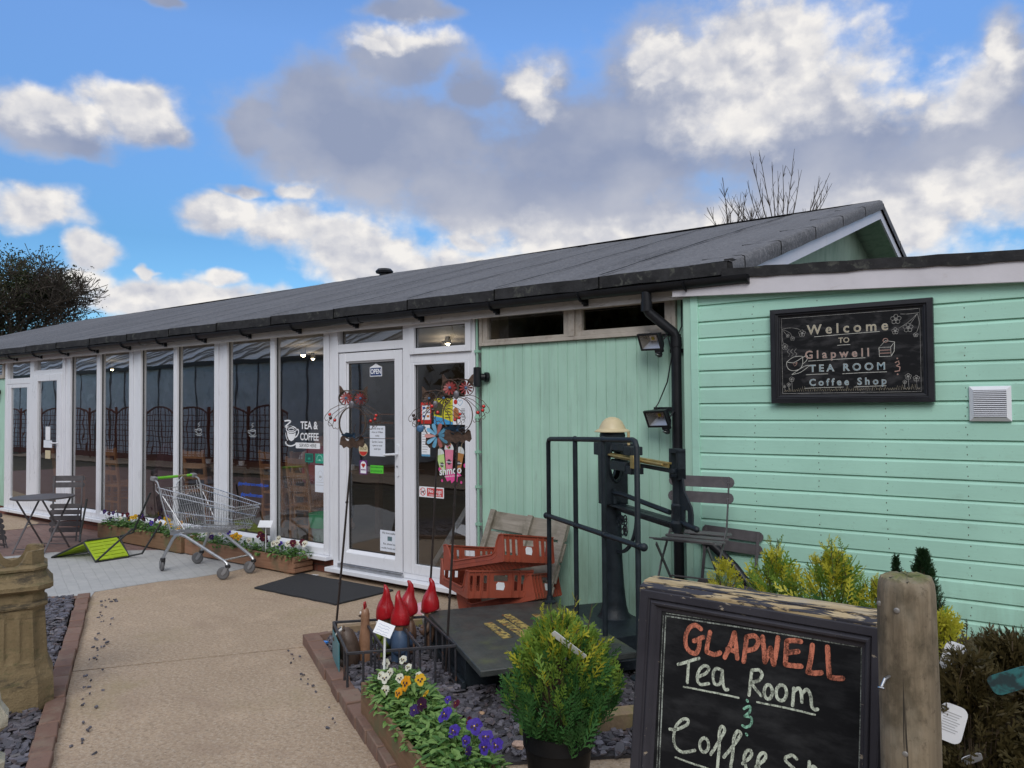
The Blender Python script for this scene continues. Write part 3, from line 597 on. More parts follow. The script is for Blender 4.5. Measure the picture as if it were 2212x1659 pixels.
struct(MB().add([(-500, -500, -.05), (500, -500, -.05), (500, 500, -.05), (-500, 500, -.05)], [(0, 1, 2, 3)]).build('ground', m_soil, None))
sheet('concrete_path', [(-7.25, -1.87), (-5.306, -2.887), (-4.40, -1.56), (-3.30, .03), (-7.28, .03), (-7.19, -.3), (-7.165, -.59), (-7.22, -.9), (-7.34, -1.17), (-7.42, -1.75)], 0, m_conc)
sheet('concrete_path', [(-5.292, -2.895), (-3.4, -3.885), (-2.0, -6.0), (3, -6.5), (3, .02), (-3.285, .02), (-4.386, -1.57)], 0, m_conc)
sheet('concrete_path', [(-3.0, -4.1), (-9.0, -7.0), (-34, -7.2), (-34, -12), (8, -12), (8, -6.5), (-1.6, -6.6)], -.012, m_conc)
sheet('grey_paving', [(-7.23, -1.875), (-7.425, -1.745), (-7.345, -1.17), (-7.225, -.9), (-7.17, -.59), (-7.195, -.3), (-7.29, .03), (-8.6, .03), (-9.2, -.45), (-9.9, -1.08), (-10.03, -1.45), (-10.6, -2.6), (-10.2, -4.2), (-8.9, -3.6), (-7.5, -2.12)], .004, m_greypave)
sheet('red_paving', [(-8.6, .028), (-9.2, -.46), (-9.91, -1.09), (-10.04, -1.455), (-10.6, -2.6), (-13, -6.2), (-24, -6.2), (-24, .02)], .002, m_redpave)
sheet('concrete_strip', [(-12.2, -.48), (-12.28, -.8), (-30, -3.3), (-30, .01), (-13.3, .01), (-12.6, -.1)], .008, m_conc, .004)
# slate beds
m_slate = [mat('slate_chip', c, .5, .25, 30, bmp=.3, bsc=90) for c in ((.105, .10, .118), (.07, .067, .08), (.15, .14, .165), (.105, .085, .092))]
def inpoly(x, y, P):
    r = False; j = len(P)-1
    for i in range(len(P)):
        if (P[i][1] > y) != (P[j][1] > y) and x < (P[j][0]-P[i][0])*(y-P[i][1])/(P[j][1]-P[i][1]) + P[i][0]: r = not r
        j = i
    return r
def chips(name, poly, n, z0, sd, bedmat, smin=.014, smax=.03):
    rnd = random.Random(sd); mb = MB(); xs = [p[0] for p in poly]; ys = [p[1] for p in poly]; k = 0
    while k < n:
        x = rnd.uniform(min(xs), max(xs)); y = rnd.uniform(min(ys), max(ys))
        if not inpoly(x, y, poly): continue
        k += 1; s_ = rnd.uniform(smin, smax) * (1.35 if rnd.random() < .12 else 1); q = rnd.choice((4, 5, 5, 6)); a0 = rnd.uniform(0, 6.3); th = rnd.uniform(.003, .006)
        R = Matrix.Rotation(rnd.uniform(0, 6.3), 3, 'Z') @ Matrix.Rotation(rnd.gauss(0, .28), 3, 'X') @ Matrix.Rotation(rnd.gauss(0, .2), 3, 'Y')
        c = Vector((x, y, z0 + rnd.uniform(0, .018))); top = []; bot = []
        for i in range(q):
            a = a0 + 2*pi*i/q + rnd.uniform(-.3, .3); rr = s_*rnd.uniform(.75, 1.15); p = Vector((rr*cos(a)*1.25, rr*sin(a)*.75, 0))
            top.append(c + R @ (p*.93 + Vector((0, 0, th)))); bot.append(c + R @ (p - Vector((0, 0, th))))
        mb.add(top + bot, [tuple(range(q))] + [(i, q+i, q+(i+1) % q, (i+1) % q) for i in range(q)], rnd.choice((0, 0, 0, 1, 1, 2, 3)))
    o = mb.build(name, m_slate, None, smooth=0); o['kind'] = 'stuff'; return o
m_bed = groundmat('slate_dust', (.04, .038, .042), (.06, .055, .06), (.03, .03, .033), 6)
BL = [(-7.32, -1.97), (-3.9, -3.74), (-3.6, -5.4), (-5.2, -5.2), (-7.3, -3.9), (-8.3, -3.3)]
BR = [(-4.42, -1.63), (-4.44, -1.3), (-4.05, -.85), (-3.2, -.02), (-2.3, -.02), (-2.2, -.14), (-1.2, -.16), (-1.0, -1.2), (-1.9, -2.0), (-2.55, -2.62), (-2.75, -2.55)]
sheet('slate_bed', BL, .012, m_bed, .03); sheet('slate_bed', BR, .016, m_bed, .03)
chips('slate_gravel', [(-7.32, -1.98), (-3.9, -3.74), (-4.3, -4.75), (-8.0, -2.95)], 6200, .016, 11, m_bed)
chips('slate_gravel', BR, 6800, .02, 12, m_bed)
chips('slate_gravel', [(-7.1, -1.86), (-5.4, -2.76), (-5.3, -2.66), (-6.95, -1.76)], 34, .002, 13, m_bed, .006, .014); chips('slate_gravel', [(-5.3, -2.82), (-3.6, -3.70), (-3.55, -3.60), (-5.2, -2.72)], 24, .002, 14, m_bed, .006, .013); chips('slate_gravel', [(-4.55, -1.75), (-3.2, -2.47), (-3.25, -2.54), (-4.6, -1.80)], 16, .002, 15, m_bed, .005, .011)
# kerbs
def kerbmat():
    m, t, b = newmat('kerb_brick'); P = coords(t); oi = t.new('ShaderNodeNewGeometry').outputs['Random Per Island']
    c = t.mix(oi, (.155, .085, .062), (.215, .13, .098)); c = t.mix(t.mapr(t.noise(P, 5, 6, .7), .46, .7, 0, .8, True), c, (.21, .155, .115)); c = t.mix(t.mapr(t.noise(P, 14, 5, .7), .55, .72, 0, .6), c, (.07, .055, .045))
    t.inp(b, 'Base Color', c); t.inp(b, 'Roughness', .85); bump(t, b, t.noise(P, 35, 5, .7), .5, .008); return m
m_kerb = kerbmat()
def kerb(name, a, b, w, h, L, sd, side=1):
    rnd = random.Random(sd); a = Vector((a[0], a[1], 0)); b = Vector((b[0], b[1], 0)); d = (b-a).normalized(); nrm = Vector((-d.y, d.x, 0))*side; mb = MB(); s_ = 0; T = (b-a).length
    while s_ < T-.03:
        l = min(L, T-s_); c = a + d*(s_+l/2) + nrm*(w/2 + rnd.uniform(-.006, .006)) + Vector((0, 0, h/2-.02+rnd.uniform(-.005, .005)))
        M3 = Matrix((d, nrm, EZ)).transposed() @ Matrix.Rotation(rnd.gauss(0, .02), 3, 'Z') @ Matrix.Rotation(rnd.gauss(0, .02), 3, 'X')
        mb.obox(c, l/2-.003, w/2, h/2, M3); s_ += l
    return struct(mb.build(name, m_kerb, None, bevel=.006))
kerb('brick_kerb', (-7.25, -1.87), (-3.3, -3.935), .1, .06, .2, 1, -1)
kerb('brick_kerb', (-7.27, -1.92), (-8.9, -3.75), .1, .05, .2, 4, 1)
kerb('brick_kerb', (-4.56, -1.66), (-2.2, -2.96), .11, .085, .205, 2, 1)
kerb('brick_kerb', (-4.58, -1.64), (-4.50, -1.36), .07, .07, .2, 3, -1)
m_oldtimber = wood('mossy_old_timber', (.20, .14, .085), (.30, .215, .13), (30, 2.5, 30), dirt=(.16, .17, .04))
struct(MB().beam((-4.48, -1.40, .04), (-4.02, -.72, .04), .06, .08).build('timber_edging', m_oldtimber, None, bevel=.006))
# ---------------------------------------------------------------- chimney pots
def claymat(name, c1, c2, moss, sootc=(.05, .04, .03)):
    m, t, b = newmat(name); P = coords(t)
    c = t.mix(t.mapr(t.noise(P, 4, 6, .65), .35, .65), c1, c2); c = t.mix(t.mapr(t.noise(coords(t, 'Object', (1, 1, 2.5)), 6.5, 6, .7), .50, .66, 0, .75, True), c, moss)
    c = t.mix(t.mapr(t.noise(coords(t, 'Object', (.6, .6, 3)), 5, 6, .7, .5), .50, .68, 0, .85, True), c, sootc); c = t.mix(t.mapr(t.noise(P, 40, 4, .7), .6, .72, 0, .5), c, (.35, .27, .15))
    t.inp(b, 'Base Color', c); t.inp(b, 'Roughness', .88); bump(t, b, t.math('ADD', t.noise(P, 22, 6, .7), t.noise(P, 90, 3, .6)), .5, .01); return m
m_clay = claymat('weathered_buff_terracotta', (.155, .112, .056), (.25, .185, .098), (.095, .088, .038), (.03, .026, .02))
m_clay2 = claymat('pale_lichened_terracotta', (.46, .42, .32), (.52, .47, .36), (.30, .28, .14), (.2, .17, .11))
def section(h, ch, nl=24, ns=6):
    """square with cut corners: list of (x, y, nx, ny, face_u or None)"""
    out = []
    for q in range(4):
        a = q*pi/2; ca, sa = cos(a), sin(a)
        for i in range(nl):
            u = -1 + 2*i/nl; x, y = h, u*(h-ch); out.append((x*ca-y*sa, x*sa+y*ca, ca, sa, u))
        for i in range(ns):
            w_ = i/ns; x, y = h-ch*w_, (h-ch)+ch*w_; n = (cos(a+pi/4), sin(a+pi/4)); out.append((x*ca-y*sa, x*sa+y*ca, n[0], n[1], 2+w_*2-1))
    return out
def chimney_pot(name, label, loc, rot, prof, flutes, m, top_notch=.085, seed=0):
    rnd = random.Random(seed); t = thing(name, label, 'chimney pot', loc, rot); mb = MB(); rings = []
    for k, (h, z) in enumerate(prof):
        S = section(h, h*.36); R = []
        for x, y, nx, ny, u in S:
            d = 0.0; zz = z
            if flutes and flutes[0] < z < flutes[1]:
                e = min(1, (z-flutes[0])/.02, (flutes[1]-z)/.02); v = u if abs(u) <= 1 else (u-2)
                per = 3.0 if abs(u) <= 1 else 1.0
                f_ = abs(((v+1)/2*per) % 1 - .5)*2; d = -.013*max(0, 1-(f_/.72)**4)*e if f_ < .72 else 0
            if k == len(prof)-1:
                v = abs(u) if abs(u) <= 1 else 1
                zz = z - top_notch*max(0, 1-(v/.78)**2)**.6 - rnd.uniform(0, .004)
            R.append((x+nx*d, y+ny*d, zz))
        rings.append(R)
    n = len(rings[0]); S = section(prof[-1][0]-.022, (prof[-1][0]-.022)*.36); rings.append([(S[i][0], S[i][1], rings[-1][i][2]-.002) for i in range(n)]); rings.append([(S[i][0]*.97, S[i][1]*.97, prof[-1][1]-.45) for i in range(n)])
    vs = [p for r_ in rings for p in r_]; fs = []
    for k in range(len(rings)-1):
        for i in range(n): j = (i+1) % n; fs.append((k*n+i, k*n+j, (k+1)*n+j, (k+1)*n+i))
    fs.append(tuple((len(rings)-1)*n+i for i in range(n))); mb.add(vs, fs); mb.build('pot_body', m, t, smooth=32); return t
PR = [(.212, 0), (.214, .06), (.21, .158), (.207, .168), (.186, .225), (.182, .24), (.181, .262), (.180, .27)] + [(.180-.014*i/10, .275+.024*i) for i in range(11)] + [(.165, .535), (.166, .556), (.177, .563), (.180, .574), (.175, .585), (.165, .592), (.163, .640), (.168, .648), (.190, .655), (.206, .668), (.207, .690), (.199, .698), (.180, .725), (.168, .758), (.168, .765), (.177, .772), (.178, .785), (.164, .795), (.160, .80), (.158, .88)]
chimney_pot('chimney_pot', 'tall square buff clay chimney pot with fluted sides and a scalloped crown on slate chips', (-4.985, -3.37, .01), atan2(-1.9, 4.6), PR, (.262, .53), m_clay)
PR2 = [(.15, 0), (.15, .1), (.13, .14), (.125, .42), (.15, .44), (.152, .47), (.13, .49), (.128, .56), (.158, .59), (.16, .62), (.14, .66), (.125, .78)]
chimney_pot('chimney_pot', 'small pale lichened chimney pot cut off by the bottom corner beside the brick edging', (-3.115, -4.285, .01), .4, PR2, None, m_clay2, .0, 3)

# ---------------------------------------------------------------- bistro furniture
m_grapaint = mat('graphite_steel_paint', (.085, .078, .085), .5, .2, 14, col2=(.12, .105, .10), cov=(.55, .75), bmp=.1)
m_stud = mat('bare_rivet', (.45, .45, .46), .35, metal=.9)
def slat(mb, c, L, h, th, M3=None, m=0, bow=.0):
    """flat slat with round ends along local x"""
    P = arc(L/2-h/2, 0, h/2, -90, 90, 6) + arc(-L/2+h/2, 0, h/2, 90, 270, 6); M3 = M3 or Matrix.Identity(3); c = Vector(c)
    o = c + M3 @ Vector((0, th/2, 0)); mb.prism(P, o, M3 @ EX, M3 @ EZ, th, m)
def bistro_chair(label, loc, rotz, folded=False, lean=0.0, rot=None, group=None):
    t = thing('bistro_chair', label, 'folding chair', loc, rotz, group, rot)
    if not folded:
        mb = MB()
        for zc, yc in ((.80, .205), (.70, .185)): slat(mb, (0, yc, zc), .44, .072, .008, Matrix.Rotation(-.17, 3, 'X'))
        for zc, yc in ((.80, .205), (.70, .185)):
            for sx in (-1, 1): mb.cyl((sx*.185, yc-.012, zc), (sx*.185, yc+.012, zc), .006, 8, 1)
        mb.build('backrest', [m_grapaint, m_stud], t)
        mb = MB()
        for i in range(6):
            y = -.17+.068*i; slat(mb, (0, y, .44 + .030*((i-2.5)/2.5)**2), .42, .05, .007, Matrix.Rotation(pi/2 + .25*(i-2.5)/2.5, 3, 'X'))
        mb.build('seat', m_grapaint, t)
        for sx in (-1, 1):
            mb = MB()
            for a, b in zip([(sx*.185, .212, .835), (sx*.185, .14, .50), (sx*.185, -.04, .30), (sx*.187, -.21, 0)], [(sx*.185, .14, .50), (sx*.185, -.04, .30), (sx*.187, -.21, 0)]): mb.beam(a, b, .006, .022, up=(0, -1, .3))
            mb.build('side_frame', m_grapaint, t)
            mb = MB(); mb.beam((sx*.165, -.17, .44), (sx*.165, .24, 0), .006, .02, up=(0, 1, .4)); mb.build('leg', m_grapaint, t)
        mb = MB(); mb.cyl((-.187, -.18, .05), (.187, -.18, .05), .006, 6); mb.cyl((-.165, .2, .05), (.165, .2, .05), .006, 6); mb.cyl((-.165, .05, .2), (.165, .05, .2), .006, 6); mb.build('stretcher', m_grapaint, t)
    else:
        mb = MB()
        for zc in (.80, .715): slat(mb, (0, .012, zc), .42, .068, .008)
        for zc in (.80, .715):
            for sx in (-1, 1): mb.cyl((sx*.175, 0, zc), (sx*.175, .022, zc), .006, 8, 1)
        mb.build('backrest', [m_grapaint, m_stud], t)
        mb = MB()
        for i in range(5): slat(mb, (0, -.035, .445-.075*i), .40, .062, .007, Matrix.Rotation(.06, 3, 'X'))
        mb.build('seat', m_grapaint, t)
        for sx in (-1, 1):
            MB().beam((sx*.178, 0, .835), (sx*.182, .0, 0), .02, .006, up=(0, 1, 0)).build('side_frame', m_grapaint, t)
            MB().beam((sx*.158, -.02, .47), (sx*.158, -.05, 0), .018, .006, up=(0, 1, 0)).build('leg', m_grapaint, t)
        mb = MB(); mb.cyl((-.182, .0, .06), (.182, .0, .06), .006, 6); mb.cyl((-.158, -.05, .05), (.158, -.05, .05), .006, 6); mb.build('stretcher', m_grapaint, t)
    return t
tb = thing('bistro_table', 'small round dark metal bistro table on folding crossed legs by the far door', 'table', (-10.12, -1.08, .0), .5)
mb = MB(); mb.lathe([(.0001, .628), (.325, .628), (.338, .632), (.34, .640), (.338, .648), (.325, .650), (.0001, .650)], 40); mb.build('tabletop', m_grapaint, tb)
for sx in (-1, 1):
    MB().beam((sx*.20, .22, .63), (sx*.20, -.24, 0), .008, .022, up=(1, 0, 0)).build('leg', m_grapaint, tb); MB().beam((sx*.17, -.22, .63), (sx*.17, .24, 0), .008, .022, up=(1, 0, 0)).build('leg', m_grapaint, tb)
mb = MB(); mb.cyl((-.2, -.2, .05), (.2, -.2, .05), .007, 6); mb.cyl((-.17, .2, .05), (.17, .2, .05), .007, 6); mb.cyl((-.2, 0, .31), (.2, 0, .31), .006, 6); mb.build('stretcher', m_grapaint, tb)
bistro_chair('folded graphite bistro chair standing behind the little round table by the far door', (-10.62, -.60, .0), radians(38), True, rot=(radians(-4), 0, radians(38)))
bistro_chair('folded graphite bistro chair leaning beside the round table, half cut off by the left edge', (-10.62, -1.42, .02), 0, True, rot=(radians(-24), radians(14), radians(118)))

# overturned lime chair: explicit joints, lying on its back with the legs in the air
m_lime = mat('lime_green_steel', (.33, .46, .012), .42, .12, 8, col2=(.30, .42, .02), cov=(.55, .75))
m_limefr = mat('black_tube_frame', (.02, .022, .022), .45, .2, 10)
lc = thing('garden_chair', 'lime green folding chair tipped over on the grey paving with its legs in the air', 'folding chair', (-9.0, -.95, 0))
GA, GB, GD, GC_ = Vector((-8.81, -1.08, .015)), Vector((-8.80, -.72, .02)), Vector((-9.15, -1.05, .19)), Vector((-9.13, -.66, .20))
def panel(mb, a, b, c, d, th, m, slots, ms):
    ux, uy = (b-a), (d-a); n = ux.cross(uy).normalized()*th
    xs = [0.0]; rows = 6
    for r_ in range(rows):
        v0, v1 = r_/rows + .012, (r_+1)/rows - .012
        P = [a+ux*.03+uy*v0, a+ux*.97+uy*v0, a+ux*.97+uy*v1, a+ux*.03+uy*v1]; mb.add(P + [p+n for p in P], [(3, 2, 1, 0), (4, 5, 6, 7), (0, 1, 5, 4), (1, 2, 6, 5), (2, 3, 7, 6), (3, 0, 4, 7)], m)
    for u0, u1 in ((0.0, .06), (.47, .53), (.94, 1.0)):
        P = [a+ux*u0, a+ux*u1, a+ux*u1+uy, a+ux*u0+uy]; P = [p + n*.15 for p in P]; mb.add(P + [p+n*.7 for p in P], [(3, 2, 1, 0), (4, 5, 6, 7), (0, 1, 5, 4), (1, 2, 6, 5), (2, 3, 7, 6), (3, 0, 4, 7)], m)
mb = MB(); panel(mb, GA, GB, GC_, GD, .012, 0, 5, 0); mb.build('seat', m_lime, lc, True)
BA, BB = Vector((-9.50, -1.24, .012)), Vector((-9.52, -.80, .012))
mb = MB(); panel(mb, GD+Vector((0, 0, -.03)), GC_+Vector((0, 0, -.03)), BB, BA, .012, 0, 5, 0); mb.build('backrest', m_lime, lc, True)
mb = MB(); mb.tube([BA, GD, GD+Vector((.02, .02, .02)), GC_, BB], .011, 8); mb.tube([GA, GD], .011, 8); mb.tube([GB, GC_], .011, 8); mb.tube([GA+Vector((0, 0, -.005)), GB+Vector((0, 0, -.01))], .011, 8); mb.tube([BA, BB], .011, 8); mb.build('frame', m_limefr, lc, True)
for pts in ([GD+Vector((-.03, -.03, .01)), (-9.30, -1.02, .26), (-9.30, -.95, .66)], [GC_+Vector((-.02, .02, 0)), (-8.98, -.58, .25), (-8.74, -.50, .72)]): MB().tube(pts, .011, 8).build('leg', m_limefr, lc, True)
for pts in ([GA, (-8.66, -.92, .22), (-8.56, -.80, .36)], [GB, (-8.62, -.66, .06), (-8.50, -.50, .40)]): MB().tube(pts, .011, 8).build('leg', m_limefr, lc, True)

# ---------------------------------------------------------------- shopping trolley
tr = thing('shopping_trolley', 'wire shopping trolley with a lime green handle parked at the wooden flower troughs', 'shopping trolley', (-7.31, -.63, .004), radians(6))
def bp(u, v, w):
    """basket point: u rear->nose, v near(-1)->far(1), w bottom->top"""
    xb = -.36 + .82*u; xt = -.52 + 1.07*u; zb = .425 + .055*u; zt = .865 - .155*u; hb = .205 - .075*u; ht = .255 - .095*u
    return (xb + (xt-xb)*w, v*(hb + (ht-hb)*w), zb + (zt-zb)*w)
mb = MB(); R_ = .0026
for v in (-1, 1):
    for i in range(31): u = i/30; mb.tube([bp(u, v, 0), bp(u, v, 1)], R_*.85, 4, cap=False)
    for w, r_ in ((1, .0052), (.86, .0042), (.46, .0042), (.12, .0036), (0, .0045)): mb.tube([bp(0, v, w), bp(1, v, w)], r_, 6)
for i in range(13): v = -1+2*i/12; mb.tube([bp(1, v, 0), bp(1, v, 1)], R_*.85, 4, cap=False)
for w, r_ in ((1, .0052), (.86, .0042), (.46, .0042), (.12, .0036), (0, .0045)): mb.tube([bp(1, -1, w), bp(1, 1, w)], r_, 6)
for i in range(17): u = i/16; mb.tube([bp(u, -1, 0), bp(u, 1, 0)], R_*.85, 4, cap=False)
for i in range(10): v = -1+2*i/9; mb.tube([bp(0, v, 0), bp(1, v, 0)], R_*.9, 4, cap=False)
mb.build('basket', m_chrome, tr)
mb = MB()                                   # hinged rear flap with child seat
for i in range(15): v = -.93+1.86*i/14; mb.tube([bp(.03, v, 0), bp(.02, v, .98), ], R_*.8, 4, cap=False)
for w in (.98, .7, .4, .05): mb.tube([bp(.02, -.95, w), bp(.02, .95, w)], .0036, 6)
for i in range(11): v = -.6+1.2*i/10; mb.tube([bp(.16, v, .30), bp(.13, v, .97)], R_*.8, 4, cap=False)
for w in (.97, .62, .3): mb.tube([bp(.145, -.64, w), bp(.145, .64, w)], .0034, 6)
mb.tube([bp(.02, -.2, 1.0), (-.47, -.05, .91), (-.47, .0, .96), (-.45, .02, .92)], .004, 6)
mb.build('rear_flap', m_chrome, tr)
mb = MB(); A, B_, C_, D_ = [Vector(bp(.135, s_, w)) for s_, w in ((-.62, .42), (.62, .42), (.62, .84), (-.62, .84))]; off = Vector((-.012, 0, 0)); mb.add([A, B_, C_, D_, A+off, B_+off, C_+off, D_+off], [(0, 1, 2, 3), (7, 6, 5, 4), (0, 4, 5, 1), (1, 5, 6, 2), (2, 6, 7, 3), (3, 7, 4, 0)]); mb.build('child_seat', mat('dark_grey_plastic', (.075, .078, .088), .5), tr, bevel=.003)
m_tgreen = mat('lime_plastic_sleeve', (.16, .52, .03), .4); m_tworn = mat('worn_brown_sleeve', (.21, .19, .10), .5)
mb = MB(); mb.cyl((-.60, -.215, .955), (-.60, .04, .955), .0145, 14); mb.cyl((-.60, .04, .955), (-.60, .15, .955), .0138, 14, 1); mb.cyl((-.60, .15, .955), (-.60, .215, .955), .0145, 14)
for v in (-1, 1): mb.obox((-.60, v*.24, .952), .03, .026, .020, Matrix.Rotation(.2, 3, 'Y'), 2)
mb.build('handle', [m_tgreen, m_tworn, m_greyplast], tr, bevel=.004)
for v in (-1, 1):
    MB().tube([(-.595, v*.245, .945), (-.53, v*.25, .92), (-.50, v*.25, .86), (-.47, v*.245, .74), (-.37, v*.215, .43)], .009, 8).tube([(-.50, v*.25, .80), (-.55, v*.25, .83), (-.56, v*.25, .90)], .005, 6).tube([(-.45, v*.245, .78), (-.16, v*.2, .45)], .0055, 6).build('handle_bracket', m_chromed, tr)
    P = [(-.455, v*.235, .135), (-.40, v*.23, .22), (-.315, v*.222, .345), (-.27, v*.218, .385), (-.21, v*.214, .398), (-.13, v*.209, .385), (.0, v*.2, .335), (.30, v*.172, .215), (.39, v*.163, .18), (.43, v*.16, .155), (.445, v*.16, .12)]
    MB().tube(P, .0155, 12).build('chassis_tube', m_chromed, tr, smooth=60)
mb = MB(); mb.cyl((.36, -.165, .175), (.36, .165, .175), .011, 10); mb.cyl((-.21, -.214, .405), (-.21, .214, .405), .012, 10)
for v in (-1, 1): mb.beam((-.37, v*.208, .418), (.42, v*.135, .47), .014, .03); mb.obox((-.29, v*.21, .41), .07, .012, .028)
for v in (-1, 1):
    mb.cyl((-.33, v*.225, .43), (-.33, v*.232, .43), .012, 10); mb.cyl((-.25, v*.222, .43), (-.25, v*.229, .43), .012, 10)
mb.build('basket_rail', m_chromed, tr, smooth=50)
for x, y, yaw in ((-.455, -.235, -.4), (-.455, .235, .5), (.445, -.16, .55), (.445, .16, .35)):
    M3 = Matrix.Rotation(yaw+pi, 3, 'Z'); o = Vector((x, y, 0)); mb = MB()
    mb.lathe([(.022, .112), (.026, .118), (.026, .138), (.019, .145)], 14, (x, y, 0), m=1)
    for s_ in (-1, 1):
        mb.prism([(-.012, .118), (.028, .118), (.06, .055), (.045, .04), (.02, .06)], o + M3 @ Vector((0, s_*.021+(.002 if s_ > 0 else -.002)*0, 0)), M3 @ EX, EZ, .004)
    mb.obox(o + M3 @ Vector((.008, 0, .116)), .022, .024, .004, M3); cs = mb.build('castor', [m_greyplast, m_gasket], tr, bevel=.002)
    wc = o + M3 @ Vector((.045, 0, .062)); Mw = M3 @ Matrix.Rotation(pi/2, 3, 'X')
    mb = MB(); mb.lathe([(.036, -.014), (.052, -.0155), (.060, -.010), (.062, 0), (.060, .010), (.052, .0155), (.036, .014)], 24, wc, Mw); wl = mb.build('tyre', m_rubber, cs, smooth=50)
    mb = MB(); mb.lathe([(.0001, -.015), (.014, -.016), (.016, -.008), (.034, -.009), (.038, -.012), (.038, .012), (.034, .009), (.016, .008), (.014, .016), (.0001, .015)], 20, wc, Mw); mb.build('wheel', m_greyplast, cs, smooth=40)

# ---------------------------------------------------------------- door mat and wooden troughs
m_mat = mat('charcoal_mat_pile', (.022, .023, .026), .95, .25, 40, bmp=.8, bsc=160, col2=(.04, .04, .044), cov=(.5, .7))
mb = MB(); rnd = random.Random(4); Q = [(-6.30, -.82), (-5.20, -.80), (-5.16, -.15), (-6.45, -.16)]; top = []
for (a, b) in zip(Q, Q[1:]+Q[:1]):
    for i in range(12): u = i/12; top.append((a[0]+(b[0]-a[0])*u + rnd.uniform(-.006, .006), a[1]+(b[1]-a[1])*u + rnd.uniform(-.006, .006)))
mb.prism(top, (0, 0, .002), EX, EY, .014); tag(mb.build('door_mat', m_mat, None, smooth=0), 'charcoal rubber backed door mat lying askew before the entrance door', 'door mat')
m_trough = wood('stained_trough_board', (.155, .085, .042), (.24, .14, .075), (2.5, 28, 28), dirt=(.13, .12, .055))
m_troughr = wood('red_brown_trough_board', (.22, .105, .06), (.32, .18, .11), (2.5, 28, 28), dirt=(.16, .12, .07))
m_compost = groundmat('potting_compost', (.02, .015, .01), (.04, .03, .02), (.06, .045, .03), 20)
def trough(label, loc, rotz, L, w, h, m, slats=False):
    t = thing('wooden_trough', label, 'planter', loc, rotz); th = .02
    MB().box(0, L, 0, th, .015, h).build('side_board', m, t, bevel=.003); MB().box(0, L, w-th, w, .015, h).build('side_board', m, t, bevel=.003)
    for x in (0, L-th):
        mb = MB()
        if slats:
            for k in range(3): mb.box(x+(th if x else -.004), x+(th+.016 if x else 0), .002, w-.002, .02+k*(h-.02)/3, .02+(k+1)*(h-.02)/3-.012)
        mb.box(x+.0005, x+th-.0005, th, w-th, .015, h-.002); mb.build('end_board', m, t, bevel=.002)
    MB().box(th+.001, L-th-.001, th+.001, w-th-.001, .02, h-.045).build('compost', m_compost, t)
    for x in (.08, L-.16): MB().box(x, x+.08, .01, w-.01, 0, .015).build('foot', m, t)
    return t
trough('long weathered wooden trough of purple and yellow pansies, under the middle window', (-10.46, -.275, .002), 0, 1.98, .245, .20, m_trough)
trough('red brown wooden trough with slatted end, planted with white and burgundy pansies', (-8.455, -.245, .002), 0, 1.975, .235, .178, m_troughr, True)
KD = atan2(-.484, .875)
trough('foreground wooden trough of white, orange and violet pansies resting on the brick kerb', (-3.155, -2.385, .035), KD, 1.35, .27, .185, m_trough)
# pansies
m_leaf = leafmat('pansy_leaf', (.05, .13, .028), (.085, .20, .045)); m_leafy = leafmat('pansy_leaf_light', (.15, .28, .07), (.22, .35, .10))
m_stem = leafmat('pansy_stem', (.10, .20, .05), (.14, .24, .06))
PET = {'white': ((.80, .80, .74), (.74, .72, .55)), 'yellow': ((.80, .50, .02), (.70, .40, .02)), 'orange': ((.85, .42, .01), (.75, .32, .01)), 'purple': ((.05, .02, .16), (.035, .012, .10)), 'violet': ((.085, .045, .42), (.06, .03, .30)), 'burgundy': ((.14, .01, .035), (.08, .008, .02)), 'plum': ((.06, .012, .055), (.035, .008, .03))}
m_pet = {k: leafmat('petal_'+k, a, b, 60, .6, .3) for k, (a, b) in PET.items()}
m_blotch = mat('pansy_blotch', (.03, .008, .02), .7); m_eye = mat('pansy_eye', (.85, .55, .03), .6)
def leaf(mb, base, d, up, L, w, curl, m):
    d = d.normalized(); s_ = d.cross(up).normalized(); n = s_.cross(d); pts = []
    for u, ww in ((0, .12), (.3, .85), (.62, .95), (.85, .55), (1, .0)):
        c = base + d*(L*u) + n*(-curl*L*u*u)
        pts.append((c - s_*(w*ww/2) + n*(.12*w*ww), c, c + s_*(w*ww/2) + n*(.12*w*ww)))
    vs = [p for r_ in pts for p in r_]; fs = []
    for i in range(4): fs += [(i*3, i*3+1, i*3+4, i*3+3), (i*3+1, i*3+2, i*3+5, i*3+4)]
    mb.add(vs, fs, m)
def flower_bm(c, d, r, roll, rnd):
    d = d.normalized(); x = d.cross(EZ).normalized(); y = x.cross(d); mb = MB()
    for ang, sz, off, lift in ((62, 1.0, .62, .0), (118, 1.0, .62, .001), (8, .95, .58, .003), (172, .95, .58, .003), (270, 1.2, .55, .005)):
        a = radians(ang+roll+rnd.uniform(-6, 6)); cx_, cy_ = cos(a)*r*off, sin(a)*r*off; vs = []
        for k in range(10):
            q = 2*pi*k/10; rr = r*.56*sz*(1+.07*cos(3*q+ang)); vs.append(c + x*(cx_+rr*cos(q)) + y*(cy_+rr*sin(q)*.95) + d*(lift + .22*r*(cos(q-a)*.5+.5)**2*rnd.uniform(-.5, 1)))
        vs.append(c + x*cx_ + y*cy_ + d*lift); mb.add(vs, [(k, (k+1) % 10, 10) for k in range(10)])
    for ang in (0, 180, 270):
        a = radians(ang+roll); mb.flat([(cos(a)*r*.36+.2*r*cos(q), sin(a)*r*.36+.22*r*sin(q)) for q in (0, 1.05, 2.1, 3.14, 4.2, 5.2)], c + d*.0085, x, y, 1)
    mb.flat([(.1*r*cos(q), .1*r*sin(q)) for q in (0, 1.05, 2.1, 3.14, 4.2, 5.2)], c + d*.0105, x, y, 2); return mb
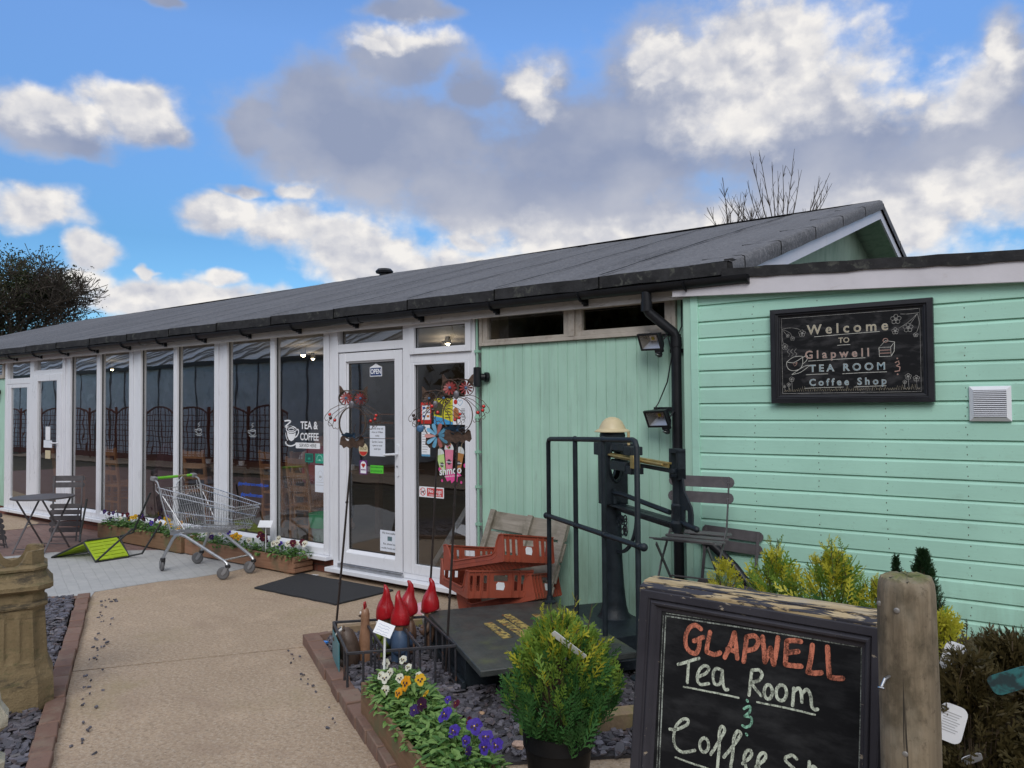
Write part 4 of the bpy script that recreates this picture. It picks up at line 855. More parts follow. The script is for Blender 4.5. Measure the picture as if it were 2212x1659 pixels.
def pansy(label, loc, n, rad, h, flowers, sd, L=.045, face=(.5, -1, .35), stretch=1.0, rotz=0, light=.5, group=None):
    rnd = random.Random(sd); t = thing('pansy_plant', label, 'pansies', loc, rotz, group); mb = MB()
    for i in range(n):
        a = rnd.uniform(0, 2*pi); rr = rad*sqrt(rnd.random()); x, y = rr*cos(a)*stretch, rr*sin(a); z = h*(1-.55*(rr/rad)**2)*rnd.uniform(.35, 1.0)
        d = Vector((cos(a)*.8+rnd.gauss(0, .5), sin(a)*.8+rnd.gauss(0, .5), rnd.uniform(-.2, .7)))
        leaf(mb, Vector((x, y, z)), d, EZ, L*rnd.uniform(.6, 1.25), L*rnd.uniform(.42, .72), rnd.uniform(.1, .5), 1 if rnd.random() < light else 0)
    for i in range(n//5):
        a = rnd.uniform(0, 2*pi); rr = rad*.8*sqrt(rnd.random()); mb.tube([(rr*cos(a)*.6*stretch, rr*sin(a)*.6, 0), (rr*cos(a)*stretch, rr*sin(a), h*rnd.uniform(.5, .95))], .0015, 4, 2)
    mb.build('foliage', [m_leaf, m_leafy, m_stem], t, smooth=0)['kind'] = 'stuff'
    for (x, y, z, col, r) in flowers:
        d = Vector((face[0]+rnd.gauss(0, .3), face[1]+rnd.gauss(0, .3), face[2]+rnd.gauss(0, .2))).normalized(); c = Vector((x, y, z))
        f_ = flower_bm(c, d, r*.62, rnd.uniform(-25, 25), rnd).build('flower', [m_pet[col], m_blotch if col in ('white', 'yellow', 'orange', 'violet') else m_pet[col], m_eye], t, smooth=0)
        st = MB().tube([(x*.6, y*.6, h*.3), (x*.95, y*.95, z*.8), tuple(c - d*.004)], .0016, 5); st.build('stalk', m_stem, f_, smooth=40)
    return t
PG = 'pansies planted along the two window troughs'
def fl(rnd, cols, n, rx, ry, z0, z1, r0, r1): return [(rnd.uniform(-rx, rx), rnd.uniform(-ry, ry*.6), rnd.uniform(z0, z1), cols[i % len(cols)], rnd.uniform(r0, r1)) for i in range(n)]
rnd = random.Random(21)
for i, (x, cols, lab) in enumerate([(-10.22, ['purple', 'white', 'purple', 'plum'], 'deep purple pansies with one small white bloom at the far end of the long trough'), (-9.86, ['burgundy', 'yellow', 'plum', 'purple'], 'burgundy and yellow pansies second along the long trough'), (-9.48, ['plum', 'plum', 'purple', 'yellow'], 'tall near black pansies in the middle of the long weathered trough'), (-9.10, ['violet', 'yellow', 'purple', 'yellow'], 'violet pansies beside yellow ones towards the near part of the long trough'), (-8.72, ['yellow', 'orange', 'yellow'], 'yellow pansies at the near end of the long trough behind the trolley')]):
    pansy(lab, (x, -.15, .15), 150, .155, .15, fl(rnd, cols, len(cols)+2, .15, .12, .12, .21, .034, .046), 30+i, .055, stretch=1.35, light=.22, group=PG)
for i, (x, cols, lab) in enumerate([(-8.22, ['white', 'white', 'violet'], 'white and violet pansies at the far end of the slatted trough under the trolley'), (-7.86, ['violet', 'white', 'purple'], 'pale violet pansies second along the slatted trough beneath the trolley basket'), (-7.50, ['orange', 'yellow', 'white'], 'orange yellow pansies in the slatted trough seen between the trolley tubes'), (-7.12, ['burgundy', 'plum', 'burgundy', 'burgundy'], 'cluster of large burgundy pansies in the slatted trough beside the white label stake'), (-6.80, ['white', 'white', 'violet'], 'big white dark eyed pansy near the open end of the slatted trough'), (-6.58, ['burgundy', 'white', 'white'], 'dark red pansy with small white ones at the slatted end of the trough')]):
    pansy(lab, (x, -.125, .13), 130, .145, .125, fl(rnd, cols, len(cols)+2, .13, .10, .11, .20, .036, .056), 50+i, .05, stretch=1.3, light=.2, group=PG)
NG = 'pansies in the foreground trough'
tx, ty = cos(KD), sin(KD)
def ntr(u, v, z=0): return (-3.155 + tx*u - ty*v, -2.385 + ty*u + tx*v, z)
NF = [(.14, [(-.06, -.05, .13, 'white', .040), (-.02, .03, .15, 'white', .036), (.06, -.06, .12, 'white', .038), (.02, -.10, .10, 'white', .034), (.08, .03, .14, 'white', .032)], 'white pansies at the far end of the foreground trough beside the white price stake', .14),
      (.32, [(-.08, -.10, .11, 'white', .044), (-.02, -.04, .12, 'white', .036), (.04, .04, .14, 'white', .030), (.0, -.12, .08, 'white', .038)], 'white pansies hanging over the foreground trough side next to the orange blooms', .13),
      (.47, [(-.06, -.04, .13, 'orange', .056), (-.02, .02, .15, 'yellow', .045), (-.05, -.08, .09, 'orange', .046), (.04, .03, .10, 'yellow', .03)], 'bright orange yellow pansies with dark centres in the foreground trough', .12),
      (.63, [(.0, -.03, .10, 'plum', .05), (-.02, -.06, .07, 'purple', .042), (.05, .08, .12, 'violet', .028)], 'single dark plum pansy among leaves in the middle of the foreground trough', .11),
      (.82, [(.05, .0, .13, 'violet', .058), (-.05, .09, .13, 'burgundy', .03), (.08, .10, .10, 'burgundy', .028)], 'large royal violet pansy with a pale eye standing above light green leaves', .12),
      (1.0, [(-.02, .0, .10, 'violet', .046), (.04, .07, .13, 'violet', .056), (.07, .02, .09, 'violet', .036)], 'pair of violet pansies beside the black pot, near end of the foreground trough', .12),
      (1.18, [(-.04, .08, .12, 'violet', .05), (.0, .06, .10, 'violet', .05), (.05, .09, .12, 'violet', .046), (-.03, .0, .08, 'purple', .04)], 'violet pansies at the bottom edge of the photo in the foreground trough', .11)]
for i, (u, F_, lab, h) in enumerate(NF):
    pansy(lab, ntr(u, .158, .16), 400, .150, h + .01, [(x, y + .01, z + .035, c, r * .95) for x, y, z, c, r in F_], 70+i, .042, face=(.55, -.9, .55), stretch=1.0, rotz=KD, light=.68, group=NG)
# ---------------------------------------------------------------- owl wind spinners on stakes
def rustmat():
    m, t, b = newmat('hammered_rust_iron'); P = coords(t); c = t.mix(t.mapr(t.noise(P, 25, 5, .65), .35, .65), (.045, .025, .018), (.115, .07, .05)); c = t.mix(t.mapr(t.noise(P, 60, 4, .7), .55, .7, 0, .8), c, (.025, .017, .015))
    t.inp(b, 'Base Color', c); t.inp(b, 'Roughness', .55); t.inp(b, 'Metallic', .35); bump(t, b, t.noise(P, 150, 3, .6), .5, .003); return m
m_rust = rustmat(); m_stake = mat('dark_iron_stake', (.035, .026, .024), .55, .3, 20, metal=.3)
m_redp = mat('faded_red_enamel', (.33, .055, .055), .45, .25, 30, col2=(.20, .07, .06), cov=(.5, .7)); m_bluep = mat('blue_enamel', (.045, .13, .26), .4, .25, 30, col2=(.05, .10, .16), cov=(.5, .7)); m_pinkp = mat('dusty_pink_enamel', (.38, .13, .12), .45, .2, 30)
m_lblue = mat('pale_blue_enamel', (.12, .33, .50), .4, .2, 30)
m_bead = mat('red_glass_bead', (.55, .02, .015), .12, .1, 50, spec=.8); m_dkbead = mat('dark_glass_bead', (.03, .012, .012), .12, spec=.8)
def petalwheel(mb, c, M3, r, n, mats, hub, hm, pitch=.5, r0=.18, w=.2):
    for k in range(n):
        a = 2*pi*k/n; d = Vector((cos(a), 0, sin(a))); s_ = Vector((-sin(a), 0, cos(a))); q = Matrix.Rotation(pitch, 3, d) @ s_; P = []
        for u, ww in ((r0, .35), (.5, .8), (.8, 1.0), (.96, .7), (1.0, .25)): P += [d*(r*u) - q*(r*w*ww), d*(r*u) + q*(r*w*ww)]
        mb.add([c + M3 @ p for p in P], [(i*2, i*2+1, i*2+3, i*2+2) for i in range(4)], mats[k % len(mats)])
    mb.ball(c + M3 @ Vector((0, -.006, 0)), hub, hub, hub, 10, 6, M3, hm)
def owl(label, foot, top, yaw, lean_roll, flip, front, sd):
    foot = Vector(foot); top = Vector(top); t = thing('owl_wind_spinner', label, 'wind spinner', foot, 0, 'owl wind spinners on tall stakes'); T = top - foot
    MB().tube([(0, 0, 0), T*.5 + Vector((.004, 0, 0)), T], [.0075, .0075, .0065], 8).tube([T*.33+Vector((0, 0, -.006)), T*.33+Vector((0, 0, .006))], .0105, 8).tube([T*.72+Vector((0, 0, -.006)), T*.72+Vector((0, 0, .006))], .0105, 8).build('stake', m_stake, t)
    M3 = Matrix.Rotation(yaw, 3, 'Z') @ Matrix.Rotation(lean_roll, 3, 'Y'); X = lambda x, z, y=0: T + M3 @ Vector((x, y, z))
    def ring(mb, cx_, cz, rx, rz, w, th, m=0, n=28):
        vs = []
        for k in range(n):
            a = 2*pi*k/n
            for rr, y in ((1, -w/2), (1, w/2)):
                vs.append(X(cx_+rx*cos(a), cz+rz*sin(a), y))
            for rr, y in ((1, w/2), (1, -w/2)): vs.append(X(cx_+(rx-th)*cos(a), cz+(rz-th)*sin(a), y))
        fs = []
        for k in range(n):
            j = (k+1) % n
            for i in range(4): fs.append((k*4+i, k*4+(i+1) % 4, j*4+(i+1) % 4, j*4+i))
        mb.add(vs, fs, m)
    mb = MB(); ring(mb, 0, .142, .094, .114, .024, .005); mb.build('body_ring', m_rust, t, smooth=60)
    for s_ in (-1, 1):
        ey = MB(); ring(ey, s_*.050, .312, .0505, .0505, .028, .004); eo = ey.build('eye_ring', m_rust, t, smooth=60)
        pw = MB(); petalwheel(pw, X(s_*.050, .312), M3, .043, 11, [0 if front else 2], .0095, 1, .6 + .2*s_, .2, .19); pw.build('spinner', [m_redp, m_bluep, m_rust], eo, smooth=0)
    mb = MB()
    for s_ in (-1, 1): mb.prism([(s_*.092, .318), (s_*.096, .348), (s_*.098, .397), (s_*.087, .392), (s_*.068, .366), (s_*.03, .352), (s_*.05, .362)][:5] + [(s_*.055, .358)] if s_ > 0 else [(-.055, .358), (-.068, .366), (-.087, .392), (-.098, .397), (-.096, .348), (-.092, .318)], T - M3 @ Vector((0, .002, 0)), M3 @ EX, M3 @ EZ, .004)
    mb.tube([X(-.07, .362), X(-.03, .364), X(-.008, .364), X(0, .372), X(.008, .364), X(.03, .364), X(.07, .362)], .0028, 6); mb.build('ear_tufts', m_rust, t)
    mb = MB(); mb.lathe([(.0001, -.034), (.010, -.026), (.0165, -.008), (.015, .010), (.009, .020), (.0001, .024)], 12, X(-.008*flip, .272, -.012), M3, sx=1.1, sy=.5); mb.build('beak', mat('pewter_beak', (.16, .15, .17), .4, metal=.4) if 'pewter_beak' not in bpy.data.materials else bpy.data.materials['pewter_beak'], t, smooth=60)
    rnd = random.Random(sd); P = []
    for i in range(13): P.append((-.078+.158*i/12, .028+.016*sin(i*1.3)+.008*abs(i-6)/3))
    Q = [(.088, -.002), (.074, -.022), (.052, -.012), (.035, -.030), (.012, -.016), (-.012, -.032), (-.034, -.018), (-.055, -.030), (-.068, -.012), (-.084, -.006)]
    mb = MB(); mb.prism(P + Q, T + M3 @ Vector((0, -.004, 0)), M3 @ EX, M3 @ EZ, .005); mb.build('perch', m_rust, t)
    for s_ in (-1, 1):
        mb = MB()
        for k, (x1, z1, x2, z2) in enumerate(((.100, .262, .196, .165), (.092, .238, .170, .128), (.088, .215, .140, .112))):
            pts = [(.055, .268-k*.012), (.075, .266-k*.02), (x1, z1), ((x1+x2)/2+.008, (z1+z2)/2+.018), (x2-.004, z2+.022), (x2, z2+.004), (x2-.010, z2-.010), (x2-.026, z2-.004)]
            if k: pts = [(.045, .262-k*.006)] + pts[2:]
            mb.tube([X(s_*x, z) for x, z in pts], .0021, 5)
        mb.tube([X(s_*x, z) for x, z in ((.17, .15), (.150, .134), (.132, .104), (.116, .106), (.104, .098), (.094, .11))], .0021, 5); wg = mb.build('wing', m_rust, t)
        for k, (x, z) in enumerate(((.160, .198), (.154, .174), (.124, .160))):
            bm_ = MB(); bm_.ball(X(s_*x, z, -.003), .0098, .006, .0098, 10, 6, M3); dk = (not front) and s_ < 0 and k < 2 or (front and s_ < 0 and k == 1)
            bm_.tube([X(s_*x+.0105*cos(q*pi/5), z+.0105*sin(q*pi/5)) for q in range(10)], .0018, 5, 1, closed=True); bm_.build('bead', [m_dkbead if dk else m_bead, m_rust], wg, smooth=60)
    return t, X, M3
SY = atan2(-.595, .803) * -1
oy = -radians(36)
o1, X1, M1 = owl('owl spinner with red eyes before the left side of the entrance door', (-4.195, -1.679, .02), (-4.04, -1.650, 1.434), radians(33), .03, 1, True, 1)
mb = MB(); petalwheel(mb, X1(.015, .055, -.01), M1 @ Matrix.Rotation(1.25, 3, 'X'), .085, 9, [0], .008, 0, .3, .12, .16); mb.tube([X1(.015, .05), X1(.012, .11), X1(.02, .135)], .003, 5, 1); mb.build('flower_spinner', [m_bluep, m_rust], o1, smooth=0)
o2, X2, M2 = owl('owl spinner seen from behind with an open blue and pink flower, between the other two', (-3.722, -1.259, .02), (-3.62, -1.252, 1.43), radians(38), -.02, 1, False, 2)
mb = MB(); petalwheel(mb, X2(.0, .055, -.018), M2, .086, 10, [0, 0, 1], .012, 2, .35, .12, .17); mb.tube([X2(0, .055), X2(0, .12), X2(-.008, .15)], .003, 5, 2); mb.build('flower_spinner', [m_lblue, m_pinkp, m_rust], o2, smooth=0)
mb = MB(); mb.ball(X2(-.115, .105, -.01), .026, .008, .026, 12, 6, M2); mb.build('blue_disc', m_bluep, o2)
o3, X3, M3o = owl('tallest owl spinner with red eyes, in front of the drinks poster and the mint boards', (-3.25, -1.601, .02), (-3.14, -1.600, 1.487), radians(35), .01, 1, True, 3)
mb = MB(); petalwheel(mb, X3(.0, .055, -.012), M3o @ Matrix.Rotation(1.2, 3, 'X'), .085, 9, [0], .008, 0, .3, .12, .16); mb.tube([X3(0, .05), X3(-.006, .11), X3(-.01, .13)], .003, 5, 1); mb.build('flower_spinner', [m_bluep, m_rust], o3, smooth=0)

# ---------------------------------------------------------------- iron rack that holds the stakes
m_rack = mat('scuffed_black_steel', (.030, .030, .036), .5, .3, 14, col2=(.12, .055, .03), cov=(.58, .68), bmp=.3)
FL, FR, NL, NR = Vector((-4.07, -1.79, 0)), Vector((-3.665, -1.34, 0)), Vector((-3.49, -2.18, 0)), Vector((-3.07, -1.705, 0))
rk_ = thing('iron_display_rack', 'low open rack of black square iron bars standing on slate with a teal side panel', 'rack', (-3.57, -1.75, .02)); ZT, ZB = .258, .03
def zz(p, z): return Vector((p.x, p.y, z))
mb = MB()
for a, b in ((FL, FR), (FR, NR), (NR, NL), (NL, FL)): mb.beam(zz(a, ZT), zz(b, ZT), .013, .016); 
mb.build('top_rail', m_rack, rk_, True, bevel=.002)
mb = MB()
for a, b in ((FL, FR), (FR, NR), (NR, NL), (NL, FL)): mb.beam(zz(a, ZB), zz(b, ZB), .013, .016)
mb.build('bottom_rail', m_rack, rk_, True, bevel=.002)
for f_ in (1/3, 2/3):
    MB().beam(zz(FL.lerp(FR, f_), ZT+.001), zz(NL.lerp(NR, f_), ZT+.001), .013, .018).build('divider_bar', m_rack, rk_, True, bevel=.002)
for f_ in (0, 1/3, 2/3, 1):
    a, b = FL.lerp(FR, f_), NL.lerp(NR, f_)
    for u in ((.02, .2, .4, .6, .8, .98) if f_ not in (1/3, 2/3) else (.15, .36, .56, .76, .97)):
        if f_ == 0 and .1 < u < .7: continue
        p = a.lerp(b, u); MB().cyl(zz(p, ZB), zz(p, ZT-.006), .0075, 8).build('rod', m_rack, rk_, True)
for f_ in (.14, .47, .8): p = NL.lerp(NR, f_); MB().cyl(zz(p, ZB), zz(p, ZT-.006), .0075, 8).build('rod', m_rack, rk_, True)
m_teal = mat('teal_sign_face', (.06, .24, .28), .35, .06, 4)
a, b = FL.lerp(NL, .12), FL.lerp(NL, .60); d = (b-a).normalized(); nn = Vector((d.y, -d.x, 0))
tag(MB().prism([(0, .035), ((b-a).length, .035), ((b-a).length, .235), (0, .235)], zz(a, 0)+nn*.012, d, EZ, .003).build('teal_panel', m_teal, None), 'small plain teal panel fixed to the left side of the iron rack', 'sign')
# ---------------------------------------------------------------- gnomes and animals
m_hat = mat('glossy_red_glaze', (.36, .010, .016), .24, .2, 12, spec=.5, col2=(.24, .008, .012), cov=(.55, .75), bmp=.12, bsc=30); m_skin = mat('tan_glaze', (.27, .145, .085), .4, .2, 25); m_beard = mat('white_glaze', (.72, .70, .66), .35)
m_boot = mat('dark_brown_glaze', (.045, .028, .02), .35, .2, 20); m_bk = mat('black_glaze', (.015, .015, .02), .25)
def gnome(label, loc, rotz, s_, cloth, tilt=0.0):
    """faces local -y"""
    t = thing('garden_gnome', label, 'garden gnome', loc, rotz, 'garden gnomes with red hats'); t.scale = (s_*.70, s_*.70, s_*.94); m_c = mat('cloth_glaze', cloth, .4, .2, 20)
    mb = MB(); R = Matrix.Rotation(-.15, 3, 'X')
    mb.lathe([(.0001, .075), (.07, .085), (.088, .12), (.085, .17), (.065, .22), (.045, .245), (.04, .255)], 20, sy=.85)
    for s2 in (-1, 1):
        mb.tube([(s2*.068, 0, .215), (s2*.105, -.01, .17), (s2*.10, -.055, .135), (s2*.06, -.085, .14)], [.03, .032, .027, .02], 10); mb.tube([(s2*.04, 0, .11), (s2*.048, -.015, .06), (s2*.05, -.01, .02)], [.045, .042, .038], 10)
    mb.build('body', m_c, t, smooth=60)
    mb = MB()
    for s2 in (-1, 1): mb.ball((s2*.052, -.03, .022), .038, .062, .026, 12, 8)
    mb.build('boots', m_boot, t, smooth=60)
    mb = MB(); mb.ball((0, -.012, .275), .062, .062, .058, 16, 10); mb.ball((0, -.078, .272), .018, .022, .017, 10, 8)
    for s2 in (-1, 1): mb.ball((s2*.064, 0, .272), .012, .016, .02, 8, 6); mb.ball((s2*.055, -.088, .14), .02, .02, .018, 8, 6)
    hd = mb.build('head', m_skin, t, smooth=60)
    mb = MB()
    for s2 in (-1, 1): mb.ball((s2*.022, -.062, .29), .009, .006, .010, 8, 6)
    mb.build('eyes', m_beard, hd, smooth=60)
    mb = MB(); mb.prism([(-.055, .262), (-.03, .258), (0, .25), (.03, .258), (.055, .262), (.05, .225), (.028, .19), (0, .165), (-.03, .19), (-.05, .225)], (0, -.055, 0), EX, EZ, .022); mb.build('beard', m_beard, t, bevel=.006)
    mb = MB(); P = [(.0, -.0, .272), (.0, -.002, .282), (0, -.002, .30), (0, 0, .335), (0, .004, .375), (.004, .010, .41), (.010, .018, .445), (.016, .018, .478), (.012, .004, .502), (.004, -.010, .512)]; R_ = [.076, .086, .091, .088, .074, .050, .036, .026, .016, .006]
    mb.tube(P, R_, 24); mb.build('hat', m_hat, t, smooth=70); return t
gnome('red hatted garden gnome in a lime green tunic, left of the others', (-3.80, -1.575, .02), radians(-75), 1.0, (.16, .22, .03))
gnome('garden gnome nearest the camera in the group, blue clothes and a red pointed hat', (-3.61, -1.63, .02), radians(-150), .99, (.05, .085, .15))
gnome('red hatted garden gnome in tan, behind the blue one in the middle', (-3.73, -1.43, .02), radians(-30), 1.02, (.20, .11, .07))
gnome('garden gnome standing alone next to the red brown crates, red pointed hat', (-3.69, -1.255, .02), radians(-55), 1.0, (.16, .095, .065))
t = thing('cockerel_ornament', 'tan cockerel ornament with a small red comb, by the left end of the rack', 'ornament', (-3.84, -1.72, .02), radians(-60)); t.scale = (.62, .62, .95)
mb = MB(); mb.lathe([(.055, 0), (.068, .03), (.075, .1), (.062, .18), (.048, .24), (.045, .29), (.047, .33), (.035, .365), (.0001, .378)], 18); mb.build('body', m_skin, t, smooth=60)
MB().prism([(-.035, .35), (.03, .36), (.045, .40), (.03, .42), (.012, .405), (-.004, .418), (-.022, .40), (-.04, .385)], (0, .009, 0), EX, EZ, .018).build('comb', m_hat, t, bevel=.006)
mb = MB(); mb.ball((-.028, -.036, .34), .011); mb.ball((.022, -.042, .34), .011); mb.build('eyes', m_beard, t); mb = MB(); mb.lathe([(.014, 0), (.0001, .04)], 8, (-.003, -.04, .315), Matrix.Rotation(pi/2, 3, 'X')); mb.build('beak', m_boot, t)
t = thing('badger_ornament', 'round brown badger ornament with striped face at the left of the rack', 'ornament', (-3.88, -1.82, .02), radians(-40)); t.scale = (.62, .62, .95)
m_fur = mat('brown_carved_glaze', (.085, .055, .04), .5, .3, 18, bmp=.6, bsc=30)
mb = MB(); mb.lathe([(.085, 0), (.105, .05), (.11, .11), (.095, .18), (.065, .235), (.03, .255), (.0001, .26)], 20, jit=lambda p, i, k: p + Vector((0, -.03*max(0, (p.z-.12))/.14, 0))); mb.ball((0, -.085, .205), .052, .062, .05, 14, 10); mb.ball((0, -.14, .185), .022, .03, .02, 10, 8)
for s2 in (-1, 1): mb.ball((s2*.045, -.055, .25), .014, .008, .016, 8, 6); mb.ball((s2*.06, -.09, .03), .03, .05, .03, 10, 8)
mb.build('body', m_fur, t, smooth=60)
mb = MB()
for x0 in (-.034, 0, .034): mb.tube([(x0, -.075, .255), (x0*.9, -.118, .236), (x0*.6, -.147, .207)], [.009, .0095, .006], 8)
mb.build('white_stripes', m_beard, t, smooth=60); mb = MB()
for x0 in (-.018, .018): mb.tube([(x0, -.078, .257), (x0*.9, -.122, .238), (x0*.6, -.15, .205)], [.0075, .009, .005], 8)
mb.build('black_stripes', m_bk, t, smooth=60)
t = thing('pet_bowl', 'upturned pale pink pet bowl with black paw print beside the crates', 'pet bowl', (-4.42, -.50, .0), radians(-40))
mb = MB(); mb.lathe([(.105, 0), (.108, .008), (.095, .05), (.088, .062), (.08, .066), (.0001, .066)], 28); mb.build('bowl', mat('pink_plastic', (.62, .36, .42), .35, .05), t, smooth=40)
mb = MB(); Mb = Matrix.Rotation(radians(14), 3, 'X')
for x0, z0, r_ in ((0, .026, .011), (-.014, .042, .005), (-.005, .047, .005), (.005, .047, .005), (.014, .042, .005)): mb.ball((x0, -.103+.2*(z0-.02), z0), r_, .002, r_, 10, 6)
mb.build('paw_print', m_ink, t)

# ---------------------------------------------------------------- red brown bread crates and the leaning pallet
m_crate = mat('red_brown_crate_plastic', (.30, .062, .032), .5, .16, 7, col2=(.21, .05, .03), cov=(.5, .75), bmp=.12, bsc=120)
def crate(label, loc, rot, s_):
    t = thing('bread_crate', label, 'crate', loc, 0, 'red brown bread crates stacked askew', rot); t.scale = (s_, s_, s_); L, W_, H = .62, .46, .18; tk = .007
    def endpanel(sx):
        mb = MB(); x0, x1 = (sx*L/2-tk/2, sx*L/2+tk/2)
        mb.box(x0, x1, -W_/2, W_/2, 0, .045); mb.box(x0, x1, -W_/2, W_/2, .148, H); mb.box(x0-.010, x1+.010, -W_/2-.004, W_/2+.004, H-.009, H-.0005)
        cols = [-.23, -.185, -.135, -.085, .085, .135, .185, .23]
        for y in cols: mb.box(x0, x1, max(-W_/2, y-.013), min(W_/2, y+.013), .045, .148); mb.box(x0-.007, x1+.007, y-.0025, y+.0025, .004, H-.010)
        mb.box(x0, x1, -.072, .072, .045, .108); mb.box(x0, x1, -.072, -.05, .108, .148); mb.box(x0, x1, .05, .072, .108, .148); return mb
    for sx in (-1, 1): endpanel(sx).build('end_panel', m_crate, t)
    for sy in (-1, 1):
        prof = [(-L/2+.004, .0), (L/2-.004, .0), (L/2-.004, H-.002), (L/2-.030, H-.004), (L/2-.055, .135), (L/2-.075, .075), (L/2-.11, .055), (-L/2+.11, .055), (-L/2+.075, .075), (-L/2+.055, .135), (-L/2+.030, H-.004), (-L/2+.004, H-.002)]
        mb = MB(); mb.prism(prof, (0, sy*W_/2+tk/2, 0), EX, EZ, tk)
        edge = prof[2:]
        mb.tube([(x, sy*(W_/2+.004), z) for x, z in edge], .0065, 6); mb.tube([(x, sy*(W_/2+.003), z*.5) for x, z in edge[2:-2]], .0035, 5)
        mb.build('side_panel', m_crate, t)
    mb = MB()
    for i in range(15): x = -L/2+.02+(L-.04)*i/14; mb.box(x-.005, x+.005, -W_/2+.004, W_/2-.004, .0, .008)
    for i in range(11): y = -W_/2+.02+(W_-.04)*i/10; mb.box(-L/2+.004, L/2-.004, y-.004, y+.004, .001, .007)
    mb.build('floor_grid', m_crate, t)
    mb = MB(); P = [(-.03, .055), (.022, .05), (.03, .075), (.024, .1), (-.02, .105), (-.032, .09)]; mb.prism(P, (L/2+tk/2+.001, 0, 0), EY, EZ, .001); mb.build('paper_label', m_paper, t); return t
crate('topmost tipped red brown bread crate with torn white paper on its slotted end', (-3.60, -.60, .475), (-.17, -.235, -.167), 1.08)
crate('middle red brown bread crate, turned at an angle between the other two', (-3.74, -.60, .285), (-.08, -.05, -.552), 1.08)
crate('lowest red brown bread crate, tilted on the slate behind the scale platform', (-3.60, -.44, .16), (-.16, -.27, .20), 1.02)
m_grey = wood('silvered_pallet_wood', (.20, .175, .14), (.34, .305, .255), (2.2, 26, 26), dirt=(.14, .125, .09))
pl = thing('wooden_pallet', 'weathered grey slatted pallet leaning on the mint boards behind the crates', 'pallet', (-3.70, -.44, .035), 0, None, (radians(-24), radians(3.0), 0)); rnd = random.Random(3)
for i in range(5): MB().box(-.385+rnd.uniform(-.01, .01), .385+rnd.uniform(-.01, .01), .0, .018, .02+i*.165, .02+i*.165+.15+rnd.uniform(-.01, .006)).build('board', m_grey, pl, bevel=.003)
for x in (-.36, .02, .36): MB().box(x-.024, x+.024, -.032, -.0005, .0, .835).build('batten', m_grey, pl, bevel=.004)

# ---------------------------------------------------------------- cast iron platform scale
pu, pv = Vector((.567, .824, 0)).normalized(), Vector((.824, -.567, 0)).normalized(); F0 = Vector((-3.714, -1.266, 0)); 
def pp(u, v, z): return F0 + pu*u + pv*v + Vector((0, 0, z))
def platmat():
    m, t, b = newmat('mossy_platform_paint'); P = coords(t); n = t.noise(P, 3, 6, .65); c = t.mix(t.mapr(t.noise(P, 9, 5, .6), .35, .65), (.028, .033, .033), (.048, .053, .050)); c = t.mix(t.mapr(n, .54, .72, 0, .75, True), c, (.085, .105, .032)); c = t.mix(t.mapr(t.noise(P, 45, 4, .7), .62, .72, 0, .6), c, (.10, .11, .10))
    t.inp(b, 'Base Color', c); t.inp(b, 'Roughness', t.mapr(t.noise(P, 5, 3, .5), .3, .7, .35, .6)); bump(t, b, t.noise(P, 30, 5, .65), .45, .006); return m
m_plat = platmat()
sc_t = thing('platform_scale', 'large antique black cast iron platform scale with handrail, brass beam and cream dome cap', 'weighing scale', (-3.0, -1.2, .02)); WPL, LPL = .944, 1.296
def slab(mb, u0, u1, v0, v1, z0, z1, m=0):
    P = [pp(u, v, z) for z in (z0, z1) for u, v in ((u0, v0), (u0, v1), (u1, v1), (u1, v0))]; mb.add(P, [(3, 2, 1, 0), (4, 5, 6, 7), (0, 1, 5, 4), (1, 2, 6, 5), (2, 3, 7, 6), (3, 0, 4, 7)], m)
mb = MB(); slab(mb, 0, WPL, 0, LPL, .235, .272); mb.build('platform', m_plat, sc_t, True, bevel=.006)
mb = MB(); slab(mb, .035, WPL+.42, .03, .86, .02, .225); slab(mb, .012, .034, .0, .88, .02, .075); mb.build('base', m_iron, sc_t, True, bevel=.004)
mb = MB(); slab(mb, WPL+.005, WPL+.46, -.02, 1.0, .06, .125); slab(mb, WPL+.38, WPL+.50, .85, .98, .125, .14); mb.build('base_frame', m_iron, sc_t, True, bevel=.006)
for u, v in ((WPL+.42, .92), (WPL+.42, .08)): mb = MB(); mb.lathe([(.035, 0), (.034, .012), (.018, .014), (.018, .03), (.0001, .03)], 6, pp(u, v, .14)); mb.build('bolt', m_iron, sc_t, True)
def goldmat():
    m, t, b = newmat('worn_gilt_lettering'); P = coords(t); n = t.noise(t.vmath('MULTIPLY', P, (1, 1, 1)), 38, 3, .7, .8); c = t.mix(t.mapr(n, .46, .56, 0, 1, True), (.42, .31, .09), (.05, .045, .03)); c = t.mix(t.mapr(t.noise(P, 12, 4, .6), .56, .66, 0, .8), c, (.22, .07, .02)); t.inp(b, 'Base Color', c); t.inp(b, 'Roughness', .5); bump(t, b, n, .6, .006); return m
m_gold = goldmat()
for (x0, y0), (x1, y1) in (((-3.20, -1.285), (-2.90, -1.47)), ((-3.18, -1.175), (-2.77, -1.42)), ((-3.227, -1.053), (-2.74, -1.355)), ((-3.068, -.927), (-2.70, -1.16))):
    d = Vector((x1-x0, y1-y0, 0)); l = d.length; d.normalize(); nrm = Vector((-d.y, d.x, 0)); MB().prism([(0, 0), (l, 0), (l, .066), (0, .060)], (x0, y0, .2722), d, nrm, .004).build('raised_lettering', m_gold, sc_t, True)
PC = Vector((-2.685, -.475, 0))
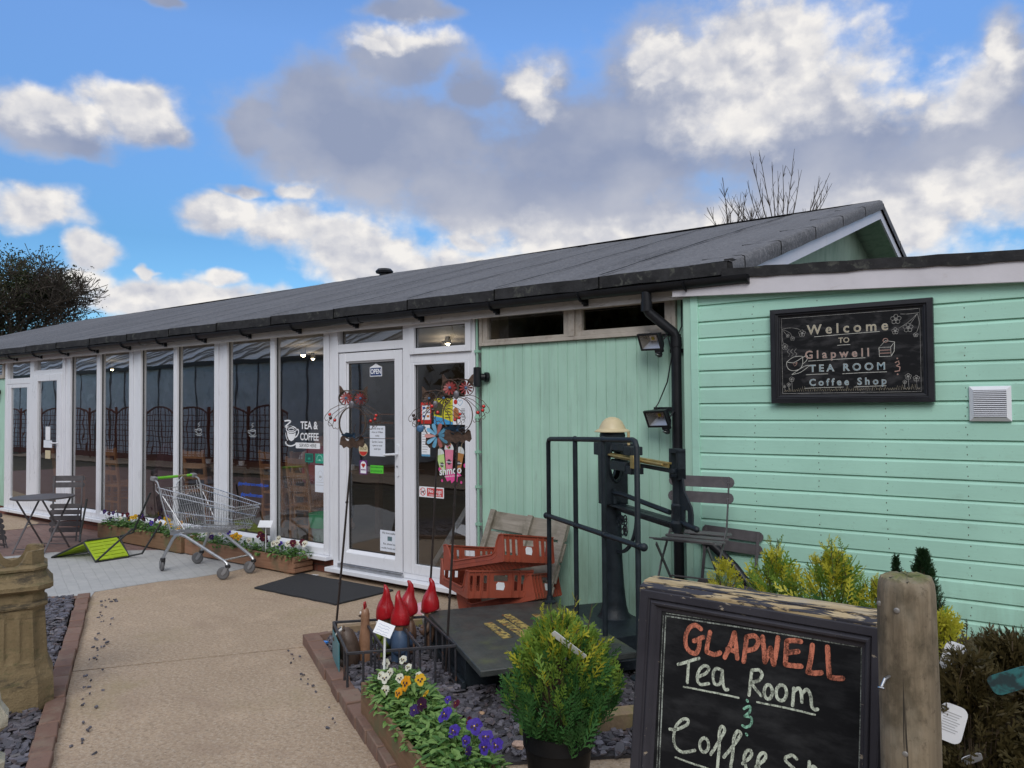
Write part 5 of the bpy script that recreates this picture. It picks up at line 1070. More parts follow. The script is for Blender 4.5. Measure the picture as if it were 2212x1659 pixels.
mb = MB(); mb.lathe([(.175, .10), (.178, .13), (.172, .138), (.150, .142), (.150, .165), (.140, .175), (.122, .18), (.120, .205), (.128, .215), (.118, .228), (.098, .25), (.086, .30), (.078, .36), (.070, .44), (.06, .62), (.056, .95), (.062, 1.0), (.07, 1.01), (.07, 1.03)], 28, PC); mb.build('column', m_iron, sc_t, True, smooth=40)
mb = MB(); c = PC + Vector((0, 0, 1.0)); hw_, hd_ = .083, .062; M3 = Matrix((pv, pu, EZ)).transposed()
o_ = [(-.083, 0), (.083, 0), (.083, .46), (-.083, .46)]
sq = rrect(-.083, .0, .083, .46, .02, 3); hole = [(.050*cos(2*pi*k/16+pi/4+.0), .30+.135*sin(2*pi*k/16+pi/4)) for k in range(16)]
for s_ in (-1, 1):
    o0 = c + pv*(s_*hd_); n = 16; idx = []
    ring_o = [(max(-.083, min(.083, .2*cos(2*pi*k/16+pi/4))), max(0, min(.46, .30+.40*sin(2*pi*k/16+pi/4)))) for k in range(16)]
    vs = [o0 + pu*x + EZ*z for x, z in hole] + [o0 + pu*x + EZ*z for x, z in ring_o] + [o0 - pv*(s_*.03) + pu*x + EZ*z for x, z in hole]
    mb.add(vs, [(k, (k+1) % n, n+(k+1) % n, n+k) for k in range(n)] + [(k, (k+1) % n, 2*n+(k+1) % n, 2*n+k) for k in range(n)])
    mb.tube([o0 + pv*(s_*.004) + pu*x + EZ*z for x, z in [(a*1.12, .30+(b_-.30)*1.08) for a, b_ in hole]], .008, 6, closed=True)
for s_ in (-1, 1): mb.obox(c + pu*(s_*.075) + EZ*.23, .060, .008, .23, M3)
mb.obox(c + EZ*.005, .062, .083, .005, M3); mb.obox(c + EZ*.463, .052, .07, .012, M3); mb.build('head_case', m_iron, sc_t, True)
m_cream = mat('cream_cap_paint', (.56, .47, .29), .4, .08, 8, col2=(.42, .34, .2), cov=(.6, .8))
mb = MB(); mb.lathe([(.088, 1.462), (.09, 1.475), (.084, 1.495)], 28, PC, m=1); mb.lathe([(.078, 1.494), (.124, 1.498), (.125, 1.503), (.112, 1.513), (.095, 1.520), (.086, 1.54), (.07, 1.57), (.045, 1.592), (.018, 1.602), (.0001, 1.603)], 32, PC); mb.build('dome_cap', [m_cream, m_iron], sc_t, True, smooth=40)
PE = PC + pv*.86
mb = MB(); mb.beam(PC + EZ*1.0, PE + EZ*.985, .10, .012); mb.beam(PC + EZ*.985, PE + EZ*.965, .016, .05)
def S3(x, z): return PC + pv*x + EZ*z
for k in range(10):
    a0, a1 = k/10, (k+1)/10; f1 = lambda q: (.06+.28*sin(q*pi/2)**1.0, .68+.28*(1-cos(q*pi/2)))
    (xa, za), (xb, zb) = f1(a0), f1(a1); mb.beam(S3(xa, za), S3(xb, zb), .022, .016, up=pu)
rnd = random.Random(6)
for k in range(14):
    x = rnd.uniform(.07, .21); z = rnd.uniform(.78, .95)
    if z < .70 + (x-.06)*1.0: continue
    mb.tube([S3(x+.022*cos(q*pi/4), z+.022*sin(q*pi/4)) for q in range(8)], .005, 5, closed=True)
mb.build('bracket_arm', m_iron, sc_t, True)
mb = MB(); mb.tube([S3(.0, 1.085) - pu*.03, S3(.22, 1.085) - pu*.03, S3(.80, 1.04) - pu*.02], .016, 10); mb.obox(S3(.08, 1.06) - pu*.03, .012, .012, .05, M3); mb.build('lever', m_iron, sc_t, True)
mb = MB(); mb.lathe([(.034, .93), (.042, .955), (.05, .968), (.05, .985), (.036, 1.0), (.034, 1.05), (.04, 1.07), (.04, 1.09), (.031, 1.10), (.029, 1.2), (.036, 1.235), (.05, 1.26)], 18, PE)
fr_ = PE + EZ*1.255
for x in (-.042, .042): mb.obox(fr_ + pv*x + EZ*.075, .011, .025, .08, M3)
mb.obox(fr_ + EZ*.155, .053, .025, .012, M3); mb.obox(fr_ + EZ*.02, .053, .025, .03, M3)
mb.prism([(.02, .27), (.06, .25), (.075, .18), (.12, .13), (.155, .09), (.165, .05), (.16, -.03), (.12, -.035), (.115, .07), (.075, .07), (.07, -.02), (.03, -.02)], PE + EZ*1.0 - pu*.006, pv, EZ, -.012)
mb.tube([PE + EZ*.995 + pv*.03, PE + EZ*.99 + pv*.07, PE + EZ*.985 + pv*.09, PE + EZ*.975 + pv*.2], [.012, .014, .018, .017], 10); mb.ball(PE + EZ*.974 + pv*.2, .018); mb.build('steelyard_post', m_iron, sc_t, True, smooth=40)
m_brass = mat('tarnished_brass', (.40, .30, .11), .42, .2, 16, metal=.55, col2=(.22, .09, .035), cov=(.6, .75))
mb = MB(); mb.beam(S3(.07, 1.352)-pu*.04, S3(.84, 1.335)-pu*.04, .030, .012); mb.beam(S3(.07, 1.336)-pu*.046, S3(.84, 1.318)-pu*.046, .012, .02); mb.cyl(S3(.07, 1.345)-pu*.065, S3(.80, 1.325)-pu*.065, .008, 8); mb.prism([(-.022, -.05), (.022, -.05), (.022, .03), (-.022, .03)], S3(.52, 1.335)-pu*.075, pv, EZ, .05); mb.build('brass_beam', m_brass, sc_t, True, bevel=.002)
mb = MB(); mb.beam(S3(.05, 1.305)-pu*.03, S3(.88, 1.29)-pu*.03, .018, .024); mb.obox(S3(.21, 1.405)-pu*.03, .09, .04, .026, M3); mb.obox(S3(.36, 1.385)-pu*.03, .05, .045, .028, M3); mb.obox(S3(.24, 1.28)-pu*.035, .11, .05, .03, M3); mb.obox(S3(.38, 1.262)-pu*.035, .05, .045, .026, M3); mb.obox(S3(-.155, 1.375), .062, .045, .045, M3); mb.beam(S3(-.1, 1.37), S3(.1, 1.37), .02, .02); mb.build('poise_weight', m_iron, sc_t, True, bevel=.004)
MB().cyl(S3(.30, 1.42)-pu*.03, S3(.30, 1.505)-pu*.03, .010, 10).build('wooden_peg', mat('pale_peg_wood', (.42, .32, .16), .6), sc_t, True)
RA, RB = Vector((-3.148, -.588, 0)), Vector((-2.075, -1.285, 0))
def rp(f_, z): q = RA.lerp(RB, f_); return Vector((q.x, q.y, z))
def rz_(f_): return 1.446 + .038*f_
mb = MB(); rr_ = .0165
top = [rp(0, .28), rp(0, rz_(0)-.03), rp(.01, rz_(0)-.008), rp(.03, rz_(0))] + [rp(q, rz_(q)) for q in (.3, .6, .965)] + [rp(.985, rz_(1)-.008), rp(1, rz_(1)-.04), rp(1, .14)]
mb.tube(top, rr_, 12); mb.build('handrail', m_iron, sc_t, True, smooth=50)
for f_ in (.355, .675): mb = MB(); mb.tube([rp(f_, .13), rp(f_, rz_(f_))], rr_, 12); mb.ball(rp(f_, rz_(f_)), .022); mb.build('rail_post', m_iron, sc_t, True, smooth=50)
mb = MB(); mb.tube([rp(-.035, .892), rp(1.05, .886)], rr_, 12)
for f_ in (-.035, 0, .355, .675, 1, 1.05): mb.ball(rp(f_, .889), .024)
mb.build('lower_rail', m_iron, sc_t, True, smooth=50)
for f_, z in ((0, .273), (1, .14)): mb = MB(); mb.lathe([(.05, 0), (.05, .012), (.026, .02), (.022, .05)], 14, rp(f_, z)); mb.build('post_foot', m_iron, sc_t, True)
# ---------------------------------------------------------------- foliage builders
def frond(rnd, L, n=9, spread=.42):
    """one flat scale-leaf spray: list of quads in the x (length) / y (width) plane"""
    Q = []
    def blade(x0, y0, a, l, w):
        dx_, dy_ = cos(a), sin(a); px_, py_ = -dy_*w/2, dx_*w/2
        Q.append(((x0+px_*.5, y0+py_*.5), (x0-px_*.5, y0-py_*.5), (x0+dx_*l*.6-px_, y0+dy_*l*.6-py_), (x0+dx_*l, y0+dy_*l), (x0+dx_*l*.6+px_, y0+dy_*l*.6+py_)))
    for i in range(n):
        u = i/n; x = L*u; s_ = 1 if i % 2 else -1; l = L*spread*(1-.75*u)*rnd.uniform(.7, 1.15); a = s_*rnd.uniform(.55, .85)
        blade(x, 0, a, l, L*.055)
        for j in (.35, .6, .82):
            for s2 in (-1, 1): blade(x+cos(a)*l*j, sin(a)*l*j, a+s2*.6, l*.34*(1.2-j), L*.042)
    blade(0, 0, 0, L*1.03, L*.05); blade(L*.5, 0, .1, L*.5, L*.05); return Q
_FR = [frond(random.Random(k), 1.0, 8 + k % 3) for k in range(5)]
def put_frond(mb, base, d, nrm, L, rnd, m, droop=.12):
    d = d.normalized(); y = nrm.cross(d)
    y = y.normalized() if y.length > 1e-4 else d.orthogonal().normalized(); n = d.cross(y); f_ = rnd.choice(_FR); vs = []; fs = []
    for q in f_:
        k = len(vs)
        for x, yy in q: vs.append(base + d*(x*L) + y*(yy*L) + n*(-droop*L*(x*x) + .15*L*yy*yy*2)); 
        fs.append((k, k+1, k+2, k+3, k+4))
    mb.add(vs, fs, m)
m_thuja = leafmat('thuja_green', (.038, .13, .036), (.075, .20, .055), 25); m_thujag = leafmat('thuja_gold_tips', (.46, .46, .035), (.58, .54, .07), 25); m_thujam = leafmat('thuja_mid', (.15, .27, .04), (.23, .34, .055), 25)
m_bronze = leafmat('bronze_thuja', (.060, .050, .018), (.095, .072, .028), 20); m_bronzed = leafmat('dark_bronze_thuja', (.024, .034, .012), (.045, .048, .018), 20); m_dwarf = leafmat('dwarf_spruce_green', (.014, .042, .016), (.028, .065, .022), 25)
m_twig = mat('brown_twig', (.075, .05, .03), .8, .2, 20)
def conifer(name, label, cat, loc, n, rx, rz, z0, mats, sd, L=(.06, .11), gold=.55, upright=.9, inner=.55, squash=1.0, top=.0, group=None, tallness=None, lump=.12):
    rnd = random.Random(sd); t = thing(name, label, cat, loc, 0, group); mb = MB(); st = MB()
    st.tube([(0, 0, 0), (.004, .002, z0+rz*1.1)], [.010, .004], 6)
    for i in range(n):
        u = rnd.random(); h = u**.9; z = z0 + 2*rz*h; prof = sin(min(1, (h*.93+.07))*pi)**.55 if tallness is None else max(.04, (1-h)**tallness*(min(1, h*6+.35)))
        a = rnd.uniform(0, 2*pi); prof *= 1 + lump*(math.sin(a*3+h*5+sd) + .7*math.sin(a*5-h*9+sd*2)); rr = rx*prof*(inner + (1-inner)*sqrt(rnd.random())); p = Vector((rr*cos(a), rr*sin(a)*squash, z)); rad = Vector((cos(a), sin(a), 0))
        d = rad*rnd.uniform(.3, .9) + Vector((0, 0, upright*rnd.uniform(.5, 1.25))) + Vector((rnd.gauss(0, .2), rnd.gauss(0, .2), rnd.gauss(0, .15))); nr = Vector((rnd.gauss(0, 1), rnd.gauss(0, 1), rnd.gauss(0, .5)))
        l = rnd.uniform(*L)*(1.15 if h > .8 else 1); g = (h*1.05 + (rr/(rx+1e-6))*.25 + rnd.gauss(0, .16))
        m = 2 if g > gold+.35 else (1 if g > gold else 0); put_frond(mb, p - d.normalized()*l*.55, d, nr, l, rnd, m)
        if i % 9 == 0: st.tube([(0, 0, z0+.3*2*rz*h), tuple(p*.6 + Vector((0, 0, z*.4*0))), tuple(p)], [.0035, .0025, .0012], 4)
    for k in range(int(top)):
        a = rnd.uniform(0, 6.3); b0 = Vector((rx*.5*rnd.random()*cos(a), rx*.5*rnd.random()*sin(a)*squash, z0+2*rz*.8)); q = b0 + Vector((rnd.gauss(0, .03), rnd.gauss(0, .03), rnd.uniform(.08, .2))); st.tube([tuple(b0), tuple(q)], [.003, .0015], 4)
        for j in range(7): put_frond(mb, b0.lerp(q, j/7), Vector((rnd.gauss(0, .6), rnd.gauss(0, .6), 1)), Vector((rnd.gauss(0, 1), rnd.gauss(0, 1), 0)), L[0]*.8, rnd, min(2, 1+(k % 2)))
    mb.build('foliage', mats, t, smooth=0)['kind'] = 'stuff'; st.build('stems', m_twig, t, smooth=50); return t
G3 = [m_thuja, m_thujam, m_thujag]
m_pot = mat('matt_black_pot_plastic', (.009, .009, .010), .55, .2, 10, spec=.25)
def pot(label, loc, r, h, group=None):
    t = thing('plant_pot', label, 'plant pot', loc, 0, group); mb = MB(); mb.lathe([(r*.78, 0), (r*.95, h*.74), (r*.96, h*.75), (r*1.0, h*.76), (r*1.01, h*.97), (r*1.02, h), (r*.97, h), (r*.93, h*.8), (r*.92, h*.78)], 36); mb.build('shell', m_pot, t, smooth=35)
    mb = MB(); rnd = random.Random(5); mb.lathe([(r*.925, h*.80), (r*.6, h*.86), (r*.25, h*.85), (.0001, h*.86)], 28, jit=lambda p, i, k: p + Vector((0, 0, rnd.uniform(-.006, .006)))); mb.build('compost', m_compost2, t, smooth=0); return t
m_compost2 = groundmat('brown_mulch', (.12, .075, .04), (.20, .12, .06), (.05, .03, .02), 18)
pot('large black pot in front of the scale holding the gold tipped bush', (-1.875, -2.425, .02), .152, .275)
conifer('conifer_bush', 'bushy gold tipped thuja in the black pot, in front of the scale', 'conifer', (-1.865, -2.415, .245), 1250, .245, .245, .01, G3, 3, (.06, .125), .80, 1.15, .45, top=12, lump=.13)
tg = MB(); Mt = Matrix.Rotation(radians(36), 3, 'Z') @ Matrix.Rotation(radians(38), 3, 'Y') @ Matrix.Rotation(radians(-50), 3, 'X'); tg.prism(rrect(-.085, -.018, .085, .018, .006), (-1.77, -2.50, .685), Mt @ EX, Mt @ EY, .0015); tag(tg.build('plant_label', m_paper, None), 'long white plant label tilted among the gold tips of the potted thuja', 'plant label')

# ---------------------------------------------------------------- A-board and post
def peelmat():
    m, t, b = newmat('peeling_black_on_pine'); P = coords(t); g = t.noise(t.vmath('MULTIPLY', P, (2.2, 26, 26)), 2.0, 6, .65, .4); w_ = t.mix(t.mapr(g, .35, .68), (.30, .21, .10), (.55, .44, .26)); w_ = t.mix(t.mapr(t.noise(P, 5, 4, .6), .5, .7, 0, .6), w_, (.34, .32, .29))
    k = t.noise(t.vmath('MULTIPLY', P, (3.5, 22, 22)), 1.8, 6, .6, .5); c = t.mix(t.mapr(k, .49, .52, 0, 1), w_, (.028, .027, .036)); t.inp(b, 'Base Color', c); t.inp(b, 'Roughness', .6); bump(t, b, t.math('ADD', t.mapr(k, .49, .52, 0, .8), t.math('MULTIPLY', g, .6)), .8, .004); return m
m_peel = peelmat()
def blackframe():
    m, t, b = newmat('chipped_black_gloss'); P = coords(t); k = t.noise(t.vmath('MULTIPLY', P, (6, 16, 16)), 2.6, 6, .62, .4); c = t.mix(t.mapr(k, .655, .67, 0, 1), t.mix(t.mapr(t.noise(P, 3, 4, .6), .3, .7), (.026, .025, .032), (.05, .048, .058)), (.30, .25, .19)); t.inp(b, 'Base Color', c); t.inp(b, 'Roughness', t.mapr(t.noise(P, 8, 4, .6), .3, .7, .32, .55)); bump(t, b, t.math('ADD', t.mapr(k, .655, .67, 0, -.8), t.math('MULTIPLY', t.noise(P, 60, 3, .6), .3)), .5, .004); return m
m_frame = blackframe(); m_frame.node_tree.nodes['Principled BSDF'].inputs['Specular IOR Level'].default_value = .3
def boardmat():
    m, t, b = newmat('chalkboard_black'); P = coords(t); k = t.noise(t.vmath('MULTIPLY', P, (2, 6, 6)), 3, 5, .65); c = t.mix(t.mapr(k, .45, .75), (.010, .0105, .012), (.035, .036, .038)); t.inp(b, 'Base Color', c); t.inp(b, 'Roughness', .62); return m
m_board = boardmat(); m_board.node_tree.nodes['Principled BSDF'].inputs['Specular IOR Level'].default_value = .12
def chalkmat(name, col, gap=.40):
    m, t, b = newmat(name); P = coords(t); n = t.math('ADD', t.math('MULTIPLY', t.noise(t.vmath('MULTIPLY', P, (60, 60, 14)), 1.0, 5, .7), .6), t.math('MULTIPLY', t.noise(P, 240, 2, .6), .4)); c = t.mix(t.mapr(n, gap, gap+.16, 0, 1), tuple(x*.16 for x in col), col); t.inp(b, 'Base Color', c); t.inp(b, 'Roughness', .9); return m
k_or = chalkmat('orange_chalk', (.62, .20, .12)); k_wh = chalkmat('pale_green_white_chalk', (.60, .66, .54)); k_gr = chalkmat('green_chalk', (.28, .58, .42)); k_line = chalkmat('grey_chalk_line', (.36, .40, .36), .44)
hh = Vector((.99834, -.05756, 0)); dn = Vector((-.00803, -.13933, -.99021)); TLb = Vector((-1.361, -2.642, 1.0)); nb_ = dn.cross(hh).normalized() * 1
if nb_.dot(Vector((0, -1, 0))) < 0: nb_ = -nb_
def bb(s_, d, o=0.0): return TLb + hh*s_ + dn*d + nb_*o
ab = thing('chalkboard_sign', 'black framed A-board chalked with tea room lettering, its top edge peeling to bare wood', 'A-board', (-.95, -2.75, .0)); BW, BHT = .8337, 1.01
def rail(mb, a0, a1, b0, b1, prof):
    """mitred moulding: outer edge a0-a1, inner edge b0-b1; prof = (fraction, height)"""
    vs = []
    for f_, h in prof: vs += [tuple(bb(a0[0]+(b0[0]-a0[0])*f_, a0[1]+(b0[1]-a0[1])*f_, h)), tuple(bb(a1[0]+(b1[0]-a1[0])*f_, a1[1]+(b1[1]-a1[1])*f_, h))]
    mb.add(vs, [(i*2, i*2+1, i*2+3, i*2+2) for i in range(len(prof)-1)])
FW_ = .086; PRF = [(0, -.03), (0, .0), (.06, .004), (.10, .004), (.40, .004), (.44, -.002), (.48, -.004), (.54, .002), (.62, .006), (.72, .004), (.80, -.004), (.84, -.010), (1.0, -.012), (1.0, -.022)]
c4_ = [((0, 0), (BW, 0)), ((BW, 0), (BW, BHT)), ((BW, BHT), (0, BHT)), ((0, BHT), (0, 0))]; FT, FR_ = .068, .054; i4 = [((FW_, FT), (BW-FR_, FT)), ((BW-FR_, FT), (BW-FR_, BHT-.14)), ((BW-FR_, BHT-.14), (FW_, BHT-.14)), ((FW_, BHT-.14), (FW_, FT))]
for (a0, a1), (b0, b1) in zip(c4_, i4): mb = MB(); rail(mb, a0, a1, b0, b1, PRF); mb.build('frame_rail', m_frame, ab, True, smooth=25)
mb = MB(); mb.add([bb(FW_-.005, FT-.005, -.016), bb(BW-FR_+.005, FT-.005, -.016), bb(BW-FR_+.005, BHT-.13, -.016), bb(FW_-.005, BHT-.13, -.016)], [(0, 1, 2, 3)]); mb.add([bb(0, 0, -.031), bb(BW, 0, -.031), bb(BW, BHT, -.031), bb(0, BHT, -.031)], [(3, 2, 1, 0)]); pnl = mb.build('panel', m_board, ab, True)
tk_ = Vector((0, 0, 1)); back = -Vector((nb_.x, nb_.y, 0)).normalized(); rnd = random.Random(8)
mb = MB(); zo = [0.0, .012, .016, .030, .020]; yo = [.004, .030, .034, .075, .080, .115]
for k, (y0, y1, zc, tilt) in enumerate(((.002, .030, .010, .012), (.033, .078, .026, .004), (.081, .118, .030, -.002))):
    A = TLb + hh*(-.004) + back*y0; B_ = TLb + hh*(BW+.004) + back*y0; C_ = TLb + hh*(BW+.004) + back*y1; D_ = TLb + hh*(-.004) + back*y1
    P = [A + tk_*zc, B_ + tk_*zc, C_ + tk_*(zc+tilt), D_ + tk_*(zc+tilt), A - tk_*.02, B_ - tk_*.02, C_ - tk_*.02, D_ - tk_*.02]
    mb.add(P, [(0, 1, 2, 3), (7, 6, 5, 4), (0, 4, 5, 1), (1, 5, 6, 2), (2, 6, 7, 3), (3, 7, 4, 0)])
mb.build('top_rail', m_peel, ab, True, bevel=.003)
nb2 = Vector((nb_.x*-1, nb_.y*-1, 0)).normalized(); mb = MB(); dn2 = (Vector((0, 0, -.99)) + nb2*.30).normalized(); T2 = TLb + back*.075 + tk_*.0
for s_ in (.03, BW-.03): mb.beam(T2 + hh*s_, T2 + hh*s_ + dn2*1.04, .05, .03, up=hh)
mb.add([T2 + hh*.05 + dn2*.05, T2 + hh*(BW-.05) + dn2*.05, T2 + hh*(BW-.05) + dn2*.9, T2 + hh*.05 + dn2*.9], [(0, 1, 2, 3)]); mb.build('rear_panel', m_frame, ab, True)
CH={'O':[[(.2429,.1057),(.2223,.0965),(.1998,.108),(.1863,.1393),(.1881,.1711),(.2044,.1891),(.2289,.1909),(.2389,.1649),(.239,.1395)],[(.2181,.1509),(.2528,.132)],[(.2777,.1105),(.2711,.1463),(.2679,.1784)],[(.2679,.1784),(.296,.1825),(.3175,.1721)],[(.3352,.1842),(.3534,.1406),(.3669,.0968)],[(.3669,.0968),(.3734,.137),(.3799,.1786)],[(.3439,.1548),(.3763,.1579)],[(.4097,.1028),(.4069,.146),(.4027,.1845)],[(.4097,.1028),(.4374,.0949),(.451,.1106),(.4391,.1352),(.409,.1487)],[(.4651,.093),(.4712,.134),(.4758,.172)],[(.4758,.172),(.4874,.1429),(.493,.1239)],[(.493,.1239),(.4991,.1525),(.5049,.1739)],[(.5049,.1739),(.5121,.1322),(.5167,.0868)],[(.5466,.0915),(.5448,.129),(.5442,.1661)],[(.5442,.1661),(.5686,.1654),(.5949,.1618)],[(.5466,.0915),(.572,.0857),(.5913,.0852)],[(.546,.1288),(.5672,.123),(.5839,.1175)],[(.629,.0899),(.6244,.1341),(.6168,.1759)],[(.6168,.1759),(.6402,.1739),(.6586,.1684)],[(.6755,.0871),(.6796,.1347),(.6835,.1763)],[(.6835,.1763),(.7034,.1761),(.723,.172)]],'W':[[(.1615,.2422),(.2005,.2243),(.2411,.2056)],[(.202,.224),(.2012,.261),(.201,.2958)],[(.2388,.2689),(.2695,.2501),(.2789,.2295),(.2613,.2267),(.2433,.2461),(.2377,.2754),(.2506,.2915),(.2816,.2817)],[(.3271,.229),(.3065,.227),(.2951,.2479),(.3021,.2774),(.3224,.273),(.3287,.2348)],[(.3285,.2287),(.3322,.2648),(.3401,.2876),(.3515,.2863)],[(.4324,.2076),(.4289,.2474),(.4261,.2886)],[(.4324,.2076),(.4579,.2012),(.468,.2153),(.456,.2356),(.4308,.2469)],[(.4308,.2469),(.4476,.2642),(.4674,.2806)],[(.5043,.2607),(.5034,.2706),(.4999,.2791),(.4946,.2846),(.4885,.286),(.4828,.2829),(.4787,.276),(.477,.2667),(.478,.2567),(.4815,.2482),(.4868,.2427),(.4929,.2414),(.4986,.2445),(.5026,.2514),(.5043,.2607)],[(.5509,.2534),(.5496,.2642),(.5452,.2737),(.5385,.2799),(.5309,.2816),(.5239,.2785),(.5189,.2711),(.5168,.2609),(.5181,.2499),(.5226,.2404),(.5293,.2342),(.5369,.2326),(.5439,.2358),(.5489,.2432),(.5509,.2534)],[(.5714,.288),(.5729,.26),(.5739,.2339)],[(.5736,.2455),(.5888,.2307),(.5975,.2431),(.6007,.271)],[(.5988,.2457),(.6154,.2294),(.6271,.2451),(.6315,.2753),(.6405,.2846),(.6502,.2812)],[(.1418,.467),(.1706,.4599),(.2054,.437),(.2116,.4206),(.1936,.4199),(.1697,.4445),(.1588,.4816),(.1667,.5171),(.1963,.5298),(.2414,.5117)],[(.2912,.4817),(.2901,.492),(.286,.501),(.2797,.5071),(.2724,.5091),(.2656,.5064),(.2606,.4997),(.2584,.4902),(.2595,.4798),(.2637,.4707),(.27,.4646),(.2773,.4627),(.2841,.4655),(.2891,.4722),(.2912,.4817)],[(.3001,.5095),(.3312,.4533),(.3464,.4194),(.3358,.41),(.3274,.4301),(.3293,.4838),(.3257,.5476)],[(.3472,.506),(.3843,.4516),(.4025,.4203),(.3923,.411),(.3803,.4348),(.3779,.4829),(.3718,.5378)],[(.4129,.5088),(.4405,.478),(.4397,.4607),(.424,.4678),(.4174,.493),(.4262,.5198)],[(.4575,.5071),(.4875,.4741),(.4869,.4569),(.4715,.4639),(.4632,.4922),(.4702,.5105)],[(.5897,.4465),(.5746,.4393),(.5541,.4533),(.5606,.4657),(.5818,.4767)],[(.6287,.4776),(.6295,.4441)],[(.6301,.4661),(.6425,.4544),(.6512,.4603)]],'T':[[(.1875,.3132),(.2899,.3078),(.3909,.3049)],[(.4543,.3043),(.5489,.3001),(.6426,.2998)],[(.1689,.5538),(.2263,.5567),(.2958,.5577)]],'G':[[(.4105,.3351),(.4307,.3227),(.4302,.3406),(.4141,.3581)],[(.4141,.3581),(.4374,.3585),(.4363,.3794),(.4195,.3924),(.4077,.3894)],[(.4197,.3062),(.4224,.3091)],[(.4216,.4125),(.4243,.4154)]],'B':[[(.1033,.0836),(.3538,.0768),(.5837,.0719),(.776,.0684)],[(.1033,.0836),(.105,.2936),(.1097,.6073)],[(.7776,.0698),(.7783,.2633),(.7778,.4252)]]}
def smoothpts(P, n=5):
    if len(P) < 3: return P
    out = []
    for i in range(len(P)-1):
        p0 = P[max(i-1, 0)]; p1 = P[i]; p2 = P[i+1]; p3 = P[min(i+2, len(P)-1)]
        for k in range(n):
            t = k/n; out.append(tuple(.5*((2*p1[q]) + (-p0[q]+p2[q])*t + (2*p0[q]-5*p1[q]+4*p2[q]-p3[q])*t*t + (-p0[q]+3*p1[q]-3*p2[q]+p3[q])*t**3) for q in (0, 1)))
    return out + [P[-1]]
def jig(P, rnd, a): return [(x+rnd.uniform(-a, a), y+rnd.uniform(-a, a)) for x, y in P]
mb = MB(); rnd = random.Random(2)
for key, w, m in (('O', .0160, 0), ('W', .0105, 1), ('T', .006, 1), ('G', .0085, 2), ('B', .0048, 3)):
    for st_ in CH[key]:
        P = smoothpts(st_) if len(st_) > 2 else [st_[0], ((st_[0][0]+st_[1][0])/2, (st_[0][1]+st_[1][1])/2), st_[1]]
        mb.ribbon(jig(P, rnd, .0005), w, bb(0, 0, -.0146 if key != 'B' else -.0150), hh, dn, m)
        for q in (P[0], P[-1]): mb.flat([(w/2*cos(k*pi/4), w/2*sin(k*pi/4)) for k in range(8)], bb(q[0], q[1], -.0145 if key != 'B' else -.0149), hh, dn, m)
for off in (.010,): mb.ribbon([(x, y-off) for x, y in smoothpts(CH['B'][0])], .003, bb(0, 0, -.0150), hh, dn, 3); mb.ribbon([(x-off, y) for x, y in smoothpts(CH['B'][1])], .003, bb(0, 0, -.0150), hh, dn, 3)
mb.build('chalk_writing', [k_or, k_wh, k_gr, k_line], ab, True, smooth=0)
def postmat():
    m, t, b = newmat('weathered_round_post'); P = coords(t); g = t.noise(t.vmath('MULTIPLY', P, (26, 26, 1.6)), 1.5, 6, .65, .4); c = t.mix(t.mapr(g, .32, .7), (.13, .10, .065), (.27, .215, .145)); c = t.mix(t.mapr(t.noise(t.vmath('MULTIPLY', P, (1, 1, .6)), 9, 6, .7), .46, .66, 0, .85, True), c, (.075, .06, .036)); c = t.mix(t.mapr(t.noise(t.vmath('MULTIPLY', P, (1, 1, .7)), 4, 4, .6), .52, .68, 0, .6, True), c, (.33, .29, .22)); c = t.mix(t.mapr(t.noise(P, 34, 4, .75), .58, .70, 0, .6), c, (.06, .045, .03)); z = t.sep(P)[2]
    c = t.mix(t.math('MULTIPLY', t.mapr(z, 1.222, 1.238), t.mapr(t.noise(P, 16, 5, .7), .35, .55, 0, .95)), c, (.11, .135, .03)); c = t.mix(t.mapr(t.noise(t.vmath('MULTIPLY', P, (40, 40, .7)), 1.2, 3, .5), .66, .69), c, (.02, .016, .012)); t.inp(b, 'Base Color', c); t.inp(b, 'Roughness', .88); bump(t, b, g, .6, .01); return m
po = thing('timber_post', 'round weathered timber post with a mossy top and bent nails at the A-board', 'post', (-.395, -3.02, .0)); rnd = random.Random(3)
mb = MB(); prof = [(.073, 0), (.0715, .4), (.071, .8), (.0695, 1.1), (.0685, 1.19), (.066, 1.215), (.060, 1.228), (.035, 1.236), (.0001, 1.232)]
prof2 = []
for (r0, z0), (r1, z1) in zip(prof, prof[1:]): prof2 += [(r0+(r1-r0)*k/6, z0+(z1-z0)*k/6) for k in range(6)] if z1-z0 > .1 else [(r0, z0)]
prof2.append(prof[-1]); sdv = [rnd.uniform(-.0012, .0012) for _ in range(48)]
mb.lathe(prof2, 48, jit=lambda p, i, k: p*1.0 + Vector((p.x, p.y, 0)).normalized()*(sdv[k] + .0015*math.sin(p.z*9+k*.4)) + Vector((0, 0, rnd.uniform(-.004, .004) if i > len(prof2)-4 else 0)) if p.x or p.y else p); mb.build('trunk', postmat(), po, smooth=30)
rd = Vector((-.13, -1, 0)).normalized()
mb = MB(); q = Vector((-.033, -.064, .985)); mb.tube([q, q + Vector((-.008, -.016, -.004)), q + Vector((-.014, -.026, -.022))], .0036, 8); mb.lathe([(.009, 0), (.009, .003), (.0001, .004)], 10, q + Vector((-.0145, -.027, -.024)), Matrix.Rotation(2.6, 3, 'X')); mb.build('nail', m_chromed, po)
for q in ((-.012, -.0695, 1.155), (.0, -.071, .80), (-.058, -.040, 1.16)): mb = MB(); mb.ball(q, .0075, .003, .0075, 10, 6); mb.build('nail', mat('grey_nail_head', (.25, .24, .23), .5, metal=.5) if 'grey_nail_head' not in bpy.data.materials else bpy.data.materials['grey_nail_head'], po)

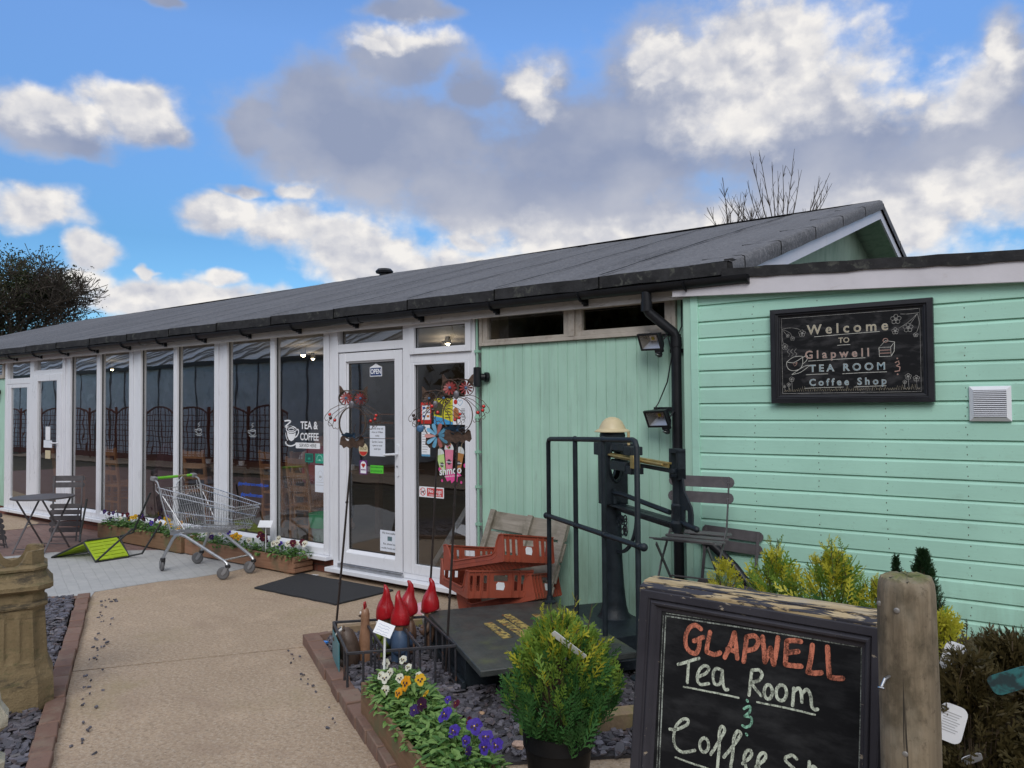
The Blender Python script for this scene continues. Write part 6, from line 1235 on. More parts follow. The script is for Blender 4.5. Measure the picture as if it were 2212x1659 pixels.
# ---------------------------------------------------------------- display bench, chairs and conifers along the annex
m_bench = wood('display_bench_timber', (.16, .115, .075), (.26, .19, .125), (2.5, 28, 28), dirt=(.10, .11, .05))
bn = thing('display_bench', 'low timber display bench along the shiplap wall carrying chair and conifers', 'bench', (-1.0, -.75, .0))
for k in range(8): MB().box(-2.25 if k > 3 else -1.85, .9, -1.34+k*.121, -1.34+k*.121+.111, .355, .38).build('board', m_bench, bn, True, bevel=.003)
for x in (-1.75, -.9, .0, .82):
    for y in (-1.28, -.44): MB().box(x-.035, x+.035, y-.035, y+.035, .015, .354).build('leg', m_bench, bn, True)
bistro_chair('open graphite bistro chair with curved slat seat in the corner behind the iron scale', (-2.05, -.615, .38), radians(4))
bistro_chair('folded graphite bistro chair tucked low between the shiplap wall and the open chair', (-2.0, -.24, .02), 0, True, rot=(radians(-6), radians(3), radians(2)))
MB().tube([(-2.33, -.17, .86), (-2.10, -.18, .74), (-1.93, -.19, .60), (-1.80, -.19, .45)], .03, 12).build('waste_pipe', m_black, tea, True)
CG = 'young conifers on the display bench'
conifer('conifer', 'short golden conifer just behind the top of the A-board, left of the taller ones', 'conifer', (-1.78, -.75, .38), 150, .10, .17, .03, G3, 11, (.05, .09), .30, .8, .4, group=CG)
conifer('conifer', 'spreading gold green conifer behind the A-board with loose upright sprays', 'conifer', (-1.47, -.80, .38), 230, .17, .20, .03, G3, 12, (.08, .15), .66, 1.2, .25, top=6, lump=.25, group=CG)
conifer('conifer', 'tallest gold green conifer behind the A-board with one long drooping leader', 'conifer', (-1.13, -.88, .38), 300, .19, .22, .03, G3, 13, (.08, .16), .62, 1.25, .25, top=12, lump=.25, group=CG)
conifer('conifer', 'golden conifer beside the timber post, right end of the gold ones', 'conifer', (-.88, -.95, .38), 190, .14, .17, .03, G3, 14, (.07, .13), .60, 1.1, .25, top=3, lump=.25, group=CG)
conifer('dwarf_spruce', 'dark green conical dwarf spruce rising behind the mossy timber post', 'conifer', (-.64, -1.235, .38), 1900, .165, .30, .02, [m_dwarf]*3, 15, (.03, .055), .9, .8, .35, tallness=.75)
conifer('dwarf_spruce', 'small dark green spruce tip seen just left over the timber post', 'conifer', (-.76, -1.19, .38), 700, .10, .275, .02, [m_dwarf]*3, 16, (.03, .05), .9, .8, .35, tallness=.9)
conifer('conifer', 'yellow green conifer squeezed between the timber post and the bronze shrub', 'conifer', (-.48, -1.88, .25), 520, .13, .30, .03, G3, 17, (.06, .10), .40, .9, .4)
pot('black pot under the yellow green conifer behind the timber post', (-.48, -1.88, .02), .13, .25)
def bronze(label, loc, n, rx, rz, z0, sd, top): return conifer('bronze_thuja', label, 'conifer', loc, n, rx, rz, z0, [m_bronzed, m_bronze, m_bronze], sd, (.07, .13), .45, .8, .35, top=top)
bronze('large bronze brown thuja at the right edge, hung with white and teal plant labels', (-.22, -2.24, .12), 2300, .33, .36, .05, 21, 16)
bronze('sparse bronze thuja sprays beside the timber post, half covering white plant labels', (-.30, -2.66, .12), 520, .13, .37, .08, 23, 6)
pot('black pot under the sparse bronze thuja beside the timber post', (-.30, -2.66, .0), .10, .18)
bronze('smaller bronze thuja low in the bottom right corner beside the timber post', (-.10, -2.62, .12), 1500, .24, .30, .03, 22, 5)
pot('black pot hidden beneath the large bronze thuja', (-.17, -2.22, .02), .16, .22); pot('black pot hidden beneath the smaller bronze thuja', (-.10, -2.62, .0), .13, .2)
m_tealtag = mat('teal_plant_label_print', (.03, .16, .17), .3, .25, 14, col2=(.02, .05, .06), cov=(.45, .6))
def ptag(label, c, w, h, rz, ry, m, rx=0.0, edge=None):
    M3 = Matrix.Rotation(rz, 3, 'Z') @ Matrix.Rotation(rx, 3, 'X') @ Matrix.Rotation(ry, 3, 'Y'); mb = MB(); mb.prism(rrect(-w/2, -h/2, w/2, h/2, w*.3), Vector(c) - M3 @ Vector((0, .001, 0)), M3 @ EX, M3 @ EZ, .0015, 0, 0)
    if edge:
        for k in range(9): mb.box  # printed lines
        for k in range(8): z = h*.28-k*h*.07; P = [(-w*.33, z), (w*(.30-.06*(k % 3)), z), (w*(.30-.06*(k % 3)), z-.0022), (-w*.33, z-.0022)]; mb.flat(P, Vector(c) + M3 @ Vector((0, -.0035, 0)), M3 @ EX, M3 @ EZ, 1)
    tag(mb.build('plant_label', [m, edge or m], None, smooth=0), label, 'plant label')
m_greyprint = mat('grey_small_print', (.45, .46, .48), .7)
ptag('white oval plant label with fine grey print, low beside the post', (-.337, -2.748, .778), .068, .108, radians(5), radians(14), m_paper, 0, m_greyprint)
ptag('white plant label half hidden by twigs above the printed one, right of the post', (-.347, -2.573, .909), .068, .10, radians(8), radians(16), m_paper)
ptag('teal plant label lying slanted on the bronze thuja at the right edge', (-.192, -2.708, .915), .06, .115, radians(10), radians(62), m_tealtag, .2)
ptag('folded pale plant label at the bottom right among bronze twigs', (-.290, -2.727, .685), .056, .056, radians(40), radians(50), m_paper, .7)
# ---------------------------------------------------------------- stakes, scraps and timber on the slate
ls = thing('price_stake', 'white stake holding a small handwritten card at the far end of the foreground trough', 'plant label', (-3.02, -2.35, .16), 0)
mb = MB(); mb.tube([(0, 0, 0), (.012, .0, .33)], [.0055, .0065], 6); mb.build('stake', m_white, ls)
Mc = Matrix.Rotation(radians(24), 3, 'Z') @ Matrix.Rotation(radians(-28), 3, 'X') @ Matrix.Rotation(radians(16), 3, 'Y'); mb = MB(); mb.prism([(-.052, -.032), (.052, -.032), (.052, .036), (-.052, .036)], Vector((.012, -.006, .355)), Mc @ EX, Mc @ EZ, .003)
rnd = random.Random(1)
for k in range(4): mb.ribbon([(-.04+.008*i, .018-.014*k+rnd.uniform(-.003, .003)) for i in range(10)], .0012, Vector((.012, -.006, .355)) + Mc @ Vector((0, -.0036, 0)), Mc @ EX, Mc @ EZ, 1)
mb.build('card', [m_paper, mat('blue_pen', (.12, .18, .38), .7)], ls, smooth=0)
ws = thing('price_stake', 'white card on a thin stake standing in the slatted trough behind the trolley', 'plant label', (-7.02, -.18, .16), 0)
MB().tube([(0, 0, 0), (.0, .0, .28)], .005, 6).build('stake', m_white, ws); Mc = Matrix.Rotation(radians(28), 3, 'Z') @ Matrix.Rotation(radians(-40), 3, 'X'); MB().prism([(-.075, -.04), (.075, -.04), (.075, .045), (-.075, .045)], Vector((0, -.004, .30)), Mc @ EX, Mc @ EZ, .003).build('card', m_paper, ws)
def scrap(name, label, cat, pts, z, m, th=.002): return tag(MB().prism(pts, (0, 0, z), EX, EY, th).build(name, m, None), label, cat)
scrap('paper_tag', 'white paper tag lying on the slate under the rack, near side', 'paper scrap', [(-3.36, -2.05), (-3.27, -2.0), (-3.265, -2.025), (-3.34, -2.075)], .048, m_paper)
scrap('paper_sheet', 'crumpled white printed sheet on the slate behind the price stake', 'paper', [(-3.33, -1.85), (-3.10, -1.88), (-3.0, -2.02), (-3.25, -2.08)], .05, m_paper, .004)
scrap('blue_plastic_scrap', 'bright blue plastic scrap in the corner of the slate bed', 'plastic scrap', [(-4.36, -1.66), (-4.29, -1.645), (-4.28, -1.69), (-4.32, -1.70)], .05, mat('bright_blue_plastic', (.03, .25, .75), .4), .012)
scrap('paper_tag', 'white paper scrap by the wall plinth at the end of the slatted trough', 'paper scrap', [(-6.36, -.20), (-6.27, -.16), (-6.26, -.10), (-6.33, -.12)], .006, m_paper)
ptag('round white handwritten card on the ground between black pot and A-board', (-1.52, -2.42, .09), .11, .12, radians(28), radians(12), m_paper, radians(-62), m_greyprint)
for k, (x, y, s_, lab) in enumerate(((-2.66, -1.98, .022, 'tan pebble on the slate in front of the scale'), (-2.26, -2.18, .045, 'pale pinkish stone beside the big black pot'), (-2.42, -2.30, .018, 'small white stone on the slate near the foreground trough'))):
    mb = MB(); rnd = random.Random(k); mb.ball((0, 0, 0), s_, s_*.7, s_*.45, 8, 5); mb.v = [(a+rnd.uniform(-.15, .15)*s_, b_+rnd.uniform(-.15, .15)*s_, c_+rnd.uniform(-.1, .1)*s_) for a, b_, c_ in mb.v]; o = mb.build('stone', mat('stone_tone', ((.40, .26, .16), (.52, .36, .28), (.6, .58, .55))[k], .8, .15, 30, bmp=.3), None, smooth=0); o.location = (x, y, .04); tag(o, lab, 'stone')
tb_ = thing('timber_sleeper', 'squared timber edging the slate behind the black pot, its sawn end green with moss', 'timber', (-2.33, -2.06, .02), atan2(.50, .42))
MB().box(0, 1.0, -.055, .055, 0, .085).build('beam', m_oldtimber, tb_, bevel=.006); MB().box(-.004, -.0003, -.053, .053, .002, .083).build('mossy_end', mat('lime_moss', (.20, .26, .035), .9, .25, 25), tb_)
tag(MB().beam((-1.78, -1.60, .03), (-.9, -2.05, .03), .10, .07).build('timber_sleeper', m_oldtimber, None, bevel=.006), 'squared timber running from the sleeper end towards the A-board foot', 'timber')
# ---------------------------------------------------------------- welcome board and lamps on the walls
wb = thing('welcome_board', 'large black framed chalkboard welcoming visitors, hung on the shiplap wall', 'chalkboard', (-1.2, -.14, 2.0)); BX0, BX1, BZ0, BZ1, BY = -1.674, -.726, 1.688, 2.298, -.137
def wr(mb, a0, a1, b0, b1, prof):
    vs = []
    for f_, h in prof: vs += [(a0[0]+(b0[0]-a0[0])*f_, BY-.012-h, a0[1]+(b0[1]-a0[1])*f_), (a1[0]+(b1[0]-a1[0])*f_, BY-.012-h, a1[1]+(b1[1]-a1[1])*f_)]
    mb.add(vs, [(i*2, i*2+2, i*2+3, i*2+1) for i in range(len(prof)-1)])
IX0, IX1, IZ0, IZ1 = BX0+.062, BX1-.062, BZ0+.056, BZ1-.054; oc = [(BX0, BZ1), (BX1, BZ1), (BX1, BZ0), (BX0, BZ0)]; ic = [(IX0, IZ1), (IX1, IZ1), (IX1, IZ0), (IX0, IZ0)]
for k in range(4): mb = MB(); wr(mb, oc[k], oc[(k+1) % 4], ic[k], ic[(k+1) % 4], [(0, -.02), (0, .018), (.5, .020), (.54, .012), (.6, .010), (.68, .014), (.78, .012), (.85, .003), (1, .0), (1, -.008)]); mb.build('frame_rail', mat('black_board_frame', (.012, .0125, .017), .45, .2, 8) if 'black_board_frame' not in bpy.data.materials else bpy.data.materials['black_board_frame'], wb, True, smooth=20)
def smear():
    m, t, b = newmat('smeared_chalkboard'); P = coords(t); k = t.noise(t.vmath('MULTIPLY', P, (5, 1, 14)), 1.5, 5, .6, .3); c = t.mix(t.mapr(k, .48, .68), (.010, .0105, .012), (.048, .047, .050)); t.inp(b, 'Base Color', c); t.inp(b, 'Roughness', .6); t.inp(b, 'Specular IOR Level', .15); return m
MB().box(IX0-.004, IX1+.004, BY-.014, BY+.01, IZ0-.004, IZ1+.004).build('panel', smear(), wb, True)
k_out = chalkmat('chalk_outline', (.62, .62, .57), .32); k_tan = chalkmat('tan_chalk_fill', (.42, .37, .27), .33); k_pk = chalkmat('dusty_pink_chalk', (.40, .26, .22), .33); k_bl = chalkmat('dull_blue_chalk', (.24, .34, .40), .33); k_dim = chalkmat('dim_chalk', (.36, .355, .34), .36)
WY = BY-.0146; mb = MB()
def wtext(s_, x, z, size, fill, sx=1.0, out=.018, sp=0):
    mb.text(s_, (x, WY, z), EX, EZ, size, 0, bold=out, sx=sx); mb.text(s_, (x, WY-.0006, z), EX, EZ, size, fill, bold=.004, sx=sx)
wtext('W e l c o m e', -1.205, 2.150, .086, 1, .98); wtext('TO', -1.222, 2.075, .046, 1); wtext('G l a p w e l l', -1.268, 1.992, .072, 2, .98); wtext('T E A   R O O M', -1.21, 1.905, .062, 3, 1.02, .03); wtext('C o f f e e   S h o p', -1.21, 1.816, .060, 3, .97, .028)
def line(P, w=.0028, m=4, cl=False): mb.ribbon(P, w, (0, WY, 0), EX, EZ, m, cl)
for x0, x1, z0, z1 in ((-1.40, -1.015, 2.108, 2.118), (-1.262, -1.185, 2.046, 2.047), (-1.44, -1.10, 1.955, 1.962), (-1.455, -1.32, 1.868, 1.870), (-1.235, -.98, 1.868, 1.872), (-1.465, -1.23, 1.782, 1.785), (-1.165, -.985, 1.784, 1.788)): line([(x0, z0), ((x0+x1)/2, (z0+z1)/2+.001), (x1, z1)], .0026, 0)
line([(IX0+.008, IZ0+.006), (IX0+.008, IZ1-.006), (IX1-.008, IZ1-.004), (IX1-.009, IZ0+.006), (IX0+.008, IZ0+.006)], .0022, 4)
line([(-.935, 1.925), (-.915, 1.935), (-.912, 1.915), (-.93, 1.906)], .006, 2); line([(-.93, 1.906), (-.908, 1.898), (-.912, 1.876), (-.938, 1.872)], .006, 2)
for z in (1.95, 1.855): mb.flat([(.005*cos(q), .005*sin(q)) for q in (0, 1.05, 2.1, 3.14, 4.2, 5.2)], (-.922, WY, z), EX, EZ, 2)
def wflower(x, z, r, n=5):
    for k in range(n): a = 2*pi*k/n+.3; line([(x+r*.62*cos(a)+r*.38*cos(q*pi/4), z+r*.62*sin(a)+r*.38*sin(q*pi/4)) for q in range(8)], .0024, 4, True)
    line([(x+r*.2*cos(q), z+r*.2*sin(q)) for q in (0, 1.5, 3, 4.5)], .002, 0, True)
for x, z, r in ((-1.475, 2.135, .022), (-1.535, 2.105, .014), (-1.565, 2.125, .011), (-1.585, 2.055, .020), (-.925, 2.185, .030), (-.93, 2.115, .020), (-.86, 2.13, .028), (-.82, 2.085, .013), (-1.545, 1.842, .016), (-1.565, 1.808, .012), (-1.592, 1.796, .009), (-.865, 1.84, .018), (-.822, 1.828, .018), (-.885, 1.808, .011)): wflower(x, z, r)
for P in ([(-1.60, 2.17), (-1.55, 2.175), (-1.50, 2.165), (-1.48, 2.15)], [(-1.60, 2.17), (-1.58, 2.14), (-1.57, 2.13)], [(-1.60, 2.17), (-1.60, 2.1), (-1.59, 2.07)], [(-1.59, 2.165), (-1.55, 2.14), (-1.54, 2.115)], [(-.80, 2.215), (-.86, 2.212), (-.90, 2.215)], [(-.81, 2.21), (-.85, 2.17), (-.91, 2.13)], [(-.81, 2.21), (-.835, 2.17), (-.85, 2.15)], [(-.808, 2.21), (-.80, 2.15), (-.815, 2.10)], [(-1.545, 1.83), (-1.542, 1.765)], [(-1.566, 1.80), (-1.562, 1.765)], [(-1.592, 1.79), (-1.588, 1.765)], [(-.865, 1.825), (-.862, 1.765)], [(-.822, 1.812), (-.818, 1.765)], [(-.886, 1.80), (-.884, 1.765)]): line(smoothpts(P), .002, 4)
rnd = random.Random(4); P = []; x = IX0+.02
while x < IX1-.02: P += [(x, 1.762+rnd.uniform(-.002, .002)), (x+.006, 1.772+rnd.choice((0, 0, .012, .02))+rnd.uniform(0, .004))]; x += .0135
line(P, .0022, 1)
cup = [(-1.575, 1.955), (-1.575, 1.93), (-1.56, 1.905), (-1.525, 1.897), (-1.49, 1.91), (-1.475, 1.94), (-1.474, 1.985)]; line(smoothpts(cup), .003, 0); line(smoothpts([(-1.575, 1.955), (-1.53, 1.95), (-1.474, 1.985), (-1.53, 1.985), (-1.575, 1.955)]), .0025, 0); line(smoothpts([(-1.474, 1.98), (-1.445, 1.99), (-1.45, 1.96), (-1.478, 1.935)]), .003, 0); line(smoothpts([(-1.545, 1.872), (-1.49, 1.885), (-1.435, 1.925), (-1.47, 1.92), (-1.545, 1.872)]), .0026, 0)
for dx_ in (0, .022, .045): line(smoothpts([(-1.565+dx_, 1.99), (-1.555+dx_, 2.005), (-1.57+dx_, 2.02), (-1.558+dx_, 2.038)]), .002, 4)
line(smoothpts([(-1.527, 1.93), (-1.535, 1.945), (-1.52, 1.945), (-1.51, 1.95), (-1.515, 1.935), (-1.527, 1.925)]), .003, 2)
line([(-1.022, 2.02), (-1.02, 1.965), (-.955, 1.965), (-.957, 2.02), (-1.022, 2.02), (-.985, 2.06), (-.935, 2.05), (-.957, 2.02)], .0028, 0); line([(-.935, 2.05), (-.938, 1.995), (-.955, 1.965)], .0028, 0)
for z in (1.985, 2.003): line([(-1.021, z), (-.956, z)], .004, 2)
line([(-.985+.014*cos(q*pi/4), 2.062+.012*sin(q*pi/4)) for q in range(8)], .004, 2, True)
mb.build('chalk_drawing', [k_out, k_tan, k_pk, k_bl, k_dim], wb, True, smooth=0)
m_refl = mat('aluminium_reflector', (.42, .42, .43), .3, .05, 8, metal=.8); m_led = mat('yellow_led_chip', (.62, .50, .04), .4); m_dkglass = mat('sensor_lens', (.06, .06, .065), .2)
def floodlight(label, c, roll, label2=''):
    t = thing('floodlight', label, 'floodlight', c); M3 = Matrix.Rotation(radians(-14), 3, 'Z') @ Matrix.Rotation(roll, 3, 'Y') @ Matrix.Rotation(radians(24), 3, 'X'); w, h = .098, .064
    def P(x, y, z): return M3 @ Vector((x, y, z))
    mb = MB(); F_ = [(-w, -h), (w, -h), (w, h), (-w, h)]; I = [(-w+.014, -h+.013), (w-.014, -h+.013), (w-.014, h-.013), (-w+.014, h-.013)]; B_ = [(-w*.7, -h*.7), (w*.7, -h*.7), (w*.7, h*.7), (-w*.7, h*.7)]
    vs = [P(x, -.03, z) for x, z in F_] + [P(x, -.03, z) for x, z in I] + [P(x, -.024, z) for x, z in I] + [P(x, -.012, z) for x, z in F_] + [P(x, .045, z) for x, z in B_]
    fs = []
    for k in range(4): j = (k+1) % 4; fs += [(k, j, 4+j, 4+k), (4+k, 4+j, 8+j, 8+k), (12+k, 12+j, j, k), (16+k, 16+j, 12+j, 12+k)]
    fs.append((19, 18, 17, 16)); mb.add(vs, fs); mb.build('housing', m_black, t, smooth=0)
    mb = MB(); R0 = [(x*.99, z*.99) for x, z in I]; R1 = [(-.03, -.008), (.03, -.008), (.03, .032), (-.03, .032)]; vs = [P(x, -.0245, z) for x, z in R0] + [P(x, .02, z) for x, z in R1]; mb.add(vs, [(k, (k+1) % 4, 4+(k+1) % 4, 4+k) for k in range(4)] + [(4, 5, 6, 7)]); mb.build('reflector', m_refl, t, smooth=0)
    mb = MB(); mb.obox(P(0, .018, .012), .012, .0015, .012, M3); mb.build('led', m_led, t)
    mb = MB(); mb.obox(P(.055, -.012, -h-.012), .03, .018, .012, M3); mb.cyl(P(.055, -.018, -h-.014), P(.055, -.022, -h-.045), .022, 14); mb.build('sensor', m_black, t, bevel=.003); mb = MB(); mb.cyl(P(.055, -.040, -h-.03), P(.055, -.044, -h-.034), .018, 14); mb.ball(P(.055, -.022, -h-.046), .019, .019, .012); mb.build('sensor_lens', m_dkglass, t)
    mb = MB(); mb.tube([P(w+.004, 0, 0), P(w+.012, .04, .02), (w*.9, .12, .05)], .006, 6); mb.tube([P(-w-.004, 0, 0), P(-w-.006, .04, .03), (-w*.6, .13, .07)], .006, 6); mb.box(-w, w, .125, .132, .045, .075); mb.build('bracket', m_black, t); return t
floodlight('upper black floodlight with sensor, under the high window by the downpipe', (-2.535, -.15, 2.147), .03)
floodlight('lower black floodlight with sensor, beside the downpipe above the iron scale', (-2.49, -.15, 1.593), -.03)
tag(MB().tube([(-2.43, -.10, 2.17), (-2.40, -.10, 2.05), (-2.45, -.08, 1.85), (-2.53, -.06, 1.70), (-2.54, -.10, 1.66)], .005, 6).tube([(-2.355, -.03, 2.44), (-2.355, -.03, 2.25), (-2.37, -.05, 2.20), (-2.40, -.10, 2.17)], .005, 6).build('power_cable', m_black, None, smooth=60), 'thin black cable looping down between the two floodlights', 'cable')
def walllamp(label, x, z, sd):
    t = thing('wall_lamp', label, 'wall lamp', (x, -.08, z)); mb = MB(); mb.lathe([(.026, -.085), (.034, -.08), (.034, .08), (.026, .085), (.024, .07), (.0001, .07)], 20); mb.build('body', m_black, t, smooth=40)
    mb = MB(); mb.cyl((sd*.02, .03, 0), (sd*.045, .05, 0), .03, 16); mb.cyl((sd*.045, .05, 0), (sd*.06, .075, 0), .042, 20); mb.build('wall_mount', m_black, t, smooth=40); return t
walllamp('black up and down wall lamp between entrance frame and mint boards', -4.215, 1.935, 1); walllamp('black wall lamp on mint boards at the far left edge', -14.30, 1.985, -1)

# ---------------------------------------------------------------- notices on the glass
def notice(name, label, cat, x0, x1, z0, z1, y, m, draw=None, mats=(), shape=None, th=.0012):
    mb = MB(); P = shape or [(x0, z0), (x1, z0), (x1, z1), (x0, z1)]; mb.prism(P, (0, y, 0), EX, EZ, th)   # EX x EZ points to -y
    if draw: draw(mb, y-th-.0006)
    return tag(mb.build(name, [m] + list(mats), None, smooth=0), label, cat)
DY = .0065
m_sky = mat('pale_blue_paper', (.72, .76, .84), .7, .02)
def tl(mb, y, lines, xc, z0, dz_, size, m=1, bold=.006): 
    for i, s_ in enumerate(lines): mb.text(s_, (xc, y, z0-i*dz_), EX, EZ, size, m, bold=bold)
def d_open(mb, y):
    mb.flat([(-5.624, 1.99), (-5.472, 1.99), (-5.472, 2.066), (-5.624, 2.066)], (0, y, 0), EX, EZ, 1); mb.text('OPEN', (-5.548, y-.0006, 2.028), EX, EZ, .066, 0, bold=.028, sx=.84)
notice('open_sign', 'small blue and white OPEN sign hung on the entrance door glass', 'sign', 0, 0, 0, 0, DY, m_paper, d_open, [mat('navy_print', (.02, .045, .16), .5)], shape=[(-5.631, 1.983), (-5.464, 1.983), (-5.464, 2.072), (-5.549, 2.106), (-5.631, 2.072)])
MB().tube([(-5.59, DY-.004, 2.088), (-5.549, DY-.004, 2.125), (-5.505, DY-.004, 2.09)], .002, 5).build('hanging_cord', m_ink, bpy.data.objects['open_sign'])
notice('paper_notice', 'white notice on the door about the coffee shop closing time', 'notice', -5.634, -5.424, 1.385, 1.505, DY, m_sky, lambda mb, y: tl(mb, y, ['Coffee shop will', 'close at 4:30pm', 'today'], -5.529, 1.478, .034, .0245), [m_ink])
notice('paper_notice', 'white notice on the door about the garden centre staying open', 'notice', -5.634, -5.424, 1.212, 1.379, DY, m_sky, lambda mb, y: tl(mb, y, ['Garden Centre', 'open as usual', 'until 5pm'], -5.529, 1.350, .034, .0245), [m_ink])
m_cream2 = mat('cream_sticker', (.60, .52, .34), .5, .03); m_redst = mat('red_sticker', (.50, .03, .02), .5); m_purple = mat('purple_sticker', (.16, .03, .18), .5); m_lgreen = mat('bright_green_sticker', (.10, .58, .04), .5); m_dgreen = mat('dark_green_print', (.01, .12, .02), .5)
def d_gold(mb, y): mb.flat(arc(-5.727, 1.271, .060, 198, 342, 10), (0, y, 0), EX, EZ, 1); mb.text('GOLD', (-5.727, y, 1.282), EX, EZ, .036, 2, bold=.012)
notice('round_sticker', 'round cream and red GOLD award sticker on the door', 'sticker', 0, 0, 0, 0, DY, m_cream2, d_gold, [m_redst, mat('olive_print', (.09, .08, .02), .6)], shape=arc(-5.727, 1.271, .064, 0, 345, 24))
def d_mem(mb, y):
    mb.flat(arc(-5.7255, 1.118, .040, 0, 180, 10) + [(-5.7655, 1.040), (-5.6855, 1.040)], (0, y, 0), EX, EZ, 1); mb.flat(arc(-5.738, 1.120, .016, 0, 180, 6) + [(-5.7255, 1.092)], (0, y-.0006, 0), EX, EZ, 2); mb.flat(arc(-5.713, 1.120, .016, 0, 180, 6) + [(-5.7255, 1.092)], (0, y-.0006, 0), EX, EZ, 2); mb.text('MEMBER', (-5.7255, y-.0006, 1.074), EX, EZ, .0185, 0, bold=.03)
notice('member_sticker', 'purple MEMBER sticker with a red heart apple on the door', 'sticker', 0, 0, 0, 0, DY, m_purple, d_mem, [m_paper, m_redst], shape=rrect(-5.779, 1.030, -5.672, 1.167, .01))
def d_food(mb, y):
    mb.text('FOOD HYGIENE RATING', (-5.539, y, 1.104), EX, EZ, .0155, 1, bold=.03)
    for k in range(6): x = -5.612+.0255*k; mb.ribbon([(x+.0095*cos(q*pi/5), 1.068+.0095*sin(q*pi/5)) for q in range(10)], .003, (0, y, 0), EX, EZ, 1, True); 
    for k in range(6): mb.text(str(k), (-5.612+.0255*k if k < 5 else -5.474, y, 1.068), EX, EZ, .013 if k < 5 else .026, 1, bold=.02)
notice('hygiene_rating', 'bright green food hygiene rating sticker on the door', 'sticker', -5.629, -5.449, 1.047, 1.124, DY, m_lgreen, d_food, [m_dgreen])
def d_walk(mb, y): tl(mb, y, ['We love walkers!'], -5.364, .486, .03, .029); mb.flat([(-5.395, .415), (-5.335, .415), (-5.335, .457), (-5.395, .457)], (0, y, 0), EX, EZ, 2); tl(mb, y, ['But, please leave', 'muddy boots outside'], -5.364, .385, .040, .0265)
notice('paper_notice', 'white walkers notice about muddy boots, low on the door glass', 'notice', -5.495, -5.275, .313, .512, DY, m_sky, d_walk, [m_ink, mat('landscape_print', (.12, .20, .22), .6, .4, 60)])
m_faint = mat('faint_bronze_line', (.16, .085, .055), .5)
mb = MB(); mb.ribbon([(-5.777, 1.388), (-5.295, 1.388), (-5.295, 1.617), (-5.777, 1.617)], .005, (0, DY-.0002, 0), EX, EZ, 0, True); mb.text('Glapwell Tea Room & Coffee Shop', (-5.536, DY-.0002, 1.535), EX, EZ, .031, 0, bold=.004); tag(mb.build('door_lettering', m_faint, None, smooth=0), 'faint bronze outlined lettering panel on the entrance door glass', 'lettering')
def d_visa(mb, y):
    mb.flat([(-4.942, 1.565), (-4.842, 1.565), (-4.842, 1.70), (-4.942, 1.70)], (0, y, 0), EX, EZ, 1); mb.text('VISA', (-4.867, y-.0006, 1.633), EX, EZ, .022, 2, bold=.02); mb.text('VISA', (-4.917, y-.0006, 1.633), EX, EZ, .018, 2, bold=.02)
    for k, (x, z) in enumerate(((-4.917, 1.675), (-4.867, 1.675), (-4.917, 1.598), (-4.867, 1.598))): mb.flat([(x-.017, z-.010), (x+.017, z-.010), (x+.017, z+.010), (x-.017, z+.010)], (0, y-.0006, 0), EX, EZ, 3 if k % 2 else 2)
notice('payment_sign', 'red and white card payment sign on the side pane', 'sign', -4.956, -4.828, 1.53, 1.725, DY, m_redst, d_visa, [m_paper, mat('card_blue', (.03, .09, .30), .5), mat('card_orange', (.55, .18, .03), .5)])
def d_yel(mb, y):
    mb.flat([(-4.795, 1.525), (-4.569, 1.525), (-4.569, 1.545), (-4.70, 1.585), (-4.795, 1.60)], (0, y, 0), EX, EZ, 1); mb.flat([(-4.79, 1.615), (-4.70, 1.60), (-4.68, 1.70), (-4.73, 1.725), (-4.79, 1.70)], (0, y, 0), EX, EZ, 2)
    for k in range(6): mb.flat([(-4.66, 1.72-k*.026), (-4.585-.01*(k % 2), 1.72-k*.026), (-4.585-.01*(k % 2), 1.712-k*.026), (-4.66, 1.712-k*.026)], (0, y, 0), EX, EZ, 2)
notice('yellow_poster', 'yellow and blue poster on the side pane behind the tallest owl', 'poster', -4.795, -4.569, 1.525, 1.76, DY, mat('yellow_poster_paper', (.62, .58, .03), .5, .08, 9), d_yel, [mat('poster_blue', (.06, .32, .62), .5), mat('poster_dark', (.05, .055, .02), .6)])
def d_menu(mb, y):
    mb.flat(arc(-4.535, 1.725, .022, 0, 340, 14), (0, y, 0), EX, EZ, 2); mb.ribbon(smoothpts([(-4.485, 1.69), (-4.515, 1.72), (-4.50, 1.745), (-4.485, 1.73), (-4.468, 1.745), (-4.455, 1.72), (-4.485, 1.69)]), .005, (0, y, 0), EX, EZ, 3); mb.flat([(-4.562, 1.56), (-4.49, 1.575), (-4.50, 1.655), (-4.535, 1.68), (-4.562, 1.66)], (0, y, 0), EX, EZ, 4)
    for k in range(7): mb.flat([(-4.47, 1.665-k*.013), (-4.40-.008*(k % 3), 1.665-k*.013), (-4.40-.008*(k % 3), 1.66-k*.013), (-4.47, 1.66-k*.013)], (0, y, 0), EX, EZ, 1)
    for P in ([(-4.455, 1.56), (-4.44, 1.572), (-4.43, 1.56), (-4.41, 1.57), (-4.395, 1.562)], [(-4.45, 1.54), (-4.435, 1.552), (-4.42, 1.54), (-4.40, 1.55), (-4.385, 1.54)]): mb.ribbon(smoothpts(P), .004, (0, y, 0), EX, EZ, 1)
    mb.ribbon(smoothpts([(-4.44, 1.74), (-4.43, 1.755), (-4.42, 1.735), (-4.41, 1.755), (-4.395, 1.74)]), .004, (0, y, 0), EX, EZ, 2)
notice('menu_poster', 'white snack menu poster with waffle picture on the side pane', 'poster', -4.567, -4.41, 1.524, 1.77, DY, m_paper, d_menu, [m_ink, m_redst, mat('heart_blue', (.25, .45, .62), .5), mat('waffle_print', (.40, .15, .05), .5, .5, 40)])
